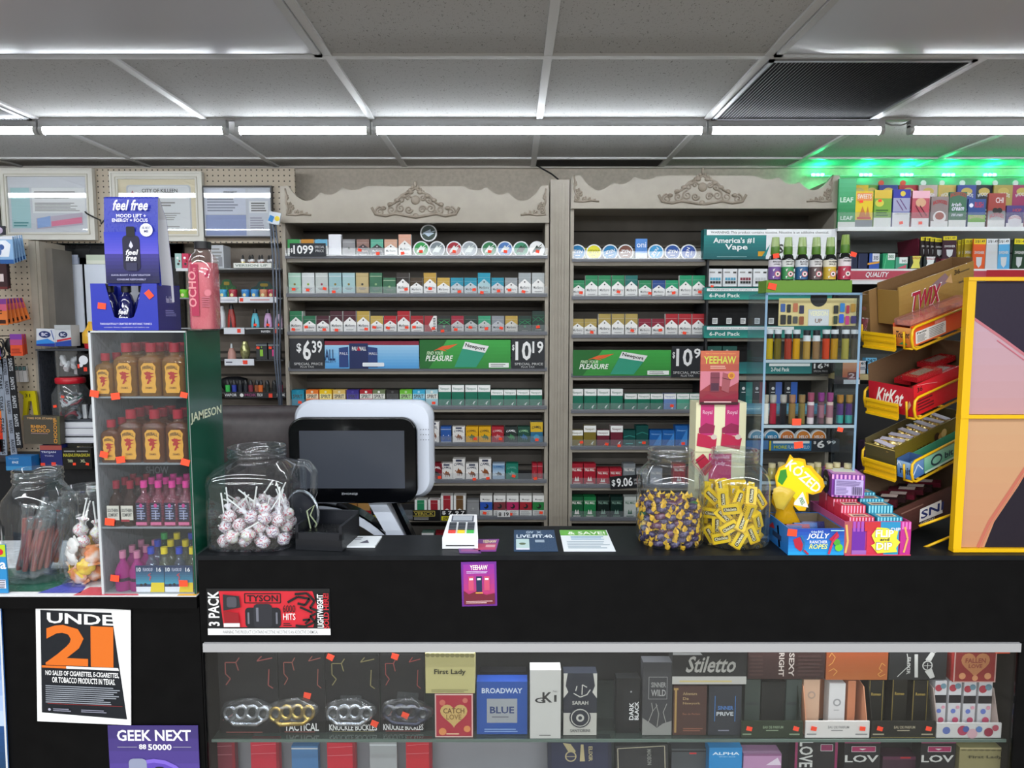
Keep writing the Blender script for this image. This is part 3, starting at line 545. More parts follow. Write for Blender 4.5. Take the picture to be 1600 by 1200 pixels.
# ================================================================== vape display inside the right cabinet
VD = empty('vape_display', 'teal vape display filling the right half of the right cabinet', 'display rack', (W(1200, 500, YC).x, YC - .02, 0))
def VP(name, rect, body, ops, Y=YC - .02, d=.02, label=None): return B(name, label, '', rect, Y, d, body, ops, parent=VD)
VP('header_sign', (1099, 358, 1306, 405), '1f6a6c', 'g 0 0 .5 .8 1a5f64 2a8a88|r .47 0 1 1 e9ebee|r .02 .8 .96 .98 f4f6f8|t .05 .83 .94 .93 222 WARNING: This product contains nicotine. Nicotine is an addictive chemical.|b .07 .52 .38 .72 f0f6f6 America\'s #1|b .16 .26 .33 .5 f0f6f6 Vape|r .41 .1 .46 .26 d8a020|p 2a8a88 .44,.1 .5,.5 .47,.1|b .56 .2 .6 .5 333 S|l .1 .06 .35 .1 1 9cc', YC - .03, .05, 'teal and white header sign with lettering')
for (yt, yb, tx) in ((449, 468, '6-Pod Pack'), (509, 528, '6-Pod Pack')):
    VP('shelf_strip', (1100, yt, 1300, yb), '1a7f78', f'g 0 0 1 .7 2aa090 17706e|R .02 .68 .7 .92 .005 f0f4f4|t .04 .74 .6 .84 444 WARNING This product contains nicotine|b .04 .18 .28 .5 e8f4f2 {tx}', YC - .03, .03)
VP('shelf_strip', (1152, 566, 1297, 584), '1a6a6c', 'g 0 0 1 1 2a8a88 1a5f64|R .34 .66 .78 .9 .005 f0f4f4|b .36 .2 .56 .55 e8f4f2 2-Pod Pack|r .8 0 1 1 15181c|b .82 .45 .92 .9 eee 16|b .93 .6 .98 .88 eee 74|t .82 .15 .97 .3 ccc SPECIAL PRICE', YC - .03, .03)
VP('shelf_strip', (1152, 631, 1290, 647), '4f8ea8', 'r .02 .3 .98 .8 6aa6c0|t .1 .4 .4 .65 dff special price', YC - .03, .03)
VP('shelf_strip', (1165, 686, 1311, 706), '1b2530', 'r .25 .1 .7 .86 2a7ab0|r .25 .1 .27 .86 d0c020|R .29 .66 .68 .86 .004 f0f4f4|b .3 .25 .44 .5 c8d840 MORE|b .45 .25 .68 .5 bde FLAVORS VELO|r .0 .2 .24 .9 4a7ab0|b .76 .3 .84 .9 f0f0f0 6|b .72 .6 .75 .85 f0f0f0 $|b .86 .6 .96 .88 f0f0f0 99', YC - .03, .03)
b = MB(); b.box(W(1101, 500, YC).x - VD.location.x, .0, zsh(700), W(1104, 500, YC).x - VD.location.x, .2, zsh(406), M('2a2c30', .5)); b.box(W(1298, 500, YC).x - VD.location.x, .0, zsh(700), W(1301, 500, YC).x - VD.location.x, .2, zsh(406), M('2a2c30', .5)); b.box(W(1104, 500, YC).x - VD.location.x, .19, zsh(700), W(1298, 500, YC).x - VD.location.x, .2, zsh(406), M('1c1d20', .6)); b.build('frame', VD)
podc = ['5fb4d0', '5ba7c8', '8a3a4a', 'c8ccd0', '7a7a80', '5a8a7a']
for i in range(6):
    x = 1106 + 23.5 * i
    if x < 1300: B('pod_pack', f'white pod pack with small dark squares, {nth(i)} above the upper teal strip', 'box', (x, 420, x + 21.5, 447.5), YC - .012, .03, 'e4e6ea', f'r .1 .76 .5 .84 999|r .72 .74 .95 .84 444|r .15 .34 .32 .5 {podc[i]}|r .35 .34 .52 .5 {podc[i]}|r .55 .34 .72 .5 {podc[i]}|r .75 .34 .9 .5 {podc[i]}|r .15 .16 .32 .3 333|r .35 .16 .52 .3 333|r .55 .16 .72 .3 333|r .75 .16 .9 .3 333', 'pod packs in the vape display', stk=[(.3, .0)] if i == 0 else None)
for i in range(8):
    x = 1103 + 22 * i; B('price_tag', f'tiny white tag in a dark slot above the lower teal strip, {nth(i)}', 'tag', (x + 10, 497, x + 18, 506), YC - .004, .002, 'e8e8e8', 'l .1 .2 .9 .9 3 555', 'white tags in the vape display')
for i, (x, c, c2) in enumerate(((1155, '158a80', '0d3a3c'), (1176, '7a3848', '2a2c34'), (1201, '4a6ab8', '20242e'), (1225, '2a62c0', '20242e'))):
    B('vape_box', f"{['teal', 'maroon', 'violet blue', 'bright blue'][i]} vape carton standing on the blue shelf strip", 'box', (x, 597, x + 20, 630), YC - .004, .03, c2, f'r .5 0 1 1 {c}|c .3 .7 .12 ddd|r .15 .5 .45 .54 ddd', 'vape cartons in the vape display')
for i in range(2): B('vape_box', f"dark teal carton behind the orange-red card, {['left', 'right'][i]} one", 'box', (1105 + 24 * i, 541, 1127 + 24 * i, 566), YC + .01, .03, '2a6a62', 'c .3 .7 .1 ddd|r .1 .2 .9 .25 8bb', 'vape cartons in the vape display')
for i, (x, c) in enumerate(((1183, '3a90b8'), (1206, '2a88b8'), (1230, 'd8782c'), (1255, 'e0862c'), (1279, 'e0862c'))):
    tin(x, 684, 12, YC - .008, c, 'VELO', f"{'blue' if i < 2 else 'orange'} round pouch tin, {nth(i)} behind the lowest display strip", 'round tins in the vape display')
# ================================================================== counters
p_f = HZ(800, 868, 1); 
r_ = ray(800, 868); TZ = CZ + r_.z * YF / r_.y                     # main counter top height
r_ = ray(800, 933); LZ = CZ + r_.z * YF / r_.y                     # left counter top height
blk = noisemat('black_laminate', [(.3, '050506'), (.7, '09090a')], 20, .5); blk2 = noisemat('charcoal_laminate', [(.3, '15171a'), (.7, '1b1d20')], 25, .42)
for m_ in (blk, blk2): m_.node_tree.nodes['Principled BSDF'].inputs['Specular IOR Level'].default_value = .12
xl, xr = W(309, 900, YF).x, 1.45
def hxy(px, py): q = HZ(px, py, TZ); return (q.x, q.y)
ct = empty('sales_counter', 'long black sales counter with a glazed display case below', 'counter', ((xl + xr) / 2, YF, 0)); CX = ct.location.x
bk = hxy(755, 822)[1]; bk2 = hxy(700, 836)[1]
b = MB(); b.slab([(xl - CX, 0), (xr - CX, 0), (xr - CX, bk - YF + .12), (W(1035, 500, bk).x - CX, bk - YF + .12), (W(1030, 500, bk).x - CX, bk - YF), (W(757, 500, bk).x - CX, bk - YF), (W(728, 500, bk2).x - CX, bk2 - YF), (xl - CX, bk2 - YF)], TZ - .012, TZ, blk2); b.build('counter_top', ct)
zs = W(800, 1003, YF).z; zs2 = W(800, 1018, YF).z
b = MB(); b.box(xl - CX, .004, zs - .002, xr - CX, .024, TZ - .0125, blk); b.build('fascia', ct)
b = MB(); b.box(W(318, 1010, YF).x - CX, -.004, zs2, W(1594, 1010, YF).x - CX, .03, zs - .003, M('a9a9ab', .35, .2)); b.build('trim_strip', ct)
x_a, x_b = W(318, 1100, YF).x - CX, W(1582, 1100, YF).x - CX
b = MB(); b.box(xl - CX, .004, 0, x_a + .002, .37, zs - .003, blk); b.build('end_panel', ct); b = MB(); b.box(x_b + .012, .004, 0, xr - CX, .37, zs - .003, blk); b.build('end_panel', ct)
b = MB(); b.box(x_a + .003, .35, .0, x_b + .011, .365, zs, M('202122', .5))
for k in range(7): b.box(x_a + .003, .3485, .1 + .11 * k, x_b + .011, .3499, .108 + .11 * k, M('0a0a0a', .6))
b.build('back_panel', ct)
b = MB(); b.box(x_a + .003, .006, zs + .002, x_b + .011, .348, zs + .012, M('3a3b3c', .5)); b.build('case_top', ct)
b = MB(); b.box(x_a + .003, .01, 0, x_b + .011, .349, .16, blk); b.build('plinth', ct)
CSZ = W(800, 1154, YF + .03).z
b = MB(); b.box(x_a + .005, .03, CSZ - .007, x_b + .01, .33, CSZ - .001, clear('shelf_glass', 'd8e4de', .07, .5, .03, .04, '9fb0a8')); b.box(x_a + .005, .026, CSZ - .0075, x_b + .01, .0295, CSZ - .0005, M('5f7068', .15)); b.build('glass_shelf', ct)
b = MB(); b.box(x_a + .003, .009, .165, x_b + .011, .013, zs2 + .004, clear('case_glass', 'f2f3f3', .025, .5, .02)); b.build('front_glass', ct)
b = MB(); b.box(x_a + .005, .03, .40, x_b + .01, .33, .406, M('6a6c6e', .4)); b.build('lower_shelf', ct)
case_l = bpy.data.lights.new('case_lamp', 'AREA'); case_l.shape = 'RECTANGLE'; case_l.size = 1.9; case_l.size_y = .02; case_l.energy = 2.2; case_l.color = (.95, .97, 1)
cl = bpy.data.objects.new('case_lamp', case_l); cl.location = ((x_a + x_b) / 2 + CX, YF + .05, zs - .004); sc.collection.objects.link(cl); cl.rotation_euler = (.35, 0, 0)
# left counter
lc = empty('side_counter', 'lower black counter at the left holding jars and the bottle rack', 'counter', (-1.1, YF, 0)); lxr = W(307, 930, YF).x + 1.1
b = MB(); b.box(-.9, 0, LZ - .03, lxr, .5, LZ, blk); b.build('counter_top', lc)
b = MB(); b.box(-.9, .012, 0, lxr, .03, LZ - .031, blk); b.build('front_panel', lc)
mat_ = MB(); zz = LZ + .0005; mw = 1.0
yb = YF + .45; X_ = lambda px: W(px, 930, YF).x
def fl(pts, m, dz): mat_.add([(x, y, LZ + dz) for x, y in pts], [tuple(range(len(pts)))], m)
mat_.box(-1.9, YF + .002, LZ + .0002, X_(306), yb, LZ + .002, M('dcdcde', .25))
fl([(-1.9, YF + .03), (X_(60), YF + .03), (X_(85), YF + .2), (-1.9, YF + .2)], M('2a5a4a', .3), .0024)
fl([(X_(50), YF + .02), (X_(118), YF + .02), (X_(105), YF + .09), (X_(70), YF + .09)], M('4a52a8', .3), .0028)
fl([(X_(112), YF + .005), (X_(215), YF + .005), (X_(190), YF + .06), (X_(118), YF + .06)], M('c04858', .3), .0028)
fl([(X_(275), YF + .003), (X_(305), YF + .003), (X_(305), YF + .04), (X_(280), YF + .04)], M('d8a030', .3), .0028)
fl([(X_(215), YF + .3), (X_(290), YF + .3), (X_(290), YF + .4), (X_(215), YF + .4)], M('2a5a4a', .3), .0028)
tag(mat_.build('counter_mat'), 'printed plastic mat covering the left counter top', 'mat')
# posters below
B('poster', 'blue sea and sky poster at the far left edge below the counter', 'poster', (-60, 940, 14, 1215), YF + .006, .003, '3a6ab0', 'g 0 0 1 .3 1a3a5a 234a80|g 0 .3 1 1 b8c8e0 2a5ab0|e .5 .5 .3 .05 e8ecf4|r .96 0 1 1 c8ccd0', roll=.02)
o = B('poster', 'white-edged notice reading under 21 on the black front panel', 'poster', (58, 950, 205, 1130), YF + .006, .002, 'e9e9ea',
  'p 14181f .05,.08 .96,.05 .8,.97 .05,.97|b .12 .86 .82 .95 ececec UNDE|b .1 .5 .55 .85 d2691e 2|b .58 .5 .82 .85 d2691e 1|r .06 .475 .32 .495 d2691e|p e8e8e8 .32,.475 .88,.475 .87,.498 .32,.495|b .1 .405 .88 .455 e6e6e6 NO SALES OF CIGARETTES, E-CIGARETTES,|b .17 .35 .84 .4 e6e6e6 OR TOBACCO PRODUCTS IN TEXAS.|l .1 .17 .9 .33 9 8a8f98|r .12 .165 .92 .168 a03030|c .14 .115 .015 aab|l .18 .1 .4 .13 2 889|l .48 .1 .8 .13 2 889', roll=0.045)
B('poster', 'purple poster with white lettering at the lower left, cut off below', 'poster', (176, 1134, 316, 1290), YF + .006, .002, '4a3a86', 'g 0 0 1 1 6a50b8 3a3068|b .1 .85 .92 .96 ecebf2 GEEK NEXT|b .44 .76 .7 .82 ecebf2 50000|b .34 .77 .42 .82 ecebf2 88|r .1 .79 .32 .795 99a|r .72 .79 .92 .795 99a|c .5 .32 .42 7a62c8|c .5 .3 .4 5a44a8|R .22 .2 .42 .68 .05 8a90a8|R .5 .2 .62 .6 .04 20202c')
B('counter_sticker', 'red and black banner sticker with three vapes on the counter front', 'sticker', (325, 920, 517, 992), YF + .0015, .0022, '17181a',
  'p c22632 .13,.17 .1,.95 .86,.95 .9,.6 .86,.17|r 0 0 1 .14 e3e3e4|t .12 .03 .9 .1 777 WARNING: THIS PRODUCT CONTAINS NICOTINE. NICOTINE IS AN ADDICTIVE CHEMICAL|v .01 .2 .1 .95 eeeeee 3 PACK|s 1a1a1c .008 .31,.7 .31,.9 .6,.9 .6,.7 .31,.7|b .33 .73 .58 .87 1a1a1c TYSON|R .31 .17 .6 .6 .03 202126|R .38 .17 .53 .68 .03 2a2b31|r .4 .3 .42 .6 6a6b75|r .33 .25 .345 .5 6a6b75|r .56 .25 .575 .5 6a6b75|t .62 .5 .72 .66 1a1a1c 6000|t .62 .34 .72 .48 f0e8e8 HITS|l .62 .2 .69 .28 2 1a1a1c|s 1a1a1c .02 .66,.72 .74,.84 .84,.8 .8,.66 .74,.7|s 1a1a1c .02 .72,.9 .82,.92 .88,.75 .84,.6 .92,.52 .84,.42 .88,.3 .8,.2 .72,.22|s 1a1a1c .018 .76,.62 .82,.55 .86,.5|s 1a1a1c .018 .78,.34 .84,.36 .8,.26|v .9 .18 .95 .9 f2f2f2 LIGHTWEIGHT|v .95 .16 .995 .92 c22632 SOLD HERE!|p 2a2a2e .14,.55 .28,.62 .27,.86 .14,.9|p 8a1a22 .15,.2 .27,.2 .26,.5 .14,.54|R .17 .62 .25 .85 .02 4a4a52|r .14 .2 .27 .28 d8d8da')
B('counter_sticker', 'small purple sticker with three packs on the counter front', 'sticker', (722, 878, 777, 947), YF + .0015, .0022, '6a2a8a',
  'g .06 .05 .94 .95 c03a5a 8a2a9a|b .25 .82 .75 .93 f0ead8 YEEHAW|l .15 .74 .85 .8 2 cbd|r .2 .36 .35 .68 c04a6a|r .42 .33 .58 .68 1f2a4a|r .64 .36 .8 .68 c04a6a|r .23 .6 .33 .64 eee|r .45 .6 .55 .64 eee|r .67 .6 .77 .64 eee|p 6a2030 .06,.05 .94,.05 .94,.3 .7,.26 .4,.34 .2,.28 .06,.36|r .4 .3 .6 .32 f0b040|l .12 .07 .88 .14 2 caa', roll=-.02)
# ================================================================== work counter and floor unit behind, chair, register
WC = empty('work_counter', 'dark lower work counter behind the sales counter', 'counter', (-.2, 2.2, 0))
b = MB(); b.box(-1.0, -.06, .82, .9, .22, .85, M('35373a', .4)); b.build('counter_top', WC); b = MB(); b.box(-.98, -.05, 0, .88, .2, .819, M('1c1d1f', .6)); b.build('body', WC)
ch = empty('office_chair', 'dark brown leather office chair behind the register', 'chair', (W(402, 700, 2.78).x, 2.78, 0)); lm = noisemat('brown_leather', [(.3, '2a2224'), (.7, '362c2e')], 40, .38, bump=.1)
b = MB(); zc_ = W(400, 634, 2.78).z
prof = []
for i in range(11):
    t = i / 10; z_ = .55 + (zc_ - .55) * t; hw_ = .2 + .02 * sin(t * pi) - .03 * (t < .1); hh = .05 + .025 * sin(t * pi * 2.2) ** 2
    if t == 1: hw_, hh = .175, .02
    if t == .9: hw_, hh = .2, .05
    prof.append([(hw_ * (abs(cos(a)) ** .5) * (1 if cos(a) > 0 else -1), hh * (abs(sin(a)) ** .7) * (1 if sin(a) > 0 else -1) + .06 * (1 - t), z_) for a in [2 * pi * (k + .5) / 24 for k in range(24)]])
vs = [q for r in prof for q in r]; fs = [(i * 24 + k, i * 24 + (k + 1) % 24, (i + 1) * 24 + (k + 1) % 24, (i + 1) * 24 + k) for i in range(10) for k in range(24)] + [tuple(range(240, 264)), tuple(range(24))[::-1]]
b.add(vs, fs, lm, True); b.build('backrest', ch)
b = MB(); b.lathe([(.2, 0, 4), (.25, .03, 4), (.25, .08, 4), (.2, .11, 4)], lm, 24, (0, -.07, .43)); b.build('seat', ch)
b = MB(); b.tube([(0, -.07, .08), (0, -.07, .43)], .03, M('222', .3)); b.build('gas_post', ch)
for k in range(5):
    a = 2 * pi * k / 5; b = MB(); b.tube([(0, -.07, .1), (.27 * cos(a), -.07 + .27 * sin(a), .06)], .02, M('222', .4)); b.ball((.27 * cos(a), -.07 + .27 * sin(a), .03), .03, M('151515', .4)); b.build('leg', ch)
b = MB(); b.tube([(0, .06, .5), (0, .07, .7)], .025, M('222', .4)); b.build('back_bracket', ch)
# register
RY = 2.12; rg = empty('cash_register', 'white touch screen register with black bezel on a two-legged stand', 'cash register', (W(550, 720, RY).x, RY + .05, .85)); O = rg.location
def RX(px, Y=RY): return W(px, 700, Y).x - O.x
def RZ(py, Y=RY): return W(550, py, Y).z - O.z
wm = M('dfe6f4', .28, var=0); bm = M('07080b', .12, var=0)
b = MB(); T_ = Matrix.Rotation(-.06, 4, 'X')
def loft(b, rings, m, capf=True, capb=True):
    n = len(rings[0][0]); vs = [(x, y, z) for pts, y in rings for x, z in pts]; fs = []
    for i in range(len(rings) - 1):
        for k in range(n): fs.append((i * n + k, (i + 1) * n + k, (i + 1) * n + (k + 1) % n, i * n + (k + 1) % n))
    b.add(vs, fs, m, True)
    if capf: b.add([(x, rings[0][1], z) for x, z in rings[0][0]], [tuple(range(n))], m)
    if capb: b.add([(x, rings[-1][1], z) for x, z in rings[-1][0]], [tuple(range(n))[::-1]], m)
a0 = (RX(461, 2.2), RZ(778, 2.2), RX(677, 2.2), RZ(626, 2.2))
loft(b, [(rrect(a0[0] + .012, a0[1] + .012, a0[2] - .012, a0[3] - .008, .05, 8), .012), (rrect(a0[0], a0[1], a0[2], a0[3], .055, 8), .035), (rrect(a0[0], a0[1], a0[2], a0[3], .055, 8), .07), (rrect(a0[0] + .03, a0[1] + .03, a0[2] - .03, a0[3] - .02, .04, 8), .11)], wm)
for i in range(4):
    for j in range(3): b.box(RX(657 + 4 * i, 2.18), .0105, RZ(672 + 8 * j, 2.18), RX(658.4 + 4 * i, 2.18), .012, RZ(670.6 + 8 * j, 2.18), M('8d93a0'))
b.build('rear_housing', rg)
b = MB(); a1 = (RX(450), RZ(787), RX(651), RZ(653)); 
loft(b, [(rrect(a1[0] + .004, a1[1] + .004, a1[2] - .004, a1[3] - .004, .045, 8), -.050), (rrect(a1[0], a1[1], a1[2], a1[3], .047, 8), -.044), (rrect(a1[0], a1[1], a1[2], a1[3], .047, 8), -.02), (rrect(a1[0] + .02, a1[1] + .02, a1[2] - .02, a1[3] - .02, .04, 8), .015)], bm)
b.text('ZHONGJI', RX(532), RZ(774), RX(557), RZ(770), -.0506, M('b9bcc4')); bz = b.build('bezel', rg)
b = MB(); b.box(RX(468), -.0512, RZ(763), RX(632), -.0502, RZ(673), M('42464f', .22, var=0)); b.build('screen', bz)
for (q0, q1, q2, q3, s) in ((480, 517, 470, 512, -1), (563, 592, 628, 655, 1)):
    b = MB(); b.prism([(RX(q0), RZ(783)), (RX(q1), RZ(783)), (RX(q3), 0.012), (RX(q2), 0.012)], .0, .05, wm); b.build('stand_leg', rg)
b = MB(); b.prism([(RX(601), RZ(783)), (RX(609), RZ(783)), (RX(664), .012), (RX(655), .012)], .002, .05, bm); b.build('stand_trim', rg)
b = MB(); pts = [(RX(486) + (RX(596) - RX(486)) * t, RZ(795) - .02 - (RZ(795) - RZ(842)) * t ** 2.2) for t in [i / 10 for i in range(11)]]
b.prism([(x, z + .018) for x, z in pts] + [(x, z - .012) for x, z in pts][::-1], -.01, .045, wm); b.prism([(x, z + .026) for x, z in pts] + [(x, z + .019) for x, z in pts][::-1], -.012, .046, bm); b.build('arched_arm', rg)
b = MB(); b.prism(rrect(RX(466), 0, RX(664), .012, .005, 3), -.015, .14, wm); b.build('base', rg)
# items on the sales counter top
def on(px, py): q = HZ(px, py, TZ); return q
t = on(722, 858); tm_ = empty('card_terminal', 'white card payment terminal with coloured keys on the counter', 'card reader', (t.x - .005, t.y, TZ + .001)); tm_.rotation_euler = (0, 0, .0)
w = .046; b = MB(); L_ = .125
sec = [(0, 0), (0, .022), (.004, .028), (L_, .055), (L_, 0)]
wt = M('dcdde0', .35)
b.T = Matrix.Rotation(pi / 2, 4, 'Z') @ Matrix.Rotation(0, 4, 'X')
vs = [(-w * (1 if y < .1 else .8), y, z) for y, z in sec] + [(w * (1 if y < .1 else .8), y, z) for y, z in sec]; b.T = Matrix.Identity(4)
b.add(vs, [(0, 4, 3, 2, 1), (5, 6, 7, 8, 9), (0, 1, 6, 5), (1, 2, 7, 6), (2, 3, 8, 7), (3, 4, 9, 8), (4, 0, 5, 9)][::1], wt); b.box(-w * .8, -.0006, .007, w * .8, 0, .0095, M('1a1a1e')); b.build('body', tm_)
sl = Matrix.Translation((0, .004, .0284)) @ Matrix.Rotation(atan((.055 - .028) / (L_ - .004)), 4, 'X')
b = MB(); b.T = sl; b.box(-.03, .083, 0, .03, .115, .0012, M('565b66', .2)); b.box(-.026, .087, .0012, .026, .112, .0016, M('9aa0a8', .3)); b.build('screen', tm_)
for r in range(4):
    for c in range(3):
        cc = '3a3e46' if r else ('d03a30', 'e6c020', '3aa848')[c]
        b = MB(); b.T = sl; b.box(-.033 + .024 * c, .022 + .014 * r, 0, -.014 + .024 * c, .033 + .014 * r, .003, M(cc, .4)); b.build('key', tm_)
def sheet(name, label, pts, body, ops='', t=.0012, cat='leaflet'):
    """paper lying on the counter: pts = the four corners in the photo, front left first, going round anticlockwise"""
    q = [on(*p) for p in pts]; o_ = q[0]; ex = (q[1] - q[0]); ey = (q[3] - q[0]); w, h = ex.length, ey.length
    b = MB(); b.T = Matrix(((ex.x / w, 0, ey.x / h, 0), (ex.y / w, 0, ey.y / h, 0), (0, -1, 0, 0), (0, 0, 0, 1)))
    b.box(0, -t, 0, w, 0, h, M(body, .4)); art(b, 0, 0, w, h, -t, ops, .0001)
    return tag(b.build(name, None, (o_.x, o_.y, TZ + .0005)), label, cat)
sheet('leaflet', 'blue laminated leaflet with white lettering lying on the counter', [(803, 862), (872, 862), (867, 829), (803, 829)], '2d4766', 'b .3 .82 .48 .94 bcd GIV|b .55 .82 .68 .94 bcd X|b .06 .6 .96 .76 dde6f0 LIVE.FIT.40.|r .05 .08 .36 .55 b8d0d0|c .2 .32 .08 5a6a50|r .5 .38 .72 .5 9ab|r .05 .05 .36 .12 dde')
sheet('leaflet', 'white and green offer sheet in a clear sleeve on the counter', [(881, 862), (962, 862), (943, 829), (874, 829)], 'e6ebf0', 'r 0 .72 .98 1 6ab04a|b .16 .76 .94 .92 f0f8ea & SAVE!|l .2 .5 .9 .68 3 6a9ac0|l .1 .1 .95 .45 5 9aabb8')
sheet('promo_card', 'purple promo card lying beside the card terminal', [(738, 862), (775, 862), (775, 843), (745, 843)], '7a3a8a', 'r .1 .1 .95 .6 b8486a|b .3 .65 .9 .9 eda YEEHAW|r .5 .3 .9 .5 d0a0a8')
sheet('promo_card', 'purple promo card under the front of the card terminal', [(718, 865), (752, 865), (752, 857), (716, 857)], '5a2a72', 'r .1 .3 .9 .7 8a3a7a')
def stack(pts, n, label, pre='receipt_paper'):
    return sheet(pre, label, pts, 'dfe4e8', 'l .15 .6 .6 .9 2 556|p 556 .55,.3 .7,.6 .8,.3', t=.004)
stack([(522, 856), (586, 856), (592, 840), (536, 840)], 3, 'small white printed paper stack lying before the register')
# black holder box
q = on(490, 862); b = MB(); b.prism([(-.05, 0), (.05, 0), (.05, .02), (-.05, .02)], 0, .16, M('15171c', .35)); b2 = MB()
bb = MB(); bw = .062
bb.box(-bw, 0, 0, bw, .13, .028, M('14161b', .4)); bb.box(-bw, .0, .028, bw, .01, .045, M('191b21', .4)); bb.box(-bw, .0, .028, -bw + .008, .13, .065, M('191b21', .4)); bb.box(bw - .008, 0, .028, bw, .13, .065, M('191b21', .4)); bb.box(-bw, .12, .028, bw, .13, .072, M('191b21', .4)); bb.box(-bw + .01, .03, .0285, bw - .01, .1, .04, M('0c0d10', .3))
tag(bb.build('receipt_tray', None, (q.x + .012, q.y + .006, TZ + .001), (0, 0, -.12)), 'open black plastic tray before the register', 'tray')
# clear disc holder beside the jar
q = on(462, 848); b = MB(); cp = clear('clear_acrylic', f0=.08, edge=.8, rough=.03, haze=.03)
h_ = empty('tape_dispenser', 'clear round holder with a coiled lead beside the lollipop jar', 'holder', (q.x + .012, q.y + .03, TZ + .001))
b = MB(); b.T = Matrix.Rotation(-.5, 4, 'Z') @ Matrix.Rotation(pi / 2, 4, 'X'); b.lathe([(.05, -.008), (.05, .008)], M('23262c', .2), 30, (0, .075, 0)); b.build('disc', h_)
b = MB(); b.T = Matrix.Rotation(-.5, 4, 'Z'); b.tube([(.056 * cos(a), 0, .075 + .056 * sin(a)) for a in [2 * pi * i / 26 for i in range(26)]], .004, M('9aa0a8', .15, .8), 8, True); b.build('rim', h_)
b = MB(); b.T = Matrix.Rotation(-.5, 4, 'Z'); b.box(-.035, -.03, 0, .035, .03, .01, M('1a1c20', .3)); b.box(-.006, -.012, .01, .006, .012, .03, M('1a1c20', .3)); b.build('foot', h_)
b = MB(); b.tube([(.03, -.02, .02), (.045, -.03, .05), (.03, -.035, .075), (.04, -.03, .1), (.02, -.03, .085), (.03, -.035, .04), (.02, -.04, .012)], .0022, M('8f9a7c', .4)); b.build('coiled_lead', h_)
# ================================================================== jars
jarm = clear('jar_plastic', 'f2f6f8', .055, .9, .04, .012)
def jar(name, label, c, R, H, ex, neck, handle=None, lidz=None, seg=36):
    t = empty(name, label, 'jar', c); b = MB(); P = []
    for r, z, e in ((.86, 0, ex), (.97, .02, ex), (1, .05, ex), (1, .45, ex), (.985, .56, ex), (1, .66, ex), (.97, .74, ex * .9), (.86, .8, max(2, ex * .7)), (neck + .04, .85, 2), (neck, .87, 2), (neck, .9, 2), (neck + .03, .905, 2), (neck + .03, .915, 2), (neck, .92, 2), (neck, .945, 2), (neck + .03, .95, 2), (neck + .03, .96, 2), (neck, .965, 2), (neck + .015, .99, 2), (neck + .02, 1, 2), (neck - .03, 1, 2), (neck - .04, .9, 2)):
        P.append((R * r, H * z, e))
    b.lathe(P, jarm, seg, caps=(True, False)); b.build('body', t)
    if handle:
        b = MB(); s, a = handle; pts = [(0, 0, .82), (.22, 0, .81), (.38, 0, .72), (.36, 0, .5), (.2, 0, .33), (0, 0, .3)]; out = []
        for i in range(len(pts) - 1):
            for k in range(4): t_ = k / 4; out.append(tuple(pts[i][j] * (1 - t_) + pts[i + 1][j] * t_ for j in range(3)))
        b.T = Matrix.Rotation(a, 4, 'Z'); b.tube([(R * .93 + x * R, 0, H * z) for x, y, z in out], R * .09, jarm, 8); b.build('handle', t)
    return t
def pack(n, R, ex, r, zmax, tries=60, rx=1.0):
    pts = []
    for i in range(n):
        best = None
        for _ in range(tries):
            a = random.uniform(0, 2 * pi); d = sqrt(random.random()) * (R - r * rx); C, S = cos(a), sin(a); q = (abs(C) ** ex + abs(S) ** ex) ** (-1 / ex)
            x, y = d * q * C, d * q * S; z = r
            for (X, Y, Z) in pts:
                dd = (X - x) ** 2 + (Y - y) ** 2
                if dd < 4 * r * r: z = max(z, Z + sqrt(4 * r * r - dd))
            if best is None or z < best[2]: best = (x, y, z)
        if best[2] > zmax: break
        pts.append(best)
    return pts
# lollipops
J1 = on(384, 864); JR = W(450, 780, J1.y + .1).x - W(319, 780, J1.y + .1).x; JR /= 2; JH = W(384, 700, J1.y + .1).z - TZ + .004
j1c = (J1.x, J1.y + JR * .9, TZ + .001); 
jar('candy_jar', 'square clear jar of lollipops beside the register', j1c, JR, JH, 5, .64, (1, .1))
def wrapmat(n, c1, c2): return noisemat(n, [(.36, 'e9e6e8'), (.42, c1), (.46, 'd6d2d6'), (.52, 'e6e3e4'), (.56, c2), (.60, 'dcd8dc')], 70, .22, detail=1.5, bump=.4)
lolm = [wrapmat('lolly_wrap_red', 'b02040', '9a2848'), wrapmat('lolly_wrap_violet', '7a3080', 'b03050'), wrapmat('lolly_wrap_white', 'd8d4a8', 'c03048')]
lolm_ = [] and [noisemat('lolly_wrap_red', [(.0, 'e9e6e8'), (.55, 'd9d5da'), (.6, 'b02040'), (.75, 'e8e4e8'), (.9, '803070')], 60, .25, kind='v'), noisemat('lolly_wrap_violet', [(.0, 'eae8ea'), (.5, 'd5d2da'), (.62, '703080'), (.75, 'efecef'), (.9, 'b03050')], 60, .25, kind='v'), noisemat('lolly_wrap_white', [(.0, 'efeded'), (.5, 'dcd9dd'), (.7, 'b8b4bc'), (.8, 'e8e4c8'), (.9, 'c03048')], 60, .25, kind='v')]
lol = []
for k in range(3):
    b = MB(); vs = []; R_ = .0175; b.ball((0, 0, 0), (R_, R_, R_ * .92), lolm[k], 14, 10)
    b.v = [Vector((v[0] * (1 + .10 * sin(v[2] * 300 + k)), v[1] * (1 + .12 * sin(v[0] * 260 + k)), v[2] * (1 + .08 * cos(v[1] * 400)))) for v in b.v]
    b.lathe([(.013, -.010), (.005, -.018), (.007, -.026), (.012, -.032)], lolm[k], 10, caps=(False, False)); me = b.build('candy', link=False).data
    b = MB(); b.lathe([(.0021, -.088), (.0021, -.015)], M('ecebe8', .5), 6); lol.append((me, b.build('stick', link=False).data))
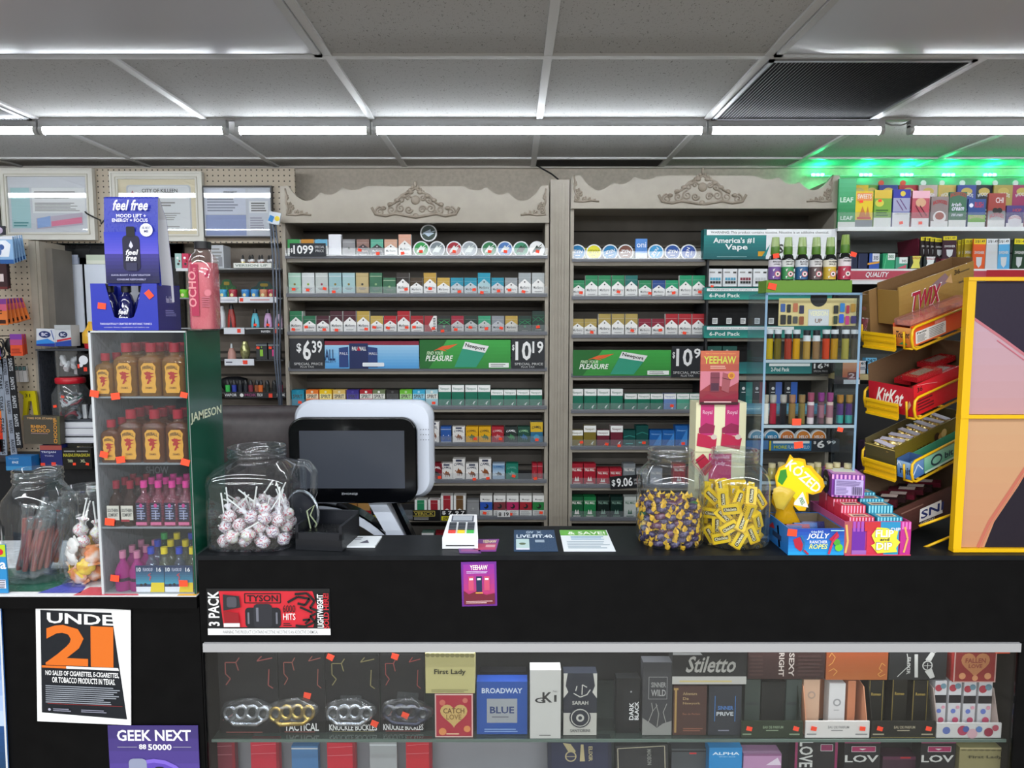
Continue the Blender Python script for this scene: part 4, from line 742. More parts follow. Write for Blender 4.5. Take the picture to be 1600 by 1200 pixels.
def put_lolly(p, rot, k, label, group):
    t = empty('lollipop', label, 'lollipop', p, group, rot)
    for nm, me in zip(('candy', 'stick'), lol[k]): o = bpy.data.objects.new(nm, me); sc.collection.objects.link(o); o.parent = t
LW = ['red and white', 'violet and white', 'mostly white']
pp = pack(66, JR * .91, 4, .0172, JH * .52)
for i, (x, y, z) in enumerate(pp):
    k = i % 3; d = sqrt(x * x + y * y)
    # stick points inward and up so that it stays in the jar
    tgt = Vector((-x * .8 + random.uniform(-.08, .08), -y * .8 + random.uniform(-.08, .08), random.uniform(-.03, .12) + max(0, .03 - z))); dirv = -tgt.normalized()
    rot = dirv.to_track_quat('Z', 'Y').to_euler()
    put_lolly((j1c[0] + x, j1c[1] + y, j1c[2] + z + .002), rot, k, f'{LW[k]} wrapped lollipop on a paper stick in the square jar', f'{LW[k]} lollipops in the square jar')
# round jars on the right of the counter
J2 = on(1054, 861); JR2 = (W(1104, 790, J2.y + .08).x - W(1003, 790, J2.y + .08).x) / 2; JH2 = W(1054, 703, J2.y + .08).z - TZ
j2c = (J2.x + .004, J2.y + JR2 * .95, TZ + .001); jar('candy_jar', 'clear jar of purple twist-wrapped candies on the counter', j2c, JR2, JH2, 2.6, .68)
J3 = on(1158, 861); JR3 = (W(1211, 790, J3.y + .08).x - W(1107, 790, J3.y + .08).x) / 2
j3c = (J3.x + .004, J3.y + JR3 * .95, TZ + .001); jar('candy_jar', 'clear jar of small yellow gum cartons on the counter', j3c, JR3, JH2, 2.6, .68)
ym = noisemat('yellow_twist', [(.3, 'd8a020'), (.6, 'e8bc30'), (.8, 'b07818')], 60, .3); pur = [noisemat('purple_wrap', [(.3, '1c1428'), (.55, '3a2a50'), (.75, '8a84a0')], 50, .2), noisemat('plum_wrap', [(.3, '2a1020'), (.55, '5a2040'), (.78, 'a090a0')], 50, .2), noisemat('green_wrap', [(.3, '103018'), (.6, '2a7a40'), (.8, 'a0b0a0')], 50, .2)]
cdm = []
for k in range(3):
    b = MB(); b.T = Matrix.Rotation(pi / 2, 4, 'Y'); b.lathe([(.003, -.014, 3), (.008, -.011, 3), (.0088, 0, 3), (.008, .011, 3), (.003, .014, 3)], pur[k], 10); me = b.build('sweet', link=False).data
    b = MB(); b.T = Matrix.Rotation(pi / 2, 4, 'Y')
    for s in (-1, 1):
        n = 10; vs = [(.002 * cos(2 * pi * i / n), .002 * sin(2 * pi * i / n), s * .013) for i in range(n)] + [((.008 + .003 * (i % 2)) * cos(2 * pi * i / n), .005 * sin(2 * pi * i / n), s * (.023 + .002 * (i % 3))) for i in range(n)]
        b.add(vs, [(i, (i + 1) % n, (i + 1) % n + n, i + n) for i in range(n)] + [tuple(range(n, 2 * n))], ym)
    cdm.append((me, b.build('twist_end', link=False).data))
pp = pack(235, JR2 * .97, 2.6, .0102, JH2 * .6, rx=1.2); CN = ['dark purple', 'plum', 'green']
for i, (x, y, z) in enumerate(pp):
    k = 2 if i % 29 == 7 else (1 if i % 3 == 0 else 0)
    rt = Vector((-y, x, random.uniform(-.02, .03))); 
    if random.random() < .4: rt = Vector((random.uniform(-1, 1), random.uniform(-1, 1), random.uniform(-.8, .8))) * .02 + rt * .4
    e = rt.normalized().to_track_quat('X', 'Z').to_euler()
    t = empty('wrapped_candy', f'{CN[k]} twist-wrapped candy with yellow ends in the first round jar', 'candy', (j2c[0] + x, j2c[1] + y, j2c[2] + z + .001), f'{CN[k]} candies in the round jar', e)
    for nm, me in zip(('sweet', 'twist_end'), cdm[k]): o = bpy.data.objects.new(nm, me); sc.collection.objects.link(o); o.parent = t
# yellow gum cartons
b = MB(); b.T = Matrix.Translation((0, 0, 0)); b.box(-.0135, -.008, -.024, .0135, .008, .024, M('e6c012', .3)); b.T = Matrix.Translation((0, -.008, 0)); art(b, -.0135, -.024, .027, .048, 0, 'r .0 .0 1 .06 c89a10|R .3 .12 .7 .88 .12 4a3a1a|v .36 .16 .64 .84 f0e8c0 Chiclets', .0001)
b.T = Matrix.Translation((0, .008, 0)) @ Matrix.Rotation(pi, 4, 'Z'); art(b, -.0135, -.024, .027, .048, 0, 'r .2 .6 .8 .85 f4f2e8|l .25 .62 .75 .82 4 222|l .2 .15 .8 .5 5 8a7a1a', .0001); b.T = Matrix.Translation((-.0135, 0, 0)) @ Matrix.Rotation(-pi / 2, 4, 'Z'); art(b, -.008, -.024, .016, .048, 0, 'l .2 .1 .8 .9 7 8a7a1a', .0001)
gme = b.build('gum_carton', link=False).data
for i, (x, y, z) in enumerate(pack(62, JR3 * .95, 2.6, .0165, JH2 * .66, rx=1.25)):
    a = math.atan2(y, x) + pi / 2
    o = bpy.data.objects.new('gum_carton', gme); sc.collection.objects.link(o); o.location = (j3c[0] + x, j3c[1] + y, j3c[2] + z + .006)
    o.rotation_euler = (random.uniform(-.4, .4), random.choice((0, .6, -.7, 1.4, -.4, .9)) + random.uniform(-.2, .2), a * .35 + random.uniform(-.3, .3) if y < 0 else a)
    tag(o, 'small yellow gum carton with dark lettering in the second round jar', 'gum carton', 'yellow gum cartons in the jar')
# ================================================================== left counter: bottle rack
RKY = YF + .012; RKB = RKY + .2; zb_ = LZ + .0022
RL, RR = W(149, 720, RKY).x, W(298, 720, RKY).x; RC = (RL + RR) / 2; RH = W(220, 517, RKY).z - zb_; hw = (RR - RL) / 2
rk = empty('bottle_rack', 'clear-fronted rack of liquor bottles with a green side panel', 'display rack', (RC, RKY, zb_))
ac = clear('acrylic_sheet', 'f4f6f8', .03, .45, .03, .012)
b = MB(); b.box(-hw, 0, 0, -hw + .004, .2, RH, M('8f9496', .3)); b.box(-hw - .001, -.001, 0, -hw + .005, .006, RH, M('b9bdc0', .3)); b.build('side_panel', rk)
gp = MB(); gp.box(hw - .004, 0, 0, hw, .2, RH, noisemat('bottle_green_sheet', [(.3, '0d3f2e'), (.7, '155440')], 3, .22))
gp.T = Matrix.Translation((hw, 0, 0)) @ Matrix.Rotation(pi / 2, 4, 'Z'); art(gp, 0, 0, .2, RH, 0, 'x .5 .67 .92 .045 0 d8dcc0 JAMESON|r 0 0 .02 1 c0c6c4', .0003); gp.build('side_panel', rk)['label'] = 'green side panel with pale lettering'
b = MB(); b.box(-hw + .004, .196, 0, hw - .004, .2, RH, M('3d4643', .35)); b.build('back_panel', rk)
b = MB(); b.box(-hw, 0, RH - .004, hw, .2, RH, ac); b.box(-hw, -.001, RH - .004, hw, .003, RH, M('b4babc', .2)); b.build('top_panel', rk)
RS = [W(220, y, RKY).z - zb_ for y in (620, 724, 824, 919)]
for z in RS[:3] + [.004]: b = MB(); b.box(-hw + .004, .003, z - .004, hw - .004, .196, z, M('9aa0a2', .3, alpha=.85)); b.build('shelf', rk)
b = MB(); b.box(-hw + .004, .0005, .004, hw - .004, .0022, RH - .004, ac); b.build('front_sheet', rk)
for (px, py, s) in ((148, 615, .022), (181, 619, .022), (288, 617, .018), (163, 710, .02), (189, 718, .022), (290, 722, .022), (172, 815, .024), (180, 903, .022), (287, 911, .022)):
    q = W(px, py, RKY) - Vector(rk.location); sticker(rk, q.x, q.z, y=-.0026, s=s)
# bottles
capr = M('a3182c', .35); amber = clear('amber_bottle', 'd09a48', .05, .6, .03, .34, 'b07a20'); amber2 = clear('amber_bottle_dark', 'b07030', .05, .6, .03, .34, '8a4a14'); glassm = clear('bottle_glass', 'f0f4f2', .08, .7, .03, .05)
def bottle(kind, label, group, cx, y, z, base, name='liquor_bottle'):
    k = ('bt', kind)
    if k not in PC:
        parts = []
        if kind in ('fb', 'fs', 'fb2', 'fs2'):
            big = kind.startswith('fb'); W_, D_, H_ = (.0272, .017, .103) if big else (.0222, .014, .083); lq = amber2 if kind.endswith('2') else amber
            b = MB(); b.lathe([(1, 0, 6), (1.03, .004, 6), (1.03, H_ * .8, 6), (.98, H_ * .87, 6), (.84, H_ * .93, 5), (.52, H_ * .97, 3), (.42, H_ * .99, 2), (.42, H_ * 1.06, 2)], lq, 24, sx=W_, sy=D_); parts.append(('body', b))
            b = MB(); b.lathe([(.46 * W_, H_ * 1.06), (.46 * W_, H_ * 1.28)], capr, 16); parts.append(('cap', b))
            b = MB(); art(b, -W_ * .68, H_ * .08, W_ * 1.36, H_ * .72, -D_ * 1.045, 'p e3a63a .08,0 .92,0 1,.12 .95,.3 1,.5 .95,.7 1,.88 .8,1 .2,1 0,.88 .05,.7 0,.5 .05,.3 0,.12|A .12 .76 .88 .87 3a2010 FIREBALL|d .2 .3 .92 .74 b0281c|t .28 .14 .74 .21 5a3010 CINNAMON', .0004); parts.append(('label', b))
        elif kind == 'sc':
            b = MB(); b.lathe([(.0165, 0), (.0175, .004), (.0175, .036), (.013, .05), (.006, .058), (.006, .068)], clear('brown_bottle', '8a5430', .05, .6, .03, .4, '4a2814'), 20); parts.append(('body', b))
            b = MB(); b.lathe([(.0075, .066), (.0075, .08)], M('8f1a30', .35), 14); parts.append(('cap', b))
            b = MB(); art(b, -.014, .012, .028, .026, -.0182, 'r 0 0 1 1 d6d0c0|b .05 .55 .95 .8 444 SOUTHERN|b .1 .25 .9 .48 444 COMFORT|r 0 -.1 .7 .05 a02030', .0003); parts.append(('label', b))
        elif kind == 'pk':
            b = MB(); b.lathe([(.0155, 0, 4), (.016, .003, 4), (.016, .044, 4), (.01, .052, 3), (.006, .055), (.006, .07)], clear('pink_bottle', 'e8a8b8', .05, .6, .03, .25, 'c06a80'), 20); parts.append(('body', b))
            b = MB(); b.lathe([(.0078, .068), (.0078, .08)], M('d83a90', .35), 14); parts.append(('cap', b))
            b = MB(); art(b, -.0125, .009, .025, .034, -.0166, 'r 0 0 1 1 1c1a30|l .1 .1 .9 .9 6 8a90b0|c .5 .85 .15 c03a80|r .45 .1 .55 .6 aab|r 0 -.18 1 -.02 d06a90', .0003); parts.append(('label', b))
        elif kind == 'pk2':
            b = MB(); b.lathe([(.017, 0), (.018, .004), (.018, .034), (.012, .046), (.0065, .052), (.0065, .06)], clear('magenta_bottle', 'e060b8', .05, .6, .03, .45, 'c8289a'), 20); b.lathe([(.0182, .018), (.0182, .024)], M('2a1430', .3), 20, caps=(False, False)); parts.append(('body', b))
            b = MB(); b.lathe([(.0075, .058), (.0075, .071)], M('c87a98', .4), 14); parts.append(('cap', b))
        else:
            b = MB(); b.lathe([(.0145, 0), (.015, .004), (.015, .038), (.010, .05), (.0062, .054), (.0062, .064)], clear('mini_' + kind, {'mb': 'd0d8e8', 'my': 'e0e4d0', 'mg': '5ab878'}[kind], .06, .6, .03, .12, {'mb': '8a98b8', 'my': 'a8ac90', 'mg': '2a8a4a'}[kind]), 18); parts.append(('body', b))
            b = MB(); b.lathe([(.0078, .063), (.0078, .075)], M({'mb': '2440b0', 'my': 'e0c818', 'mg': '2a9a48'}[kind], .35), 14); parts.append(('cap', b))
        if not kind.startswith('f'):
            for n_, b_ in parts: b_.v = [Vector((v[0] * 1.08, v[1] * 1.08, v[2] * 1.42)) for v in b_.v]
        PC[k] = [(n_, b_.build(n_, link=False).data) for n_, b_ in parts]
    t = empty(name, label, 'bottle', (cx, y, z), group)
    for n_, me in PC[k]: o = bpy.data.objects.new(n_, me); sc.collection.objects.link(o); o.parent = t
    return t
def bx(px, dy=.02): return W(px, 600, RKY + dy).x
for r, (xs, sx_, kd) in enumerate((((201, 239, 276), 166, ('fb', 'fs')), ((203, 240, 277), 170, ('fb2', 'fs2')))):
    z = zb_ + RS[r] + .0003; row = ['top', 'second'][r]
    for d in range(3):
        for i, px in enumerate(xs):
            x_ = RC + (bx(px) - RC) - .004
            bottle(kd[0], f"large amber cinnamon whisky bottle, {['left', 'middle', 'right'][i]} one in the {['front', 'second', 'third'][d]} line, {row} shelf of bottle rack", 'amber bottles in the bottle rack', x_, RKY + .026 + d * .042, z, 0)
        if d < 2: bottle(kd[1], f"small amber cinnamon whisky bottle in the {['front', 'second'][d]} line, {row} shelf of bottle rack", 'amber bottles in the bottle rack', bx(sx_), RKY + .022 + d * .05, z, 0)
z = zb_ + RS[2] + .0003
for d in range(3):
    for i, px in enumerate((172, 194)): bottle('sc', f"{['left', 'right'][i]} dark brown miniature with red cap in the {['front', 'second', 'third'][d]} line of the rack", 'miniatures on the third rack shelf', bx(px), RKY + .024 + d * .04, z, 0)
    for i, px in enumerate((217, 240, 262, 284)): bottle('pk', f"pink miniature with magenta cap, {nth(i)} in the {['front', 'second', 'third'][d]} line of the rack", 'miniatures on the third rack shelf', bx(px) - .002, RKY + .024 + d * .04, z, 0)
z = zb_ + .0043
for d in range(3):
    for i, px in enumerate((176, 199)): bottle('pk2', f"{['left', 'right'][i]} magenta bottle with pink cap in the {['front', 'second', 'third'][d]} line at the rack bottom", 'bottles at the bottom of the rack', bx(px), RKY + .026 + d * .045, z, 0)
for i, px in enumerate((213, 258)):
    o = B('bottle_carton', f"{['left', 'right'][i]} blue ten-pack carton of miniatures at the rack bottom", 'carton', (px, 884, px + 44, 919), RKY + .006, .002, '1d3a66', 'g 0 .3 1 1 3aa0b8 16284e|r 0 0 1 .2 e8eaee|p e8cc20 .5,0 1,0 1,.36 .55,.36|b .05 .78 .2 .94 eee 10|t .28 .8 .62 .92 dde FLAVORS OF|b .76 .78 .92 .94 eee 16|s c03a4a .03 .5,.45 .55,.6 .45,.65 .55,.72|c .2 .28 .05 1a1a1a|c .35 .3 .05 1a1a1a', 'ten-pack cartons in the rack', z=z)
    for j in range(2):
        for d in range(3):
            kd = ('mb', 'my', 'my', 'mg', 'mb', 'my', 'my', 'my', 'mg', 'my', 'mb', 'my')[(i * 2 + j + d * 4) % 12] if d else ('mb', 'my')[j]
            bottle(kd, f"clear miniature with {dict(mb='blue', my='yellow', mg='green')[kd]} cap, {['left', 'right'][j]} one in line {['one', 'two', 'three'][d]} of the {['left', 'right'][i]} carton", 'miniatures in the ten-pack cartons', bx(px + 12 + 21 * j, .03) , RKY + .026 + .035 * d, z + (.004 if d == 0 else .004 + .008 * d), 0)
sign('small black sign with pale lettering behind the pink miniatures', (221, 727, 292, 742), '151515', 'b .1 .1 .6 .9 999 SHOW', Y=RKY + .17)
# on top of the rack: promo display and pink bottle
TR = zb_ + RH + .001; fy = RKY + .01
fd = empty('promo_display', 'blue carton display of shots with a tall arched card', 'display box', (W(195, 500, fy).x, fy, TR)); O = fd.location
blu = '2430a0'
def fx(px, Y=fy): return W(px, 450, Y).x - O.x
def fz(py, Y=fy): return W(200, py, Y).z - O.z
b = MB(); fxl, fxr, fzt = fx(141), fx(245), fz(443)
b.prism([(fxl, 0), (fxr, 0), (fxr, fzt), (fx(222), fzt), (fx(213), fz(480)), (fx(207), fz(495)), (fx(203), fz(497)), (fx(180), fz(497)), (fx(176), fz(495)), (fx(164), fzt), (fxl, fzt)], 0, .002, M(blu, .35)); art(b, fxl, 0, fxr - fxl, fzt, 0, 't .12 .12 .9 .16 dde THOUGHTFULLY CRAFTED BY BOTANIC TONICS|t .18 .05 .86 .08 bbc contains dietary supplement ask before use')
b.build('tray_front', fd)
b = MB(); b.box(fxr - .002, .002, 0, fxr, .115, fzt - .002, M('33307a', .35)); b.T = Matrix.Translation((fxr, 0, 0)) @ Matrix.Rotation(pi / 2, 4, 'Z'); art(b, .004, 0, .11, fzt, 0, 'b .35 .6 .72 .75 c8c8e8 feel free|l .3 .3 .8 .45 4 8a8ac8'); b.T = Matrix.Identity(4)
b.box(fxl, .002, 0, fxl + .002, .115, fzt - .002, M(blu, .35)); b.box(fxl, .115, 0, fxr, .117, fzt, M(blu, .35)); b.box(fxl + .002, .002, 0, fxr - .002, .115, .002, M('ddd')); b.build('tray_side', fd)
for s in ((158, 478, .02, .3), (233, 460, .02, .8)): 
    q = Vector((fx(s[0]), 0, fz(s[1]))); sticker(fd, q.x, q.z, y=-.0016, s=s[2], r=s[3])
# arched card: front sheet curves over the top and down behind
cw0, cw1 = fx(165), fx(249); zt0, zt1 = fz(445), fz(306); n = 14; vs = []; fs = []
prof2 = [(.012, zt0 - .002), (.004, (zt0 + zt1) / 2), (.012, zt1 - .004), (.016, zt1), (.05, zt1 - .05), (.07, zt0 + .03), (.074, zt0 - .04)]
cb = MB()
for (y0, z0), (y1, z1) in zip(prof2, prof2[1:]):
    cb.add([(cw0, y0, z0), (cw1, y0, z0), (cw1, y1, z1), (cw0, y1, z1)], [(0, 1, 2, 3)], M(blu, .3) if y0 < .013 else M('d9dbe2', .5)); cb.add([(cw0, y0 + .0012, z0), (cw1, y0 + .0012, z0), (cw1, y1 + .0012, z1), (cw0, y1 + .0012, z1)], [(3, 2, 1, 0)], M('d9dbe2', .5) if y0 < .013 else M('2a2f98', .35))
ca = MB(); W0 = cw1 - cw0; H0 = zt1 - zt0
art(cb, cw0, zt0, W0, H0, .004, 'g 0 .02 1 .35 101038 3a3488|g 0 .35 1 .6 5a50c0 2834b0|i .2 .84 .85 .96 f2f2fa feel free|b .25 .76 .8 .8 e0e0f2 MOOD LIFT +|b .17 .71 .83 .75 e0e0f2 ENERGY + FOCUS|R .34 .16 .66 .56 .08 141230|R .42 .54 .58 .66 .03 0c0c14|p c8c8e0 .46,.44 .5,.5 .54,.44 .5,.41|i .4 .34 .62 .4 f0f0f8 feel|i .4 .27 .6 .34 f0f0f8 free|r .4 .16 .6 .25 2a2a4a|c .8 .62 .12 eef0f6|b .72 .63 .88 .66 447 ASK ABOUT|b .76 .59 .84 .62 447 ME|b .12 .1 .84 .12 aac KAVA ROOT + LEAF KRATOM|b .22 .05 .76 .07 aac CONSUME RESPONSIBLY', .00025)
cb.build('arched_card', fd)['label'] = 'tall arched card picturing a dark bottle'
b = MB(); 
for s in (-1, 1): pass
side = [(.014, zt0 - .04), (.004, (zt0 + zt1) / 2), (.015, zt1 - .002), (.05, zt1 - .05), (.072, zt0 - .02)]
for i, px in enumerate((171, 198, 225)):
    t = empty('shot_bottle', f"{['left', 'middle', 'right'][i]} dark blue shot bottle in the blue carton display", 'bottle', (W(px, 470, fy + .03).x, fy + .03, TR + .0035), 'shot bottles in the carton display')
    b = MB(); b.lathe([(.017, 0), (.018, .004), (.018, .066), (.013, .083), (.009, .088), (.009, .094)], M('10124a', .12, coat=.8, var=0), 20); art(b, -.014, .02, .028, .045, -.0183, 'i .1 .35 .9 .65 e8e8f4 feel|i .1 .02 .9 .32 e8e8f4 free|p dde .4,.8 .5,1 .6,.8 .5,.7', .0002); b.build('body', t)
    b = MB(); b.lathe([(.0115, .091), (.0115, .112)], M('0d0d12', .4), 16); b.build('cap', t)
q = fy + .02; t = empty('juice_bottle', 'tall clear bottle of pink drink with black cap on the rack', 'bottle', (W(318, 450, q + .03).x, q + .035, TR)); hh = W(318, 378, q + .035).z - TR; r_b = (W(339, 450, q).x - W(298, 450, q).x) / 2
b = MB(); b.lathe([(r_b * .93, 0, 4), (r_b, .006, 4), (r_b, hh * .68, 4), (r_b * .96, hh * .78, 3.4), (r_b * .8, hh * .85, 2.6), (r_b * .62, hh * .88, 2), (r_b * .58, hh * .93, 2)], clear('juice_bottle_plastic', 'fbf4f4', .07, .7, .03), 28, caps=(True, False)); b.build('body', t)
b = MB(); b.lathe([(r_b * .9, .003, 4), (r_b * .965, .008, 4), (r_b * .965, hh * .68, 4), (r_b * .93, hh * .76, 3.4)], M('cf7582', .25), 28); b.build('drink', t)
b = MB(); b.lathe([(r_b * .62, hh * .92), (r_b * .62, hh)], M('17181c', .4), 20); b.build('cap', t)
b = MB(); art(b, -r_b, 0, 2 * r_b, hh, -r_b * 1.0 - .0015, 'r .22 .16 .5 .74 a02548|v .12 .26 .42 .66 d28a90 OCHO|t .32 .66 .42 .7 d28a90 tt|c .85 .42 .15 b8606c|c .85 .42 .12 c87480|p a02548 .75,.6 .95,.72 .9,.6|l .62 .26 .95 .38 5 b06070', .0002); b.build('label', t)
# ================================================================== left jars
JA = HZ(35, 918, LZ); jc = (JA.x, JA.y + .085, LZ + .0035); JHa = W(45, 735, JA.y + .085).z - LZ
jar('candy_jar', 'large clear jar of long wrapped candy sticks at the far left', jc, .083, JHa, 2.6, .7, None)
stm = [noisemat('candy_stick_red', [(.35, '7a2420'), (.55, 'a8483c'), (.7, 'd8c0b0')], 30, .15, stretch=(1, 1, .3)), noisemat('candy_stick_wrap', [(.3, '9aa09c'), (.6, 'd0d6d4'), (.8, '7a9a5a')], 50, .12)]
b = MB(); b.lathe([(.0058, .02), (.0068, .03), (.0068, .125), (.0058, .135)], stm[0], 8); s0 = b.build('candy', link=False).data
b = MB(); b.lathe([(.0076, 0), (.0084, .012), (.0084, .142), (.006, .15), (.0095, .17), (.008, .172)], clear('cellophane', 'f8fafa', .1, .5, .15, .04), 8); s1 = b.build('wrapper', link=False).data
for i, (x, y, z) in enumerate(pack(44, .07, 2.4, .0085, .2, 40)):
    lx = random.uniform(.12, .5); ly = random.uniform(-.15, .12)
    t = empty('candy_stick', 'red candy stick in clear wrapper standing in the far left jar', 'candy', (jc[0] + x * .5 - lx * .085, jc[1] + y * .7, jc[2] + .006 + .03 * (i % 4 == 0)), 'candy sticks in the far left jar', (ly, lx, 0))
    for nm, me in (('candy', s0), ('wrapper', s1)): o = bpy.data.objects.new(nm, me); sc.collection.objects.link(o); o.parent = t
JB = HZ(118, 922, LZ); jd = (JB.x, JB.y + .07, LZ + .0035); JHb = W(118, 762, JB.y + .07).z - LZ
jar('candy_jar', 'clear jar of mixed bagged candy beside the bottle rack', jd, .066, JHb, 2.6, .86, None)
mixm = [noisemat('candy_bag_orange', [(.3, 'c0401c'), (.5, 'e08a50'), (.7, 'ece4dc')], 25, .25), noisemat('candy_bag_yellow', [(.3, 'd8a010'), (.55, 'e8c840'), (.75, 'b02818')], 25, .25), noisemat('candy_bag_clear', [(.3, 'cfcac6'), (.6, 'efe9e4'), (.8, 'c85a3a')], 30, .2)]
bagm = []
for k in range(3):
    b = MB(); b.ball((0, 0, 0), (.018, .008, .022), mixm[k], 14, 10); b.v = [Vector((v[0] * (1.1 + .25 * abs(sin(v[2] * 160))), v[1] * (1 + .3 * sin(v[0] * 300)), v[2])) for v in b.v]
    b.box(-.016, -.001, .02, .016, .001, .027, mixm[k]); b.box(-.016, -.001, -.027, .016, .001, -.02, mixm[k]); bagm.append(b.build('candy_bag', link=False).data)
for i, (x, y, z) in enumerate(pack(30, .058, 2.6, .0165, .1, 40)):
    k = i % 3
    o = bpy.data.objects.new('candy_bag', bagm[k]); sc.collection.objects.link(o); o.location = (jd[0] + x, jd[1] + y, jd[2] + z + .006); o.rotation_euler = (random.uniform(-.5, .5), random.uniform(-1.2, 1.2), math.atan2(y, x) + pi / 2 if y < 0 else random.uniform(0, 3))
    tag(o, f"{['orange and white', 'yellow', 'clear'][k]} little candy bag in the jar beside the bottle rack", 'candy bag', f"{['orange', 'yellow', 'clear'][k]} candy bags in the left jar")
for i in range(7):
    a = random.uniform(0, 6.28); x, y = .025 * cos(a), .025 * sin(a); d = Vector((random.uniform(-.6, .6), random.uniform(-.3, .3), -1)).normalized()
    put_lolly((jd[0] + x, jd[1] + y, jd[2] + .105 + .006 * i), d.to_track_quat('Z', 'Y').to_euler(), 2, 'pale lollipop with long stick on the bagged candy, left jar', 'lollipops in the left jar')
for px, py, Y in ((17, 760, JA.y + .0), (83, 799, JB.y), (97, 851, JB.y)):
    pass
o = B('candy_carton', 'blue and green candy card before the far left jar, cut by the edge', 'card', (-30, 851, 12, 915), YF + .015, .004, '2a80b8', 'p a8c020 0,.75 1,.75 1,1 0,1|c .8 .85 .12 c02030|b .5 .5 1 .7 dde Ba|r .7 .1 .95 .28 dde|l .7 .1 .95 .28 5 222', z=LZ + .0045)
# ================================================================== left background: pegboard, frames, window, shelves
pegm, nt_, bs_ = newmat('pegboard'); N = nt_.nodes; L = nt_.links
tc = N.new('ShaderNodeTexCoord'); sx_ = N.new('ShaderNodeSeparateXYZ'); L.new(tc.outputs['Object'], sx_.inputs[0]); dd_ = []
for ax in ('X', 'Z'):
    m1 = N.new('ShaderNodeMath'); m1.operation = 'MULTIPLY'; m1.inputs[1].default_value = 1 / .0254; L.new(sx_.outputs[ax], m1.inputs[0])
    m2 = N.new('ShaderNodeMath'); m2.operation = 'FRACT'; L.new(m1.outputs[0], m2.inputs[0])
    m3 = N.new('ShaderNodeMath'); m3.operation = 'SUBTRACT'; m3.inputs[1].default_value = .5; L.new(m2.outputs[0], m3.inputs[0])
    m4 = N.new('ShaderNodeMath'); m4.operation = 'POWER'; m4.inputs[1].default_value = 2; L.new(m3.outputs[0], m4.inputs[0]); dd_.append(m4)
ad = N.new('ShaderNodeMath'); L.new(dd_[0].outputs[0], ad.inputs[0]); L.new(dd_[1].outputs[0], ad.inputs[1])
lt = N.new('ShaderNodeMath'); lt.operation = 'LESS_THAN'; lt.inputs[1].default_value = .018; L.new(ad.outputs[0], lt.inputs[0])
mxc = N.new('ShaderNodeMix'); mxc.data_type = 'RGBA'; mxc.inputs[6].default_value = rgb('bbae9b'); mxc.inputs[7].default_value = rgb('2c2824'); L.new(lt.outputs[0], mxc.inputs[0]); L.new(mxc.outputs[2], bs_.inputs['Base Color']); bs_.inputs['Roughness'].default_value = .55
YP = 3.3; YPL = 3.12
b = MB(); x0, x1 = -2.9, W(461, 300, YP).x; z0, z1 = W(300, 380, YP).z, W(300, 263, YP).z
b.box(x0, YP, z0, x1, YP + .012, z1, pegm); tag(b.build('pegboard', None), 'long taupe pegboard strip behind the framed certificates', 'pegboard')
b = MB(); x1 = W(52, 500, YPL).x; za, zb2 = .9, W(40, 376, YPL).z
b.box(-2.9, YPL, za, x1, YPL + .012, W(20, 374, YPL).z, pegm); tag(b.build('pegboard'), 'tall taupe pegboard panel of hanging goods at the far left', 'pegboard')
b = MB(); b.box(x1 + .001, YPL - .004, za, x1 + .03, YPL + .02, zb2 - .002, pm); b.box(x1 + .031, YPL, za, x1 + .045, YP + .0, zb2 - .002, pm); b.box(x1 + .0455, YPL + .04, za, x1 + .075, YP + .0, zb2 - .03, pdark)
tag(b.build('corner_post'), 'taupe corner post between the pegboard and the window', 'post')
def frame(label, rect, Y, fw, fcol, matc, ops, beads=True, roll=0):
    x0, y0, x1, y1 = rect; A, C = W(x0, y1, Y), W(x1, y0, Y); w, h = (C.x - A.x) , C.z - A.z
    t = empty('picture_frame', label, 'frame', ((A.x + C.x) / 2, Y, A.z), None, (0, roll, 0)); fm = M(fcol, .4)
    b = MB()
    for q in ((-w / 2, 0, w / 2, fw), (-w / 2, h - fw, w / 2, h), (-w / 2, fw, -w / 2 + fw, h - fw), (w / 2 - fw, fw, w / 2, h - fw)):
        b.box(q[0], 0, q[1], q[2], .02, q[3], fm)
    if beads:
        g_ = M('b8b4a4', .45)
        for q in ((-w / 2 + fw * .72, fw * .68, w / 2 - fw * .72, fw * .8), (-w / 2 + fw * .72, h - fw * .8, w / 2 - fw * .72, h - fw * .68), (-w / 2 + fw * .68, fw * .72, -w / 2 + fw * .8, h - fw * .72), (w / 2 - fw * .8, fw * .72, w / 2 - fw * .68, h - fw * .72)): b.box(q[0], -.002, q[1], q[2], 0, q[3], g_)
        for q in ((-w / 2, 0, w / 2, fw * .25), (-w / 2, h - fw * .25, w / 2, h), (-w / 2, fw * .25, -w / 2 + fw * .25, h - fw * .25), (w / 2 - fw * .25, fw * .25, w / 2, h - fw * .25)): b.box(q[0], -.005, q[1], q[2], 0, q[3], fm)
    b.build('frame', t)
    b = MB(); b.box(-w / 2 + fw, .010, fw, w / 2 - fw, .014, h - fw, M(matc, .7)); art(b, -w / 2 + fw, fw, w - 2 * fw, h - 2 * fw, .010, ops, .0002); b.build('document', t)
    b = MB(); b.box(-w / 2 + fw, .0045, fw, w / 2 - fw, .006, h - fw, clear('frame_glass', 'ffffff', .035, .4, .02)); b.build('glass', t)
YFm = YP - .025
frame('white framed certificate with a teal band at the upper left', (3, 263, 144, 375), YFm, .035, 'd4d2ca', 'c9cdd4', 'r .03 .08 .27 .8 a2c8cc|l .05 .1 .25 .2 2 4a8a90|r .3 .35 .97 .8 dfe2e4|l .33 .6 .9 .74 5 555|l .33 .38 .9 .54 6 888|p b8b0c0 .34,.06 .93,.14 .93,.36 .34,.26|p 8aa8d8 .35,.08 .52,.11 .52,.3 .35,.25|p d87a98 .53,.11 .92,.17 .92,.28 .53,.2')
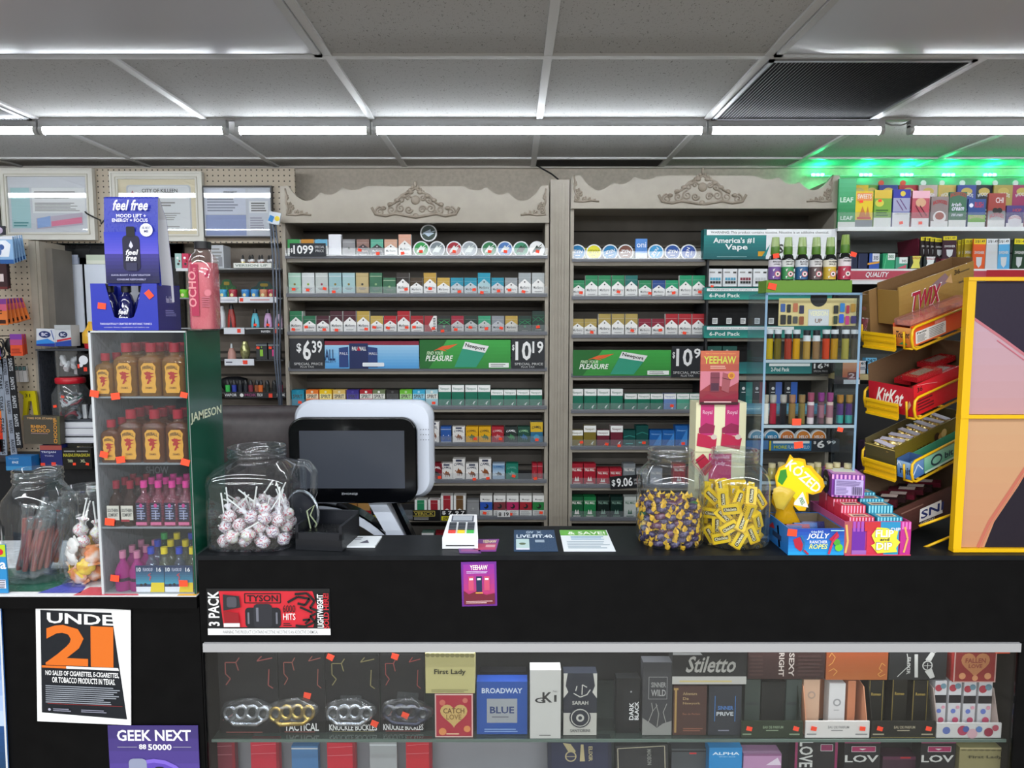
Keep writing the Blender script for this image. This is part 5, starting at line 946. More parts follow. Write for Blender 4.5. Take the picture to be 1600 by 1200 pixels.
frame('white framed certificate of occupancy with cream mat, behind the blue display', (176, 268, 315, 377), YFm, .033, 'd6d4cc', 'd9d0b4', 'R .1 .06 .93 .9 .04 bcc2ca|R .12 .08 .91 .88 .04 d6dadd|b .3 .76 .76 .83 444 CITY OF KILLEEN|b .24 .66 .83 .73 444 Certificate of Occupancy|p a04050 .14,.68 .18,.8 .22,.68|l .2 .5 .8 .6 2 888|l .2 .25 .8 .4 4 999|l .5 .12 .8 .16 1 999')
frame('thin dark framed pair of papers under wrinkled plastic', (317, 290, 424, 371), YFm, .006, '3a3634', 'c4c9d2', 'r .02 .45 .62 .97 ccd2e0|r .02 .02 .62 .44 8e9cc4|l .05 .5 .55 .9 7 8a90a0|b .3 .88 .5 .92 444 PERMIT|r .66 .02 .98 .97 c9ced8|r .67 .48 .95 .72 dfe2e6|l .7 .5 .93 .7 4 666|l .68 .1 .9 .4 6 99a', False)
frame('white picture frame cut off by the left edge of the photo', (-60, 275, -1, 372), YFm, .033, 'd4d2ca', 'c4c8d0', 'l .1 .1 .9 .9 9 888')
t = tag(MB().tube([W(133, 331, YFm), W(136, 334, YFm - .01), W(150, 341, YFm - .02), W(157, 344, YFm - .02), W(158, 350, YFm - .02), W(163, 344, YFm - .02)], .0035, M('222', .4)).build('metal_hook'), 'black metal hook on the pegboard beside the first frame', 'hook')
# window, black frame and panels leaned in it
YWN = 3.36
wn = MB(); xa, xb = W(81, 450, YWN).x, W(283, 450, YWN).x; z0, z1 = W(200, 720, YWN).z, W(200, 378, YWN).z
wfm = M('121316', .3)
for q in ((xa, z0, xa + .07, z1), (xb - .05, z0, xb, z1), (xa, z1 - .075, xb, z1)): wn.box(q[0], YWN - .02, q[1], q[2], YWN + .03, q[3], wfm)
wn.box(xa, YWN + .04, z0, xb, YWN + .05, z1, M('1a1c20', .5)); wn.box(xa, YWN - .024, z1 - .012, xb, YWN - .0205, z1 - .002, M('3a6a80', .3)); wn.box(xa + .02, YWN - .022, z0, xa + .026, YWN - .0203, z1 - .02, M('8a8e94', .3))
structure(wn.build('window_1'))
b = MB(); b.box(xa + .07, YWN + .036, z0, xb - .05, YWN + .0385, z1 - .075, clear('window_glass', 'a0a8b0', .1, .6, .02)); structure(b.build('window_2'))
def panel(px, py, w_, py1, col, label, Y=YWN - .03, name='cardboard_sheet'): return B(name, label, 'sheet', (px, py, px + w_, py1), Y, .006, col, '', None)
panel(103, 413, 30, 519, 'e6ecf8', 'narrow pale blue-white sheet standing in the window')
panel(137, 413, 44, 519, 'e2eaf8', 'wider pale blue-white sheet standing behind the blue display')
B('cardboard_sheet', 'white sheet with a pale green band behind the blue display', 'sheet', (135, 398, 185, 412.5), YWN - .03, .006, 'ccd8c4', 'r 0 0 1 .4 e4e8da')
b = B('folder', 'small light folder tops above the narrow sheet in the window', 'folder', (98, 398, 122, 412.5), YWN - .024, .012, 'a8b4cc', 'r 0 0 .18 1 c89a98|r .18 0 .38 1 3a7a98|r .38 0 .5 1 1a1c20|r .75 0 1 1 c4cce0')
B('light_strip', 'thin green-lit strip beside the window frame', 'strip', (91.5, 403, 95, 507), YWN - .04, .004, '7ac0a0', roll=-.07)
B('light_strip', 'thin cyan strip along the edge of the narrow sheet', 'strip', (105.5, 455, 109, 507), YWN - .045, .004, '58b8d8', roll=-.05)
# shelf unit between window and cabinet
SX0, SX1 = 281, 441; YS = 3.12
su = empty('shelf_unit', 'taupe shelf unit of vapes and lighters left of the left cabinet', 'shelf', (W(361, 500, YS).x, YS, 0)); O = su.location
ux0, ux1 = W(SX0, 500, YS).x - O.x, W(SX1, 500, YS).x - O.x
b = MB(); b.box(ux0, .22, .3, ux1, .235, W(360, 380, YS).z, noisemat('slat_brown', [(.3, '6a5f54'), (.7, '80756a')], 12, .5))
for k in range(12): b.box(ux0, .2185, .4 + .11 * k, ux1, .2199, .412 + .11 * k, M('3a342e', .7))
b.build('back_panel', su)
SHY = {'A': 419, 'B': 465, 'C': 512, 'D': 562, 'E': 613, 'F': 660}
for k, y in SHY.items(): z = W(360, y, YS).z; b = MB(); b.box(ux0, 0, z - .006, ux1, .218, z, M('8d9094' if k in 'ABC' else '3a3a3c', .3)); b.build('shelf', su)
uz = lambda k: W(360, SHY[k], YS).z + .0006
def strip(lab, rect, body, ops=''): return B('label_strip', lab, 'label strip', rect, YS - .012, .003, body, ops, 'label strips on the shelf unit')
strip('white label strip with an orange sticker below the pastel jars', (275, 419, 300, 423.5), 'd8dade')
strip('white label strip under the red and blue cans', (338, 464, 371, 473), 'dadce2', 'l .2 .3 .9 .6 1 aab')
strip('white and pink label strip under the tan cans', (373, 464, 433, 473), 'd9dbe2', 'r .03 .2 .12 .8 e8402a|l .3 .3 .9 .7 1 c88')
strip('white label strip under the red lighter', (350, 512, 382, 522), 'd4d7de', 'r .65 .2 .82 .8 e8402a')
strip('black label strip with white lettering under the blue vape', (384, 513, 442, 522), '121315', 's d8d8da .015 0,.9 .5,1 1,.9|b .42 .25 .66 .65 d8dade HAVEN|r .76 .15 .84 .85 c8402a')
strip('white label strip under the frosted pink bottle', (351, 561, 397, 571), 'd4d7de', 'l .05 .3 .3 .7 1 556|r .62 .2 .78 .8 e8402a')
strip('dark strip with white and red lettering on the lowest lit shelf', (351, 613, 447, 622), '1a1a1e', 'b .0 .3 .2 .8 c8c8cc VAPOR|c .28 .5 .03 ddd|b .33 .3 .52 .8 8a3a6a MOK|b .53 .3 .62 .8 ccc TECH|r .72 .1 .78 .8 e8402a|b .85 .3 .99 .8 bbb SMOK')
B('tray', 'white tray of dropper bottles with green lettering, top shelf of the unit', 'tray', (365, 411, 424, 421), YS - .01, .08, 'e0e2dc', 'b .04 .25 .9 .75 6a7a70 VERSION UP', z=uz('A'))
for i in range(7):
    p = W(381 + 7.5 * i, 410, YS + .03); t = empty('dropper_bottle', f'tiny dark dropper bottle with label, {nth(i)} in the white tray', 'bottle', (p.x, YS + .02 + .025 * (i % 2), uz('A') + .0), 'dropper bottles in the white tray')
    b = MB(); b.lathe([(.0085, 0), (.0085, .03), (.004, .036)], M(['c8b870', '6a3a1a', '8a5a3a', '6a3020', '7a4a3a', '3a2a2a', '555'][i], .15, coat=.5), 14); b.build('body', t)
    b = MB(); b.lathe([(.0052, .036), (.0052, .052), (.002, .06)], M('141416', .4), 12); b.build('cap', t)
    b = MB(); b.lathe([(.0088, .03), (.0088, .040)], M('d8d8dc', .4), 14, caps=(False, False)); b.build('label', t)
B('carton', 'grey and white carton leaning behind the pink drink bottle', 'carton', (330, 383, 350, 420), YS + .06, .08, 'b8bcc2', 'l .1 .2 .9 .9 5 888|r .6 .1 .9 .5 888a90')
for i, c in enumerate(('a8c8c4', 'c8385a')): B('carton', f"{['pale mint', 'pink-red'][i]} patterned carton at the left end of the top shelf, beside the blue display", 'carton', (274 + 11 * i, 396, 284 + 11 * i, 419), YS + .03, .03, c, 'c .5 .3 .2 444|c .4 .7 .2 eee|c .7 .5 .15 822', z=uz('A'))
cans = [(273, 'e8702a', 'orange'), (288, '6ac020', 'lime green'), (349, '3a9ac8', 'sky blue'), (364.5, 'a8283a', 'dark red'), (384, '3a88c8', 'blue'), (398.5, '3a88c8', 'blue'), (412.5, 'd08a68', 'tan'), (425, 'a8304a', 'crimson')]
for i, (px, c, wd_) in enumerate(cans):
    p = W(px, 460, YS + .04); t = empty('small_can', f'{wd_} small screw-lid can, {nth(i)} on the second shelf of the unit', 'can', (p.x, YS + .04, uz('B')), 'small cans on the shelf unit')
    b = MB(); b.lathe([(.0175, 0), (.0175, .024)], M(c, .3, coat=.4), 20); art(b, -.012, .004, .024, .016, -.0178, 'c .5 .5 .3 e0d8a0', .0003); b.build('body', t)
    b = MB(); b.lathe([(.0188, .024), (.0188, .034), (.016, .037)], M(c, .3, coat=.4), 20); b.build('lid', t)
for i, (r_, c) in enumerate(((( 340, 425, 368, 455), '2a6a3a'), ((392, 428, 433, 455), '1f4a44'))):
    x0, y0, x1, y1 = r_; A, C = W(x0, y1, YS + .1), W(x1, y0, YS + .1); w, h = C.x - A.x, C.z - A.z
    b = MB(); b.prism([(-w / 2, 0), (w / 2, 0), (w / 2, h * .6), (w * .3, h * .7), (w * .2, h * .95), (0, h), (-w * .2, h * .95), (-w * .3, h * .7), (-w / 2, h * .6)], 0, .004, M(c, .4)); art(b, -w / 2, 0, w, h, 0, 'p 4a9a4a .1,.1 .3,.6 .4,.2 .5,.7 .6,.2 .8,.6 .9,.1|R .35 .68 .65 .86 .05 b8a040')
    tag(b.build('display_card', None, ((A.x + C.x) / 2, YS + .1, uz('B'))), f"{['green leafy', 'dark teal'][i]} display card with rounded crest behind the cans", 'card')
vp = [(362, 'a8322c', 'red', 475), (399, '58b8cc', 'turquoise', 483), (419, 'c8a0cc', 'lilac', 483), (436, 'b8a0b8', 'pale mauve', 485)]
for i, (px, c, wd_, yt) in enumerate(vp):
    p = W(px, 500, YS + .04); h = W(px, yt, YS + .04).z - uz('C'); t = empty('vape_pen', f'{wd_} vape with dark mouthpiece, {nth(i)} on the third shelf of the unit', 'vape', (p.x, YS + .04, uz('C')), 'vapes on the shelf unit')
    b = MB(); b.lathe([(.017, 0, 4), (.018, .01, 4), (.016, h * .5, 3), (.010, h * .78, 2.4)], M(c, .3), 20, sy=.6); art(b, -.01, 0, .02, h * .6, -.0112, 'p 2a2c34 .2,0 .8,0 .5,.9', .0003); b.build('body', t)
    b = MB(); b.lathe([(.0105, h * .78, 2.4), (.007, h)], M('1c1c20', .3), 14, sy=.7); b.build('mouthpiece', t)
    if i: sticker(t, .003, .012, y=-.014, s=.014)
p = W(345.5, 500, YS + .02); tag(MB().lathe([(.014, 0, 3), (.0145, .004, 3), (.0145, .07, 3), (.009, .085, 2), (.009, .095)], M('dcdfe4', .2, alpha=.85), 18).build('white_bottle', None, (p.x, YS + .03, uz('C'))), 'frosted white bottle just right of the pink drink bottle', 'bottle')
p = W(362, 545, YS + .04); t = empty('frosted_bottle', 'frosted pink cone bottle with pale nozzle on the fourth shelf', 'bottle', (p.x, YS + .04, uz('D'))); b = MB(); b.lathe([(.019, 0), (.017, .03), (.009, .05)], M('b88a80', .4), 18); b.build('body', t); b = MB(); b.lathe([(.006, .05), (.004, .07)], M('c8d0d4', .3), 12); b.build('nozzle', t)
p = W(383, 545, YS + .05); tag(MB().lathe([(.012, 0), (.021, .02), (.022, .045), (.014, .065), (.012, .08)], noisemat('gold_foil', [(.3, '6a6a40'), (.55, 'c8c890'), (.7, '3a3a2a')], 30, .15, metal=.6), 18).build('gold_bottle', None, (p.x, YS + .05, uz('D'))), 'shiny gold wrapped bottle beside the pink cone bottle', 'bottle')
for i, (x0, c) in enumerate(((401, '8ac038'), (420, 'd83a88'))): B('vape_box', f"black boxed vape with {['lime green', 'bright pink'][i]} window on the fourth shelf", 'box', (x0, 536, x0 + 17, 569), YS + .01, .03, '2a2c30', f'r .34 .2 .62 .6 {c}|r 0 .84 1 .9 8a9298|c .5 .75 .06 {c}', stk=[(.2, .72, .014)], z=uz('D'))
p = W(441, 550, YS + .04); tag(MB().lathe([(.011, 0), (.012, .004), (.012, .04), (.006, .05), (.004, .075)], M('3a5a2a', .2), 16).build('green_bottle', None, (p.x - .02, YS + .04, uz('D'))), 'small dark green bottle with black tip at the end of the fourth shelf', 'bottle')
ec = [(356, '3ab050', 'green'), (366, '2a3a9a', 'blue'), (375, '20242e', 'black'), (384, '20242e', 'black and white'), (392, '7a2a3a', 'maroon'), (401, '8a4a2a', 'bronze'), (407, 'd0662a', 'orange'), (418, '1c2622', 'black'), (429, '1c1e22', 'black'), (438, '8a2a4a', 'crimson')]
for i, (px, c, wd_) in enumerate(ec):
    p = W(px, 600, YS + .03); t = empty('lighter', f'{wd_} lighter, {nth(i)} on the fifth shelf of the unit', 'lighter', (p.x, YS + .03, uz('E')), 'lighters on the fifth shelf', (0, random.uniform(-.06, .06), 0))
    b = MB(); b.lathe([(.010, 0, 3), (.0105, .03, 3)], M(c, .3, coat=.3), 14, sy=.7); b.build('body', t)
    b = MB(); b.lathe([(.0095, .03, 3), (.0095, .04, 3), (.005, .052, 3)], M('15161a', .3), 12, sy=.7); b.build('cap', t)
b = MB(); b.lathe([(.03, 0, 3), (.04, .02, 3), (.038, .05, 3), (.02, .06, 2)], M('16171b', .4), 20, sx=1.6, sy=.7); tag(b.build('hand_grip_case', None, (W(366, 600, YS + .13).x, YS + .13, uz('E'))), 'rounded black case behind the lighters on the fifth shelf', 'case')
b = MB(); b.lathe([(.03, 0, 3), (.034, .02, 3), (.03, .035, 3)], M('121318', .35), 20, sx=1.8, sy=.8); b.tube([(-.02, -.03, .02), (0, -.032, .03), (.02, -.03, .018), (0, -.032, .008)], .002, M('aab', .3), 6, True); tag(b.build('black_pouch', None, (W(380, 640, YS + .05).x, YS + .05, uz('F'))), 'black pouch with a silver ring print on the sixth shelf', 'pouch')
for k, (dx, c) in enumerate(((0, '5a6270'), (5, '6a7484'), (10, '4a5260'))):
    pts = [W(421 + dx * .8, 337, 3.04), W(426 + dx, 400, 3.03), W(428 + dx, 470, 3.03), W(429 + dx * .8, 560, 3.03), W(437 + dx * .4, 640, 3.03)]
    tag(MB().tube(pts, .0035, M(c, .3), 6).build('charging_cable'), f"{['left', 'middle', 'right'][k]} grey cord of the bundle hanging beside the left cabinet", 'cord', 'cords beside the left cabinet')
B('package', 'small white and yellow package hanging above the grey cords', 'package', (418, 331, 436, 350), 3.03, .008, 'c8d0d8', 'c .75 .5 .22 d8c030|p 2a7ab8 .0,.2 .4,.1 .5,.6 .1,.7', roll=.2)
# hanging goods on the far-left pegboard
def hung(px0, py0, px1, py1, n, body, ops, lab, group, dx=7, skew=.05, yaw=.0, name='hanging_pack'):
    hook = MB(); A = W((px0 + px1) / 2 + 10, py0 + 2, YPL); hook.tube([(A.x, YPL - .002, A.z), (A.x - .0, YPL - .17, A.z), (A.x, YPL - .175, A.z + .012)], .0025, M('222', .4)); tag(hook.build('display_hook'), f'black pegboard hook carrying the {group}', 'hook')
    for i in range(n):
        Y = YPL - .16 + i * (.13 / max(1, n))
        s = Y / (YPL - .16)
        o = B(name, (f'{lab}, {nth(i)} of its hook' if i else f'{lab}, frontmost on its hook'), 'package', (px0 + dx * i, py0, px1 + dx * i, py1 - 1.2 * i), Y, .006, body, ops, group, roll=-skew * i)
hung(-14, 369, 22, 412, 5, '8ab0d8', 'p e8ecf4 .2,.25 .8,.25 .9,.7 .7,.85 .3,.85 .1,.7|c .5 .6 .12 3a5a9a|r 0 0 1 .15 2a5a9a|r 0 .88 1 1 d8dce4|c .3 .8 .09 f0442a|e .4 .45 .1 .15 5a78b0', 'blue and white printed bag', 'blue bags on the far left pegboard', 4.5, .03)
hung(-14, 412, 12, 452, 2, '3a2226', 'p d8c8c8 .2,.3 .8,.3 .8,.6 .2,.6|c .4 .8 .2 8a2a34|r 0 0 1 .1 6a2a2a', 'maroon and black printed bag', 'maroon bags below the blue ones', 4, .02)
hung(-12, 467, 12, 508, 6, 'e07a3a', 'r 0 .8 1 1 7a3a8a|r 0 .55 1 .8 c8587a|l .1 .4 .7 .6 2 5a2a1a|r .05 .06 .9 .2 3a1a14|c .45 .8 .16 f0442a', 'orange and purple pouch', 'orange pouches on the far left pegboard', 7, .06)
hung(17, 522, 36, 556, 3, 'd8502a', 'r 0 .75 1 1 7a3a9a|r 0 .5 1 .75 b0487a|l .1 .1 .9 .35 3 8a2a1a', 'small orange and purple sachet', 'sachets behind the lanyards', 3, .02)
hung(-8, 353, 8, 367, 1, '2a2c34', 'c .5 .5 .3 b8a8c0', 'little dark packet', 'dark packet above the blue bags', 3, .02)
for i in range(3):
    B('white_tube', f"{['left', 'middle', 'right'][i]} white tube of the trio hanging on the pegboard", 'tube', (24.5 + 6.4 * i, 572, 30 + 6.4 * i, 597), YPL - .02, .01, 'dcd9d8', 'r 0 .72 1 1 3a4240|l .1 .76 .9 .95 2 7aa', 'white tubes on the pegboard', roll=-.04)
x0, x1, zt = W(30, 610, YPL - .03).x, W(55, 610, YPL - .03).x, W(30, 611, YPL - .03).z
b = MB(); h = W(40, 656, YPL - .03).z - zt; ymat = M('d8c818', .3)
b.prism([(0, 0), (.068, 0), (.072, -.02), (.078, h), (.060, h), (.052, -.045), (.038, -.045), (.022, h), (.006, h), (.018, -.02), (0, -.006)], 0, .012, ymat); art(b, .02, -.03, .04, .02, 0, 'b .1 .1 .7 .9 4a4a10 31')
tag(b.build('yellow_clip', None, (x0, YPL - .03, zt)), 'bright yellow plastic clip tool hanging on the pegboard', 'tool')
def lanyard(px, py0, px2, py1, w_, col, tx, tc, lab, txt):
    A, C = W(px, py0, YPL - .1), W(px2, py1, YPL - .1); d = C - A; ln = d.length; a = math.atan2(d.x, -d.z)
    b = MB(); b.box(-w_ / 2, 0, -ln, w_ / 2, .004, 0, M(col, .5))
    n = 5
    for i in range(n):
        zc = -ln * (i + .5) / n; hh = ln / n * .34; b.text(txt, -hh, zc - w_ * .28, hh, zc + w_ * .28, -.0004, M(tc), True, 0, 0, -pi / 2); b.v[-len(glyphs(txt, True)[0]):] = [Vector((-(v[2] - zc) * -1 * 0 + v[0], v[1], v[2])) for v in b.v[-len(glyphs(txt, True)[0]):]]
    tag(b.build('lanyard', None, A, (0, -a, 0)), lab, 'lanyard', 'lanyards on the far left pegboard')
lanyard(-2, 545, 6, 715, .03, '8a94a4', 0, '20222a', 'grey lanyard with dark lettering, leftmost of the hanging straps', 'STARS')
lanyard(6, 560, 22, 712, .026, '9098a8', 0, '23252e', 'grey lanyard with dark lettering, second of the hanging straps', 'RAIDERS')
lanyard(15, 555, 30, 700, .03, '14161c', 0, 'c0c4cc', 'black lanyard with white lettering, nearest the yellow tool', 'SAINTS')
hg = empty('keychain_bundle', 'bundle of black key holders and clips above the lanyards', 'key holders', W(10, 540, YPL - .12))
b = MB()
for i in range(7):
    a = i * .9; b.tube([(.03 * cos(a) + .012 * cos(t), -.01 * (i % 3), .02 * sin(a) - .01 + .02 * sin(t)) for t in [2 * pi * k / 12 for k in range(12)]], .003, M('1c1d22', .3), 6, True)
b.box(-.045, -.03, -.045, -.012, -.02, -.005, M('8a6ac8', .4)); b.box(-.045, -.031, -.058, -.012, -.02, -.046, M('f04a28', .5)); b.ball((.02, 0, -.0), (.025, .02, .035), M('15161a', .4)); b.build('clips', hg)
b = MB(); b.tube([(0, -.005, .03), (0, .11, .03)], .002, M('333')); b.build('hook', hg)
# candy-orange packs at the very left under lanyards
B('snack_bag', 'red and orange printed bag at the left edge below the lanyards', 'bag', (-22, 640, 6, 706), YPL - .1, .02, 'c8281c', 'g 0 .3 1 1 c82818 e8802a|c .5 .4 .3 e8e0d0|c .5 .2 .25 8a1420')
# back shelf with boxes
YB = 2.95; LZB = W(80, 716, YB).z
bs = empty('back_shelf', 'low back shelf unit of small goods under the window', 'shelf', (W(80, 700, YB).x, YB, 0)); O = bs.location
b = MB(); b.box(-.35, 0, LZB - .015, .33, .16, LZB, M('2c2e33', .5)); b.build('shelf', bs); z2 = W(80, 656, YB).z
b = MB(); b.box(W(78, 650, YB).x - O.x, .02, z2 - .03, .33, .16, z2, M('3a3d44', .4)); b.build('shelf', bs)
b = MB(); b.box(-.35, .02, 0, .33, .16, LZB - .016, M('15161a', .6)); b.build('body', bs)
b = MB(); b.box(W(78, 650, YB).x - O.x, .08, LZB + .001, .33, .16, z2 - .031, M('1a1b20', .5)); b.build('divider', bs)
B('carton', 'dark grey carton with orange lettering near the lanyards', 'carton', (38, 650, 95, 694), YB - .04, .03, '4a453c', 'b .1 .88 .9 .95 c8a070 TIME FOR STAMINA|b .2 .56 .62 .68 d8963a RHINO|b .2 .42 .72 .54 d8963a CHOCO|l .2 .36 .7 .4 1 a88|v .82 .04 .92 .92 d8963a CHOCOVIP|r .93 0 1 1 5a5a38', roll=.02)
for k, (y0, y1) in enumerate(((660, 669), (670, 681), (684, 692))): B('white_box', f"long white flat box, {['topmost', 'middle', 'lowest'][k]} of the three beside the dark grey carton", 'box', (96, y0, 147, y1), YB + .0, .07, 'd4d7de', 'r 0 .1 1 .2 aab', 'flat white boxes')
B('carton', 'blue carton at the lower left of the back shelf', 'carton', (10, 713, 50, 735), YB - .07, .05, '1f6aa8', 't .1 .75 .5 .9 8ac TROJAN|b .25 .5 .5 .65 cde ENZ|r 0 0 1 .3 3a8ac0')
B('carton', 'navy carton with red top below the dark grey carton', 'carton', (64, 696, 98, 728), YB - .03, .05, '232a68', 'r 0 .78 1 1 a85048|b .05 .6 .72 .72 c8cce0 TROJAN|t .2 .45 .6 .53 aac THIN|r .0 .0 .2 .15 e8402a|r .5 0 .7 .18 e8402a')
for i, (x0, t_) in enumerate(((99, 'MAGNUM'), (119, 'MAGNUM'))): B('carton', f"black carton with gold lettering, {['left', 'right'][i]} of the pair beside the bottle rack", 'carton', (x0, 700, x0 + 25, 733), YB - .05 + .02 * (1 - i), .04, '12120f', f'b .05 .58 .9 .74 b8b030 {t_}|b .3 .32 .62 .46 c8c8a0 {"XL" if i else "THIN"}|r .1 .82 .8 .88 888', stk=[(.75, .25, .014)])
B('carton', 'dark carton behind the pair of gold-lettered cartons', 'carton', (106, 694, 144, 704), YB - .01, .04, '1a1a14', 'b .4 .3 .9 .7 c8b890 MAGNUM')
B('display_box', 'white and blue pain powder box, left of the pair under the window', 'box', (57, 514, 86, 541), YB, .06, 'c9cdd6', 'e .45 .68 .32 .2 1c2c66|b .28 .58 .6 .78 dde BC|p 2a80d0 0,.3 .6,.45 1,.25 1,0 0,0|p 1c2c8a 0,.1 1,.2 1,0 0,0|s 2a50a0 .04 .8,.95 .95,.4', roll=.05)
B('display_box', 'white, red and blue pain powder box, right of the pair under the window', 'box', (87, 508, 112, 541), YB, .06, 'c4c8ce', 'e .5 .55 .28 .15 1c2c5a|b .35 .48 .65 .62 dde BC|p c02838 .1,.3 1,.42 1,.34 .1,.2|p 20409a 0,.18 1,.3 1,0 0,0|r 0 .8 1 1 b0b4b8')
# clear bin of white dispensers with a red lid beneath
p = W(99, 590, YB); wb = empty('clear_tub', 'clear tub of white cylinders standing on a red lid', 'tub', (p.x, YB + .05, W(99, 588, YB).z))
b = MB(); b.lathe([(.048, 0, 3), (.05, .1, 3), (.05, .105, 3)], clear('tub_plastic', 'f4f6f8', .06, .6, .05, .05), 24, caps=(True, False)); b.build('body', wb)
for i in range(9):
    a = i * 2.4; c_ = MB(); c_.lathe([(.010, -.02), (.0105, .018)], M('dfe0e2', .35), 14); c_.lathe([(.006, .018), (.006, .026)], M('c8cacc', .35), 12)
    tag(c_.build('white_cylinder', None, (wb.location.x + .028 * cos(a), wb.location.y + .025 * sin(a), wb.location.z + .026 + .005 * (i % 5) + .004 * i), (random.uniform(-.9, .9), random.uniform(-.9, .9), 0)), 'small white capped cylinder heaped in the clear tub', 'cylinder', 'white cylinders in the clear tub')
rb = empty('red_lidded_canister', 'clear canister of tangled cables with a red lid', 'canister', (p.x - .002, YB + .05, z2))
hC = W(99, 590, YB).z - z2 - .002
b = MB(); b.lathe([(.055, hC - .026), (.058, hC - .022), (.058, hC - .004), (.052, hC)], M('b81c2c', .3), 24); b.build('lid', rb)
b = MB(); b.lathe([(.058, 0, 3), (.066, .02, 3), (.066, hC * .6, 3), (.05, hC - .027)], clear('tub_plastic', 'f4f6f8', .06, .6, .05, .05), 24, caps=(True, False)); b.build('body', rb)
b = MB()
for k in range(16):
    a = random.uniform(0, 6.28); z_ = random.uniform(.015, hC * .6); c_ = ['c8ccd0', '2a6a5a', '8a2030', '1c1e22', 'd8d8dc', '6a7078'][k % 6]
    b.tube([(.045 * cos(a + t) * random.uniform(.6, 1), .04 * sin(a + t), z_ + .012 * sin(3 * t)) for t in [i * .4 for i in range(9)]], random.uniform(.002, .006), M(c_, .35))
o = b.build('cable_tangle', rb); sticker(rb, -.03, .06, y=-.067, s=.015); sticker(rb, .0, .1, y=-.06, s=.015)
B('carton', 'black carton with a white face print left of the bottle rack', 'carton', (121, 553, 142, 585), YB + .01, .04, '141418', 'c .5 .7 .34 dfe3ea|c .3 .45 .15 dfe3ea|r .05 .3 .2 .5 e8402a|r .5 .15 .75 .35 e8402a')
t = empty('honey_bottle', 'yellow cone-shaped bottle with red base behind the blue display', 'bottle', (W(131, 520, YB).x, YB + .05, W(131, 545, YB).z)); b = MB(); b.lathe([(.03, .022, 3), (.031, .03, 3), (.03, .065, 3), (.016, .09, 2), (.008, .115)], M('d8a838', .2, coat=.4), 20); b.build('body', t); b = MB(); b.lathe([(.026, 0), (.028, .021)], M('b82030', .3), 20); b.build('cap', t)
b = MB(); b.box(W(55, 542, YB).x - 0, YB, W(99, 548, YB).z, W(142, 542, YB).x, YB + .12, W(99, 545, YB).z - .001, M('3c4048', .3)); b.box(W(139, 542, YB).x, YB + .01, z2, W(142, 542, YB).x, YB + .12, W(99, 548, YB).z, M('3c4048', .3)); b.box(W(55, 542, YB).x, YB + .01, LZB, W(57, 542, YB).x, YB + .12, W(99, 548, YB).z, M('3c4048', .3))
tag(b.build('wire_riser'), 'thin grey riser shelf carrying the two powder boxes', 'shelf')
for i in range(6):
    px = 118 + 4 * i; b = MB(); b.box(-.008, 0, 0, .008, .012, .06, M(['9aa0a8', '2a2c32', 'c8ccd2', '33363c', '8a9098', '22242a'][i], .3, .4)); tag(b.build('gadget', None, (W(px, 650, YB).x, YB + .03 + .01 * (i % 2), z2 + .002), (0, random.uniform(-.6, .6), 0)), f"{['silver', 'black', 'white', 'dark grey', 'grey', 'jet black'][i]} slim gadget lying beside the red-lidded canister", 'gadget', 'slim gadgets beside the canister')
# ================================================================== right wall: cigarillo shelf, rack, green lamps
gl = empty('green_light_strip', 'strip of lit green lamp modules along the wall above the cigarillos', 'light strip', (W(1420, 272, YW - .05).x, YW - .03, W(1420, 272, YW - .05).z)); O = gl.location
ge = M('3affa0', .3, emit=30); GYY = YW - .035
b = MB(); b.tube([(W(1270, 276, GYY).x - O.x, 0, -.004), (W(1800, 276, GYY).x - O.x, 0, -.004)], .0025, M('c8ccc8', .4)); b.build('wire', gl)
for i, px in enumerate((1278, 1353, 1417, 1482, 1547, 1612, 1677)):
    c = W(px, 273, GYY) - O; b = MB(); b.box(c.x - .032, -.004, -.007, c.x + .032, .004, .007, M('e8ece8', .4))
    for k in (-1, 0, 1): b.ball((c.x + k * .021, -.006, 0), (.008, .004, .006), ge, 10, 6)
    b.build('lamp_module', gl)
    l = bpy.data.lights.new('green_lamp', 'POINT'); l.energy = .28; l.color = (.0, 1, .28); l.shadow_soft_size = .015
    o = bpy.data.objects.new('green_lamp', l); o.location = (c.x + O.x, GYY - .025, O.z + .01); sc.collection.objects.link(o)
# cigarillo shelf
YR = 3.05; cs = empty('wall_shelf', 'white wall shelf of cigarillo pouches with clear front under the green lamps', 'shelf', (W(1480, 350, YR).x, YR, W(1480, 356, YR).z)); O = cs.location
xa, xb = W(1309, 350, YR).x - O.x, W(1760, 350, YR).x - O.x
b = MB(); b.box(xa, 0, -.012, xb, .36, 0, M('d4d7d8', .35)); b.box(xa, -.004, -.014, xb, 0, .004, M('e2e4e6', .3)); b.build('shelf', cs)
b = MB(); b.box(xa, -.004, .0045, xb, -.0025, .065, clear('clear_fence', f0=.05, edge=.4, rough=.1, haze=.07)); b.build('clear_fence', cs)
b = MB(); b.prism([(0, 0), (0, 0)], 0, 0, blk) if False else None
b = MB(); 
b.add([(xa + .01, .03, -.0125), (xa + .01, .355, -.0125), (xa + .01, .355, -.13), (xa + .018, .03, -.0125), (xa + .018, .355, -.0125), (xa + .018, .355, -.13)], [(0, 1, 2), (5, 4, 3), (0, 2, 5, 3), (1, 4, 5, 2), (0, 3, 4, 1)], M('17191c', .5)); b.build('bracket', cs)
gw = MB(); gw.box(W(1309, 350, 3.40).x, 3.395, .2, 3.5, 3.415, W(1480, 272, 3.40).z - .02, noisemat('slat_grey', [(.3, '6f7370'), (.7, '7f8380')], 8, .4))
for k in range(28): gw.box(W(1309, 350, 3.40).x, 3.3935, .25 + .075 * k, 3.5, 3.3949, .257 + .075 * k, M('2a2c2c', .7))
tag(gw.build('slatwall'), 'grey slatwall panel behind the goods at the right', 'slatwall')
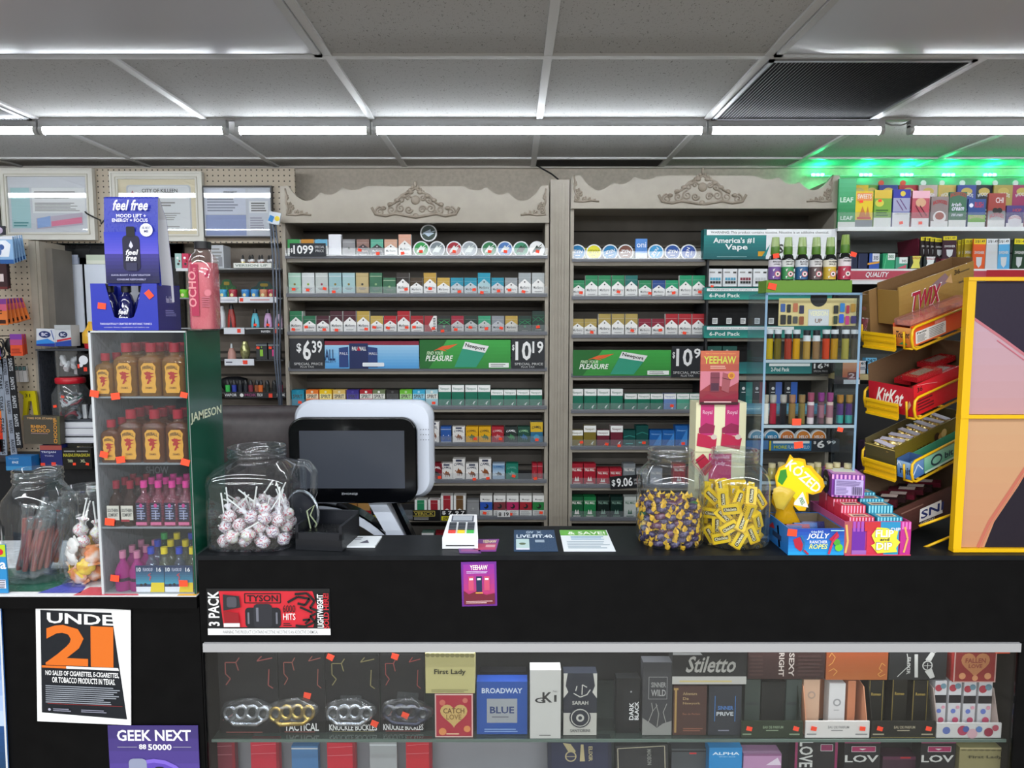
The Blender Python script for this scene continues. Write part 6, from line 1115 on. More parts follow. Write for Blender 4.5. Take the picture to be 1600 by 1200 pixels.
def pouch(px, py0, py1, w_, body, ops, label, Y, z, st=None, roll=0, group='cigarillo pouches on the wall shelf'):
    return B('cigarillo_pouch', label, 'pouch', (px - w_ / 2, py0, px + w_ / 2, py1), Y, .01, body, ops, group, z=z, stk=st, roll=roll)
ZS = O.z + .001
front = [(1322, '2f9a5a', 'green', 'g 0 .3 1 1 2a8a50 58c088|b .1 .52 .85 .62 cfe8d8 LEAF|b .15 .16 .85 .24 cfe8d8 LEAF|r 0 0 1 .12 d8dcd8', 279), (1349, 'e6c81c', 'yellow', 'r 0 0 1 .22 7a8088|r .05 .74 .95 .96 e89050|b .1 .8 .9 .92 e8e0d0 SWEETS|p c8782a .2,.3 .4,.6 .6,.35 .7,.6 .85,.3|r .1 .24 .9 .3 c8402a', 299), (1378, '7aa83a', 'light green', 'r 0 0 1 .27 e0e2e0|r 0 .78 1 1 d8b838|e .3 .66 .25 .1 d8d048|l .1 .3 .9 .5 3 3a6a2a', 297), (1407, '2a3aa0', 'blue-topped white', 'r 0 0 1 .4 e4e4e8|r .02 .42 .98 .78 a0a0c0|s 6a4a7a .06 .2,.72 .6,.45|s 6a4a7a .06 .4,.75 .8,.48|r 0 .78 1 1 2a30a0|c .55 .89 .15 d8c040|t .1 .34 .9 .38 666 JAMAICAN', 296), (1437, 'b84a5a', 'pink', 'r 0 0 1 .26 e6e2e4|r 0 .8 1 1 e8b0c0|e .5 .68 .3 .12 d0a080|s 6a2030 .06 .2,.6 .6,.3|s 6a2030 .06 .45,.6 .85,.33', 298), (1467, '8a7a7a', 'grey-brown', 'r 0 0 1 .22 e6e4e4|e .5 .34 .38 .2 e4e0e0|e .5 .38 .26 .12 a04a3a|A .1 .72 .9 .84 b82a30 BACKWOODS', 307), (1495, '3a6a50', 'dark green', 'r 0 0 1 .22 e6e6e4|A .05 .84 .95 .95 b82a30 BACKWOODS|i .15 .6 .7 .7 dde irish|i .15 .48 .85 .58 dde cream|i .15 .32 .8 .42 dde irish cream', 300), (1525, '2a4a8a', 'blue and green', 'r 0 0 1 .2 e4e8e4|g 0 .2 1 .45 6aa83a 9ac85a|A .1 .3 .9 .4 d8a0a0 BACKWOODS|b .35 .7 .85 .9 b83a50 RUSH|c .15 .78 .12 dde', 311), (1556, '9a3a34', 'red and grey', 'r 0 0 1 .22 e8e6e6|g 0 .22 1 .5 c8c8cc 6a6a70|b .4 .72 .85 .88 e0d0d0 CHI|c .4 .5 .16 222|c .65 .5 .16 222|A .1 .26 .9 .38 c85060 BACKWOODS', 302), (1585, '4a3a7a', 'violet', 'r 0 0 1 .22 e8e6ea|e .5 .3 .4 .28 dfdce4|b .35 .72 .85 .86 b84a50 HOP|A .15 .36 .85 .48 c87080 BACKWOODS', 321), (1615, 'd87aa0', 'rose', 'r 0 0 1 .25 eee', 305)]
for i, (px, c, wd_, ops, y0) in enumerate(front): pouch(px, y0, 352, 27, c, ops, f'{wd_} cigarillo pouch, {nth(i)} in the front line of the wall shelf', YR + .01, ZS, [(.5, .13, .016)] if i in (3, 4) else ([(.3, .72, .014)] if i in (1, 2) else None))
back = [(1340, 'd8b820', 'yellow'), (1360, '6aa040', 'green'), (1386, '1f2f8a', 'navy'), (1417, 'b02434', 'crimson'), (1448, 'c0a8a8', 'pale pink'), (1478, 'd0b060', 'sand'), (1508, '3a4a9a', 'blue'), (1535, '1c2430', 'black'), (1565, 'b09a50', 'gold'), (1594, 'a83a68', 'magenta'), (1624, 'b0a060', 'khaki')]
for i, (px, c, wd_) in enumerate(back): pouch(px, 289, 345, 29, c, 'e .5 .86 .3 .08 c8b060|A .15 .72 .85 .8 ddd WOODS|l .1 .2 .9 .5 4 999', f'{wd_} cigarillo pouch, {nth(i)} in the back line of the wall shelf', YR + .115 + .014 * (i % 2), ZS)
for i, px in enumerate((1377, 1411, 1443, 1472, 1504, 1529, 1555, 1587)):
    p = W(px, 286, YR + .15); b = MB(); b.T = Matrix(((1, 0, 0, 0), (0, 0, 1, 0), (0, -1, 0, 0), (0, 0, 0, 1))); b.lathe([(.0125, 0), (.0125, .004)], M('e0442c' if i < 2 else 'dfe3e4', .4), 18); b.T = Matrix.Identity(4); b.box(-.002, -.0005, -.12, .002, 0, -.01, M('aaa', .4)); tag(b.build('hook_tag', None, (p.x, YR + .15, p.z)), f"{'red' if i < 2 else 'white'} round hook tag, {nth(i)} above the back pouches", 'tag', 'round tags above the pouches')
# tier with packs and red strip
YQ = 2.98; qs = empty('pack_tier', 'white tier with a red banner holding packs, right of the spray bottles', 'shelf', (W(1450, 440, YQ).x, YQ, W(1450, 421, YQ).z)); O = qs.location
xa, xb = W(1318, 430, YQ).x - O.x, W(1760, 430, YQ).x - O.x
b = MB(); b.box(xa, 0, -.012, xb, .3, 0, M('dcdde0', .35)); b.build('shelf', qs)
b = MB(); hh = O.z - W(1450, 444, YQ).z; b.box(xa, -.006, -hh, xb, -.001, .002, M('dfe0e3', .3)); art(b, xa, -hh, xb - xa, hh, -.006, 'r 0 .25 1 .9 b8485a|r 0 .25 1 .32 e8c8cc|i .075 .42 .155 .82 ececf0 QUALITY|r .19 .3 .25 .45 e8e8ec|s e8e8ec .004 .001,.8 .007,.8 .007,.35 .001,.35|r .5 .1 1 .95 b02430', .0004); b.build('banner', qs)
b = MB(); b.box(xa, 0, -.3, xb, .3, -.2, M('101114', .6)); b.box(xa, .27, -.2, xb, .3, -.013, M('17181b', .6)); b.build('body', qs)
qz = O.z + .001
for i, (px, c, wd_, ops, h0) in enumerate(((1331, '1a2440', 'dark navy', 'r .1 .1 .2 .9 333a5a|r .4 .1 .5 .9 333a5a', 396), (1348, '20294a', 'navy', 'r .1 .1 .2 .9 333a5a', 396), (1364, '2f55a8', 'blue and white', 'r .4 .5 1 1 d8dce6|b .5 .6 .9 .85 445 305|p d89a3a 0,.4 1,.52 1,.4 0,.28', 396), (1388, '2a9a68', 'green and white', 'r .4 .6 1 1 dfe6e2|b .45 .7 .9 .9 2a6a4a 305|s 6ac898 .04 .1,.0 .3,.9', 396), (1408, '4a9a80', 'mint and pink', 'r .3 .5 1 1 dfe6e4|p c8586a .1,.1 .9,.4 .9,.1|b .5 .6 .9 .8 666 305', 402), (1430, '202a26', 'yellow', 'p d8d060 .1,.1 .3,.5 .2,1 .95,1 .8,.5 .9,.1|b .2 .76 .9 .92 a03020 ROLLO', 400), (1452, '202a2a', 'white and red', 'p dfe3e4 .1,.1 .3,.5 .2,1 .95,1 .8,.5 .9,.1|b .2 .76 .9 .92 a03040 ROLLO', 401))):
    B('tobacco_pack', f'{wd_} pack, {nth(i)} on the red-bannered tier', 'pack', (px - 9, h0, px + 9.5, 420), YQ + .02, .05, c, ops, 'packs on the red-bannered tier', z=qz)
# burgundy box of jerky packs and standing pouches
YJ = YQ + .06
jb = empty('display_box', 'burgundy slanted display box of small black pouches', 'display box', (W(1436, 420, YJ).x, YJ, qz)); O = jb.location
P_ = [(W(1434, 372, YJ) - O), (W(1436, 405, YJ) - O), (W(1462, 415, YJ) - O), (W(1512, 411, YJ) - O), (W(1512, 404, YJ) - O), (W(1468, 404, YJ) - O)]
b = MB(); b.prism([(p.x, p.z) for p in P_], .0, .16, M('6a1f34', .4)); b.build('box', jb); b = MB(); q = W(1470, 408, YJ - .001) - O; b.prism([(q.x, q.z - .01), (q.x + .12, q.z - .01), (q.x + .12, q.z + .012), (q.x, q.z + .012)], -.004, -.0005, M('c0647a', .4)); b.build('front_strip', jb)
def jp(px, y0, y1, w_, c, top, lab, Y, i, z=None): B('snack_pouch', lab, 'pouch', (px - w_ / 2, y0, px + w_ / 2, y1), Y, .008, c, f'r 0 .82 1 1 {top}|b .1 .86 .9 .96 333 2/$1.49|b .1 .5 .9 .6 ccc SWISHER|p c8ccd0 .25,.4 .75,.4 .7,.15 .5,.05 .3,.15', 'small pouches at the upper right', roll=random.uniform(-.04, .04), z=z)
for i in range(4): jp(1446 + 7 * i, 370 + i, 402, 16, '241a1c', 'd8c820', f"black pouch with yellow top, {nth(i)} inside the burgundy box", YJ - .012 - .009 * i, i)
jp(1483, 369, 404, 21, '3a1f2c', 'd8c820', 'plum pouch with yellow top, nearest in the burgundy box', YJ - .06, 0)
for i in range(4): jp(1496 + 5 * i, 376 - i, 420, 12, 'a08a20', 'c8b818', f"olive yellow pouch, {nth(i)} of the angled row", YJ + .0 - .01 * i, i)
for i, (px, c, tp, wd_) in enumerate(((1528, 'd85a2a', 'e0c020', 'orange'), (1548, 'c8ccd0', 'd8dce0', 'silver'), (1567, '5aa8d8', 'dfe4ea', 'blue and white'), (1590, '24402c', 'e0d020', 'dark green'), (1612, '24402c', 'e0d020', 'deep green'))): jp(px, 373, 428, 19, c, tp, f'{wd_} standing pouch, {nth(i)} of the row behind the brown carton', YJ - .05, i, z=qz)
# things lower behind the yellow rack
for i, (px, c, y0) in enumerate(((1346, 'c8ccd2', 564), (1360, '6ab4dc', 559), (1380, '3a9a8a', 564))): B('tobacco_pack', f"{['white', 'sky blue', 'teal'][i]} pack reading 24/7 in the dark behind the red carton", 'pack', (px - 8, y0, px + 9, 584), YQ + .03, .03, c, 'b .15 .7 .9 .92 1a3a4a 24/7|l .1 .3 .9 .55 2 357')
b = MB(); b.box(W(1318, 500, YQ).x, YQ + .01, W(1400, 594, YQ).z, 2.6, YQ + .2, W(1400, 585, YQ).z - .001, M('b8a878', .5)); tag(b.build('wall_shelf'), 'thin tan shelf in the dark behind the yellow rack', 'shelf')
B('poster', 'orange and red price card beside the acrylic perfume rack', 'card', (1304, 566, 1343, 600), YQ - .02, .002, '2a1a1e', 'g .3 .3 1 1 c85a3a e8a070|R .5 .2 .95 .55 .04 7a1f2c|b .55 .26 .8 .5 ecc 2|r .35 0 1 .2 e8e8ea')
b = MB(); z_ = W(1370, 800, YQ - .1).z; b.box(W(1340, 800, YQ - .1).x, YQ - .12, z_ - .012, 2.6, YQ + .049, z_ - .0005, M('1a1b1e', .5)); tag(b.build('wall_shelf'), 'black shelf low in the dark behind the yellow rack', 'shelf')
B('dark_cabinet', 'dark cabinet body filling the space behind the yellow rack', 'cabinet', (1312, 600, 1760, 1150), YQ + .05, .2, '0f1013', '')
B('vape_box', 'dark purple carton with a black disc low behind the rack', 'carton', (1345, 690, 1400, 800), YQ - .1, .05, '2a1030', 'c .5 .35 .4 15080c|c .5 .35 .3 2a1418')
B('vape_box', 'yellow-green small carton right of the purple striped box', 'carton', (1345, 759, 1366, 815), 1.98, .03, 'b8c828', 'p 4a8a2a .1,.76 .7,.76 .9,.82 .7,.88 .1,.88|b .15 .79 .6 .85 dde DEW', z=TZ + .001)
# ================================================================== acrylic perfume rack
YA = 1.84; acr = clear('rack_acrylic', 'eef4f8', .03, .16, .05, .015, 'a8c0d8'); edge = M('8fb0cc', .15, alpha=.7)
AX0, AX1 = W(1191, 620, YA).x, W(1340, 620, YA).x; zt = W(1265, 458, YA).z; hA = zt - TZ - .001
ar = empty('perfume_rack', 'clear acrylic four-tier rack of roll-on perfumes', 'display rack', ((AX0 + AX1) / 2, YA, TZ + .001)); hw = (AX1 - AX0) / 2; AC = ar.location.x; dA = .13
for s in (-1, 1):
    b = MB(); xo = s * hw; b.box(min(xo, xo - s * .004), 0, 0, max(xo, xo - s * .004), dA, hA, acr); b.box(min(xo, xo - s * .006), -.0015, 0, max(xo, xo - s * .006), 0, hA, edge); b.build('side_panel', ar)
b = MB(); b.box(-hw, 0, hA - .004, hw, dA, hA, acr); b.box(-hw, -.0015, hA - .005, hw, 0, hA + .001, edge); b.build('top_panel', ar)
b = MB(); b.box(-hw + .006, -.0024, .002, hw - .006, -.0016, hA - .002, clear('rack_front', 'fafcfc', .02, .1, .05)); b.build('front_sheet', ar)
az = [W(1265, y, YA).z - ar.location.z for y in (562, 664, 752)]
for z in az + [.006]: b = MB(); b.box(-hw + .004, .001, z - .006, hw - .004, dA, z, acr); b.box(-hw + .004, -.001, z - .008, hw - .004, .001, z, M('b0bcc4', .2, alpha=.8)); b.build('shelf', ar)
b = MB()
for z in az[:2]:
    for k in range(1, 5): x = -hw + 2 * hw * k / 5; b = MB(); b.box(x - .001, .0, z, x + .001, .05, z + .05, acr); b.build('divider', ar)
B('display_card', 'gold card with perfume pictures and a half-round cutout in the acrylic rack', 'card', (1216, 466, 1337, 509), YA + .035, .002, 'd8c48a', 'c .51 1.0 .11 1c1c20|r .38 0 .65 .6 b8bac0|R .385 .02 .645 .58 .01 caccd2|b .4 .36 .63 .54 eee8c0 VERSION|b .47 .1 .56 .26 8a6a5a UP|R .02 .5 .08 .8 .01 3a5a9a|R .1 .48 .15 .78 .01 222|R .18 .5 .24 .82 .01 b86a4a|R .26 .44 .32 .74 .01 2a2a4a|R .02 .05 .09 .4 .01 222|R .11 .06 .16 .38 .01 1a1a1a|R .18 .08 .24 .34 .01 4a4a4a|R .26 .04 .32 .34 .01 8a4a2a|R .7 .44 .76 .74 .01 222|R .78 .5 .84 .82 .01 2a7ac0|R .86 .44 .9 .74 .01 b02a4a|R .92 .5 .98 .8 .01 b8862a|R .7 .06 .75 .36 .01 2a3a2a|R .77 .1 .83 .42 .01 2a5ad0|R .85 .04 .9 .36 .01 c03080|R .92 .08 .99 .36 .01 3a2a6a', z=None)
def vial(px, tier, liq, cap, label, hgt=.055, capb=.25, labc=None, r=.0088, dy=.025, kind=0, group='roll-on perfumes in the acrylic rack', st=0):
    x = AC + (W(px, 600, YA + dy).x - AC); z = ar.location.z + (az + [.006])[tier] + .0004
    t = empty('perfume_vial', label, 'perfume', (x, YA + dy, z), group)
    b = MB(); b.lathe([(r, 0), (r, hgt * (1 - capb))], M(liq, .12, coat=.6, alpha=.92), 16); b.build('glass', t)
    b = MB()
    if kind == 0: b.lathe([(r * .96, hgt * (1 - capb)), (r * .96, hgt)], M(cap, .3), 16)
    else: b.lathe([(r * .6, hgt * (1 - capb)), (r * .9, hgt * (1 - capb) + .003), (r * .98, hgt * (1 - capb) + .006), (r * .98, hgt)], M(cap, .2, .6), 16)
    b.build('cap', t)
    if labc:
        b = MB(); z0, z1, c = labc; b.lathe([(r * 1.03, z0 * hgt), (r * 1.03, z1 * hgt)], M(c, .4), 16, caps=(False, False)); 
        b.build('label', t)
v1 = [(1200, 'b89c10', 'yellow'), (1213, '6a5a14', 'olive'), (1229, '9a3220', 'rust red'), (1242, 'c8920c', 'amber'), (1258, 'a8843c', 'honey'), (1273, '8c6a48', 'light brown'), (1288, 'c03c1c', 'orange red'), (1301, 'b0821c', 'dark amber'), (1318, '9a9040', 'olive gold'), (1332, '4a463c', 'grey')]
for i, (px, c, wd_) in enumerate(v1): vial(px, 0, c, '1b1c22', f'{wd_} perfume vial with black cap, {nth(i)} on the rack\'s upper shelf', .078 if i not in (4, 5) else .077, .3, (.86, 1.005, 'c8ccd2') if i not in (4, 5) else (.62, .82, 'c8ccd2'), group='perfume vials on the upper shelf', r=.0095)
v2 = [(1197, 'd9d6ce', 'c8c2b4', 'white', 0), (1209, 'a01c34', 'c4c0bc', 'crimson', 0), (1225, '15161f', 'c8c4c0', 'black', 0), (1239, '8a6a3a', 'b88a72', 'bronze', 0), (1254, '7c6a38', 'a88a60', 'gold brown', 0), (1268, 'd8c8cc', 'b05a78', 'white and pink', 1), (1284, '6a4a52', '9a4a98', 'mauve', 1), (1298, 'c8b0a8', 'a85090', 'rose and white', 1), (1314, '4a2a6a', 'b8843c', 'purple and teal', 1), (1328, '4a2a6a', 'b8904c', 'teal and purple', 1)]
for i, (px, c, cp_, wd_, k) in enumerate(v2): vial(px, 1, c, cp_, f'{wd_} perfume bottle, {nth(i)} on the rack\'s middle shelf', .078 + .006 * (i in (5, 6, 7)), .3, (.02, .3, '2a8a84') if i > 7 else ((.2, .6, '8a5a68') if k else None), group='perfume bottles on the middle shelf', r=.0088, kind=1)
sticker(ar, W(1244, 660, YA).x - AC, W(1244, 659, YA).z - ar.location.z, y=-.003, s=.024); sticker(ar, W(1312, 671, YA).x - AC, W(1312, 671, YA).z - ar.location.z, y=-.003, s=.015); sticker(ar, W(1247, 695, YA).x - AC, W(1247, 695, YA).z - ar.location.z, y=-.003, s=.024)
for i, px in enumerate((1206, 1223, 1236, 1251, 1266, 1280, 1295, 1310, 1324)):
    x = W(px, 740, YA + .03).x; z = ar.location.z + az[2] + .0004; t = empty('oil_vial', f'small gold vial with cork-coloured cap, {nth(i)} on the rack\'s lower shelf', 'perfume', (x, YA + .03 + .012 * (i % 2), z), 'small gold vials on the lower shelf')
    b = MB(); b.lathe([(.0105, 0), (.0108, .028), (.008, .031)], M('b8a860', .15, coat=.6, alpha=.75), 16); b.build('glass', t); b = MB(); b.lathe([(.0095, .031), (.0095, .042)], M('c8b890', .3), 14); b.build('cap', t)
for i, px in enumerate((1210, 1232, 1255, 1278, 1300, 1322)): vial(px, 3, ['8a8a40', '5a3a2a', 'a8a060', '6a2a4a', 'b8a860', '444'][i], '2a2a2a', f'perfume vial, {nth(i)} on the rack\'s bottom shelf', .06, .3, group='perfume vials on the bottom shelf')
# green tray of spray bottles on top
GTZ = zt + .002; gt = B('spray_tray', 'olive green tray of six spray bottles on the perfume rack', 'tray', (1197, 438, 1331, 457), YA + .01, .06, '5f8a20', '', z=GTZ); gth = W(1260, 438, YA + .01).z - GTZ
gq = gt.location; sticker(gt, W(1208, 449, YA).x - gq.x, gth * .5, y=-.003, s=.022)
for i, (px, c, lab_, wd_, t1) in enumerate(((1211, '6a4a90', 'd4d0da', 'purple', 'FRESH|LAVENDER'), (1231, '3a8a50', 'd4d8d4', 'green', 'JAMAICAN|FRUIT'), (1253, '2a5a88', 'd0d4da', 'blue', 'BLACK|MYSTIC'), (1275, '5a4a4a', 'd4d2d2', 'brown', 'TOBACCO|LEATHER'), (1297, 'c8a838', 'dcd8c8', 'yellow', 'WARM|GOLD'), (1320, 'a82a48', 'd8d0d4', 'crimson', 'STRAWBERRY'))):
    Y = YA + .022; x = W(px, 400, Y).x; z = GTZ + gth + .0005; hb = W(px, 367 if i == 5 else 371, Y).z - z; r = .0155
    t = empty('spray_bottle', f'dark spray bottle with {wd_} label, {nth(i)} on the green tray', 'spray bottle', (x, Y, z), 'spray bottles on the green tray')
    b = MB(); b.lathe([(r, 0), (r * 1.02, .004), (r * 1.02, hb * .48), (r * .85, hb * .57), (r * .55, hb * .62)], M('14181a', .12, coat=.7), 20); b.build('body', t)
    b = MB(); b.lathe([(r * 1.035, .002), (r * 1.035, hb * .31)], M(c, .4), 20, caps=(False, False)); b.lathe([(r * 1.035, hb * .31), (r * 1.035, hb * .47)], M(lab_, .4), 20, caps=(False, False))
    art(b, -r * .72, .001, 1.44 * r, hb * .47, -r * 1.045, f'b .02 .84 .98 .93 333 {t1.split("|")[0]}' + (f'|b .1 .72 .85 .8 333 {t1.split("|")[1]}' if '|' in t1 else '') + f'|c .6 .28 .34 c86a78|c .6 .28 .25 e0dcd8|c .6 .28 .13 333|p {lab_} .0,.5 .3,.55 .1,.4|p {lab_} .0,.15 .25,.2 .1,.05', .0002); b.build('label', t)
    b = MB(); b.lathe([(r * .72, hb * .60), (r * .76, hb * .62), (r * .72, hb * .78)], M('4f7a28', .35), 18); b.build('collar', t)
    b = MB(); b.lathe([(r * .74, hb * .78), (r * .6, hb)], M('9aba58', .15, alpha=.6, coat=.5), 18); b.build('cap', t)
    if i in (0, 5): sticker(t, -.004 if i == 0 else .014, hb * .56, y=-.018, s=.016)
# ================================================================== chocolate stack and card behind the jars
YE = 1.93
zc0 = TZ + .001
B('cream_carton', 'cream carton tower with magenta chocolate prints behind the jars', 'carton', (1083, 629, 1161, 830), YE, .07, 'ddd8b4', 'r .09 .74 .36 1 b82a6c|r .58 .74 .86 1 b82a6c|b .13 .9 .32 .94 d8a0b8 Royal|b .62 .9 .82 .94 d8a0b8 Royal|p 8a1a48 .06,.76 .36,.76 .38,.82 .2,.84 .06,.8|p 8a1a48 .52,.76 .84,.76 .86,.82 .7,.84 .52,.8|p b01c44 .02,.66 .4,.63 .42,.72 .04,.76|p b01c44 .5,.66 .88,.63 .92,.72 .52,.76|e .36 .73 .06 .02 c8b8b0|e .84 .73 .06 .02 c8b8b0|r 0 .61 1 .615 b8b090|r .27 .34 .72 .6 b8286a|b .4 .5 .6 .54 e0b0c8 Lady|b .33 .56 .68 .585 e0b0c8 chocolate|p b01c3c 0,.55 .15,.6 .36,.5 .2,.42|s 7a1028 .02 0,.52 .2,.58|r 0 .3 1 .32 b8b090|r .2 .14 .4 .3 d8502a|r 0 .1 1 .12 b8b090', z=zc0, stk=None)
yc_ = B('promo_card', 'red promo card with lime lettering standing on the cream cartons', 'card', (1093, 548, 1153, 632), YE - .006, .004, 'a03038', 'g 0 0 1 1 7a1c34 c86a4a|r 0 .56 1 .62 e8b0a8|t .12 .93 .9 .96 e8b060 The Creators of Hot Peppers|b .08 .76 .92 .9 c8cc50 YEEHAW|l .25 .66 .75 .73 2 e0b0a0|p c87888 0,.25 .3,.4 .7,.3 1,.42 1,.62 0,.62|p 8a1c34 0,.1 .2,.2 .5,.12 1,.22 1,.1|R .26 .24 .5 .6 .02 7a3848|p 9a5058 .55,.27 .74,.22 .8,.55 .58,.6|r .28 .4 .48 .26 4a2438|s 5a2430 .015 .26,.5 .5,.5|s 5a2430 .015 .56,.5 .79,.46|c .8 .54 .09 d89a30|c .8 .54 .055 b86a28|r 0 0 1 .05 3a1018|l .1 .03 .9 .07 1 e8c0c0')
# ================================================================== candy boxes at right of the counter
def obox(name, label, P0, ax, ay, az_, L_, D_, H_, out, inn, front='', side='', top='', cat='carton', hb=None, sideL='', lid=False, group=None):
    """open carton; P0 near bottom left corner, ax along its front, ay into its depth"""
    ax, ay, az_ = (Vector(a).normalized() for a in (ax, ay, az_)); hb = hb or H_
    t = empty(name, label, cat, P0, group); Mx = Matrix(((ax.x, ay.x, az_.x, 0), (ax.y, ay.y, az_.y, 0), (ax.z, ay.z, az_.z, 0), (0, 0, 0, 1)))
    w = .0025; b = MB(); b.T = Mx; mo, mi_ = M(out, .4), M(inn, .7)
    b.box(0, 0, 0, L_, w, H_, mo); b.box(0, D_ - w, 0, L_, D_, hb, mo); b.add([(0, w, 0), (0, D_ - w, 0), (0, D_ - w, hb), (0, w, H_), (w, w, 0), (w, D_ - w, 0), (w, D_ - w, hb), (w, w, H_)], [(0, 3, 2, 1), (4, 5, 6, 7), (3, 7, 6, 2)], mo)
    b.add([(L_ - w, w, 0), (L_ - w, D_ - w, 0), (L_ - w, D_ - w, hb), (L_ - w, w, H_), (L_, w, 0), (L_, D_ - w, 0), (L_, D_ - w, hb), (L_, w, H_)], [(0, 3, 2, 1), (4, 5, 6, 7), (3, 7, 6, 2)], mo)
    b.box(w, w, 0, L_ - w, D_ - w, w, mi_); b.box(w, D_ - 2 * w, w, L_ - w, D_ - w - .0002, hb - .001, mi_); b.box(w, w + .0002, w, L_ - w, 2 * w, H_ - .001, mi_); b.box(w + .0002, 2 * w, w, 2 * w, D_ - 2 * w, H_ * .98, mi_); b.box(L_ - 2 * w, 2 * w, w, L_ - w - .0002, D_ - 2 * w, H_ * .98, mi_)
    art(b, 0, 0, L_, H_, 0, front, .0003)
    if side: b.T = Mx @ Matrix.Rotation(-pi / 2, 4, 'Z') @ Matrix.Translation((-D_, 0, 0)); art(b, 0, 0, D_, H_, 0, side, .0003)
    b.build('box', t); return t, Mx
q = on(1231, 868); q2 = on(1318, 868)
jr, Mx = obox('candy_box', 'blue open carton of candy ropes with white lettering', (q.x, q.y, TZ + .001), (1, 0, 0), (0, 1, 0), (0, 0, 1), q2.x - q.x, .15, .068, '1f6ab8', '6a5a48', 'g 0 0 1 1 1c9ad8 2440a0|b .4 .84 .62 .92 cde0f0 4.4oz BAG|i .34 .58 .72 .82 f0f0f4 JOLLY|b .38 .44 .7 .56 dde RANCHER|i .38 .24 .7 .42 e0e078 ROPES|p b02038 .08,.6 .2,.7 .28,.3 .22,.14 .12,.3|s 2a6a98 .03 .22,.75 .28,.5 .26,.2 .34,.05|s b02038 .03 .28,.2 .36,.04|p b02040 .72,.6 .86,.9 .9,.7 .8,.5|c .9 .3 .07 6ac030|c .86 .5 .06 4aa038|s c03050 .04 .72,.05 .78,.5 .88,.8|r .74 .92 .98 .96 9cc', 'r .3 .3 .7 .5 14305a|p b02038 .1,.5 .3,.8 .4,.6')
sticker(jr, .008, .058, y=-.002, s=.024)
for i in range(4):
    b = MB(); b.T = Mx @ Matrix.Translation((.03 + .025 * i, .05 + .012 * i, .004)) @ Matrix.Rotation(-.3, 4, 'X'); b.box(-.03, 0, 0, .03, .012, .055, M(['1c3a7a', '7a1c3a', '1c4a8a', '2a2a5a'][i], .25)); tag(b.build('candy_pouch', None, jr.location), f"{['navy', 'maroon', 'blue', 'indigo'][i]} candy pouch inside the blue open carton", 'pouch', 'pouches in the blue carton')
# lemon shaped signed bag
YK = 1.735 + .09; LO = W(1250, 775, YK)
lb = empty('candy_bag', 'yellow lemon-shaped candy sign on a bag leaning over the blue carton', 'bag', (LO.x, YK, LO.z)); LP = [(1255, 708), (1262, 716), (1270, 713), (1276, 720), (1273, 728), (1284, 736), (1288, 750), (1285, 760), (1272, 767), (1263, 768), (1266, 778), (1262, 792), (1252, 797), (1240, 790), (1226, 776), (1216, 762), (1210, 745), (1216, 735), (1230, 728), (1236, 712), (1241, 709), (1246, 714)]
LP = [(1235, 710), (1240, 716), (1250, 716), (1258, 718), (1260, 727), (1268, 728), (1276, 738), (1286, 748), (1289, 760), (1283, 769), (1270, 773), (1263, 771), (1264, 786), (1258, 798), (1248, 798), (1240, 790), (1226, 780), (1214, 765), (1211, 745), (1217, 731), (1228, 725)]
b = MB(); pts = [(W(x, y, YK).x - LO.x, W(x, y, YK).z - LO.z) for x, y in LP]; b.prism(pts, 0, .003, M('e8b418', .35)); cx_ = sum(p[0] for p in pts) / len(pts); cz_ = sum(p[1] for p in pts) / len(pts)
b.flat([(cx_ + (p[0] - cx_) * .88 - .004, cz_ + (p[1] - cz_) * .88) for p in pts], -.0004, M('e8d818', .35))
b.text('KÓZED', *(lambda a, l, h: (a[0] - l / 2, a[1] - h / 2, a[0] + l / 2, a[1] + h / 2))((W(1257, 743, YK).x - LO.x, W(1257, 743, YK).z - LO.z), .112, .034), -.001, M('f2efe4', .4), True, 0, 0, -.72)
tri = [(1254, 768), (1263, 793), (1238, 788)]; b.flat([(W(x, y, YK).x - LO.x, W(x, y, YK).z - LO.z) for x, y in tri][::-1], -.0012, M('eceae0', .4)); b.text('PEEL', *(lambda a: (a[0] - .010, a[1] - .005, a[0] + .010, a[1] + .005))((W(1253, 783, YK).x - LO.x, W(1253, 783, YK).z - LO.z)), -.0016, M('3a8a4a'), True, 0, 0, -1.1); b.build('sign', lb)
b = MB(); lf = [(1219, 735), (1228, 733), (1230, 745), (1222, 758), (1215, 752)]; b.flat([(W(x, y, YK).x - LO.x, W(x, y, YK).z - LO.z) for x, y in lf][::-1], -.0009, M('3a8a30', .4)); b.build('leaf', lb)
ybm = clear('yellow_cellophane', 'f0d860', .08, .6, .12, .6, 'd8a818')
def pillow(b, pix, Y, d, m, dy=0):
    q = [(W(x, y, Y).x - LO.x, W(x, y, Y).z - LO.z) for x, y in pix]; cx = sum(p[0] for p in q) / len(q); cz = sum(p[1] for p in q) / len(q); n = len(q); rings = []
    for f_, dd in ((1, 0), (.82, .6), (.5, .95), (0.05, 1)):
        rings.append([(cx + (p[0] - cx) * f_, dd, cz + (p[1] - cz) * f_) for p in q])
    for s_ in (-1, 1):
        vs = [(x, dy + s_ * dd * d * (1 + .25 * sin(x * 400 + z * 300)), z) for r in rings for x, dd, z in r]; fs = [(i * n + k, i * n + (k + 1) % n, (i + 1) * n + (k + 1) % n, (i + 1) * n + k) for i in range(3) for k in range(n)] + [tuple(range(3 * n, 4 * n))]
        b.add(vs, fs if s_ < 0 else [f[::-1] for f in fs], m, True)
b = MB(); pillow(b, [(1208, 770), (1218, 762), (1232, 766), (1244, 776), (1240, 792), (1246, 806), (1252, 818), (1244, 836), (1230, 838), (1216, 834), (1210, 815), (1214, 798), (1206, 785)], YK, .012, ybm, .004); b.build('bag', lb)
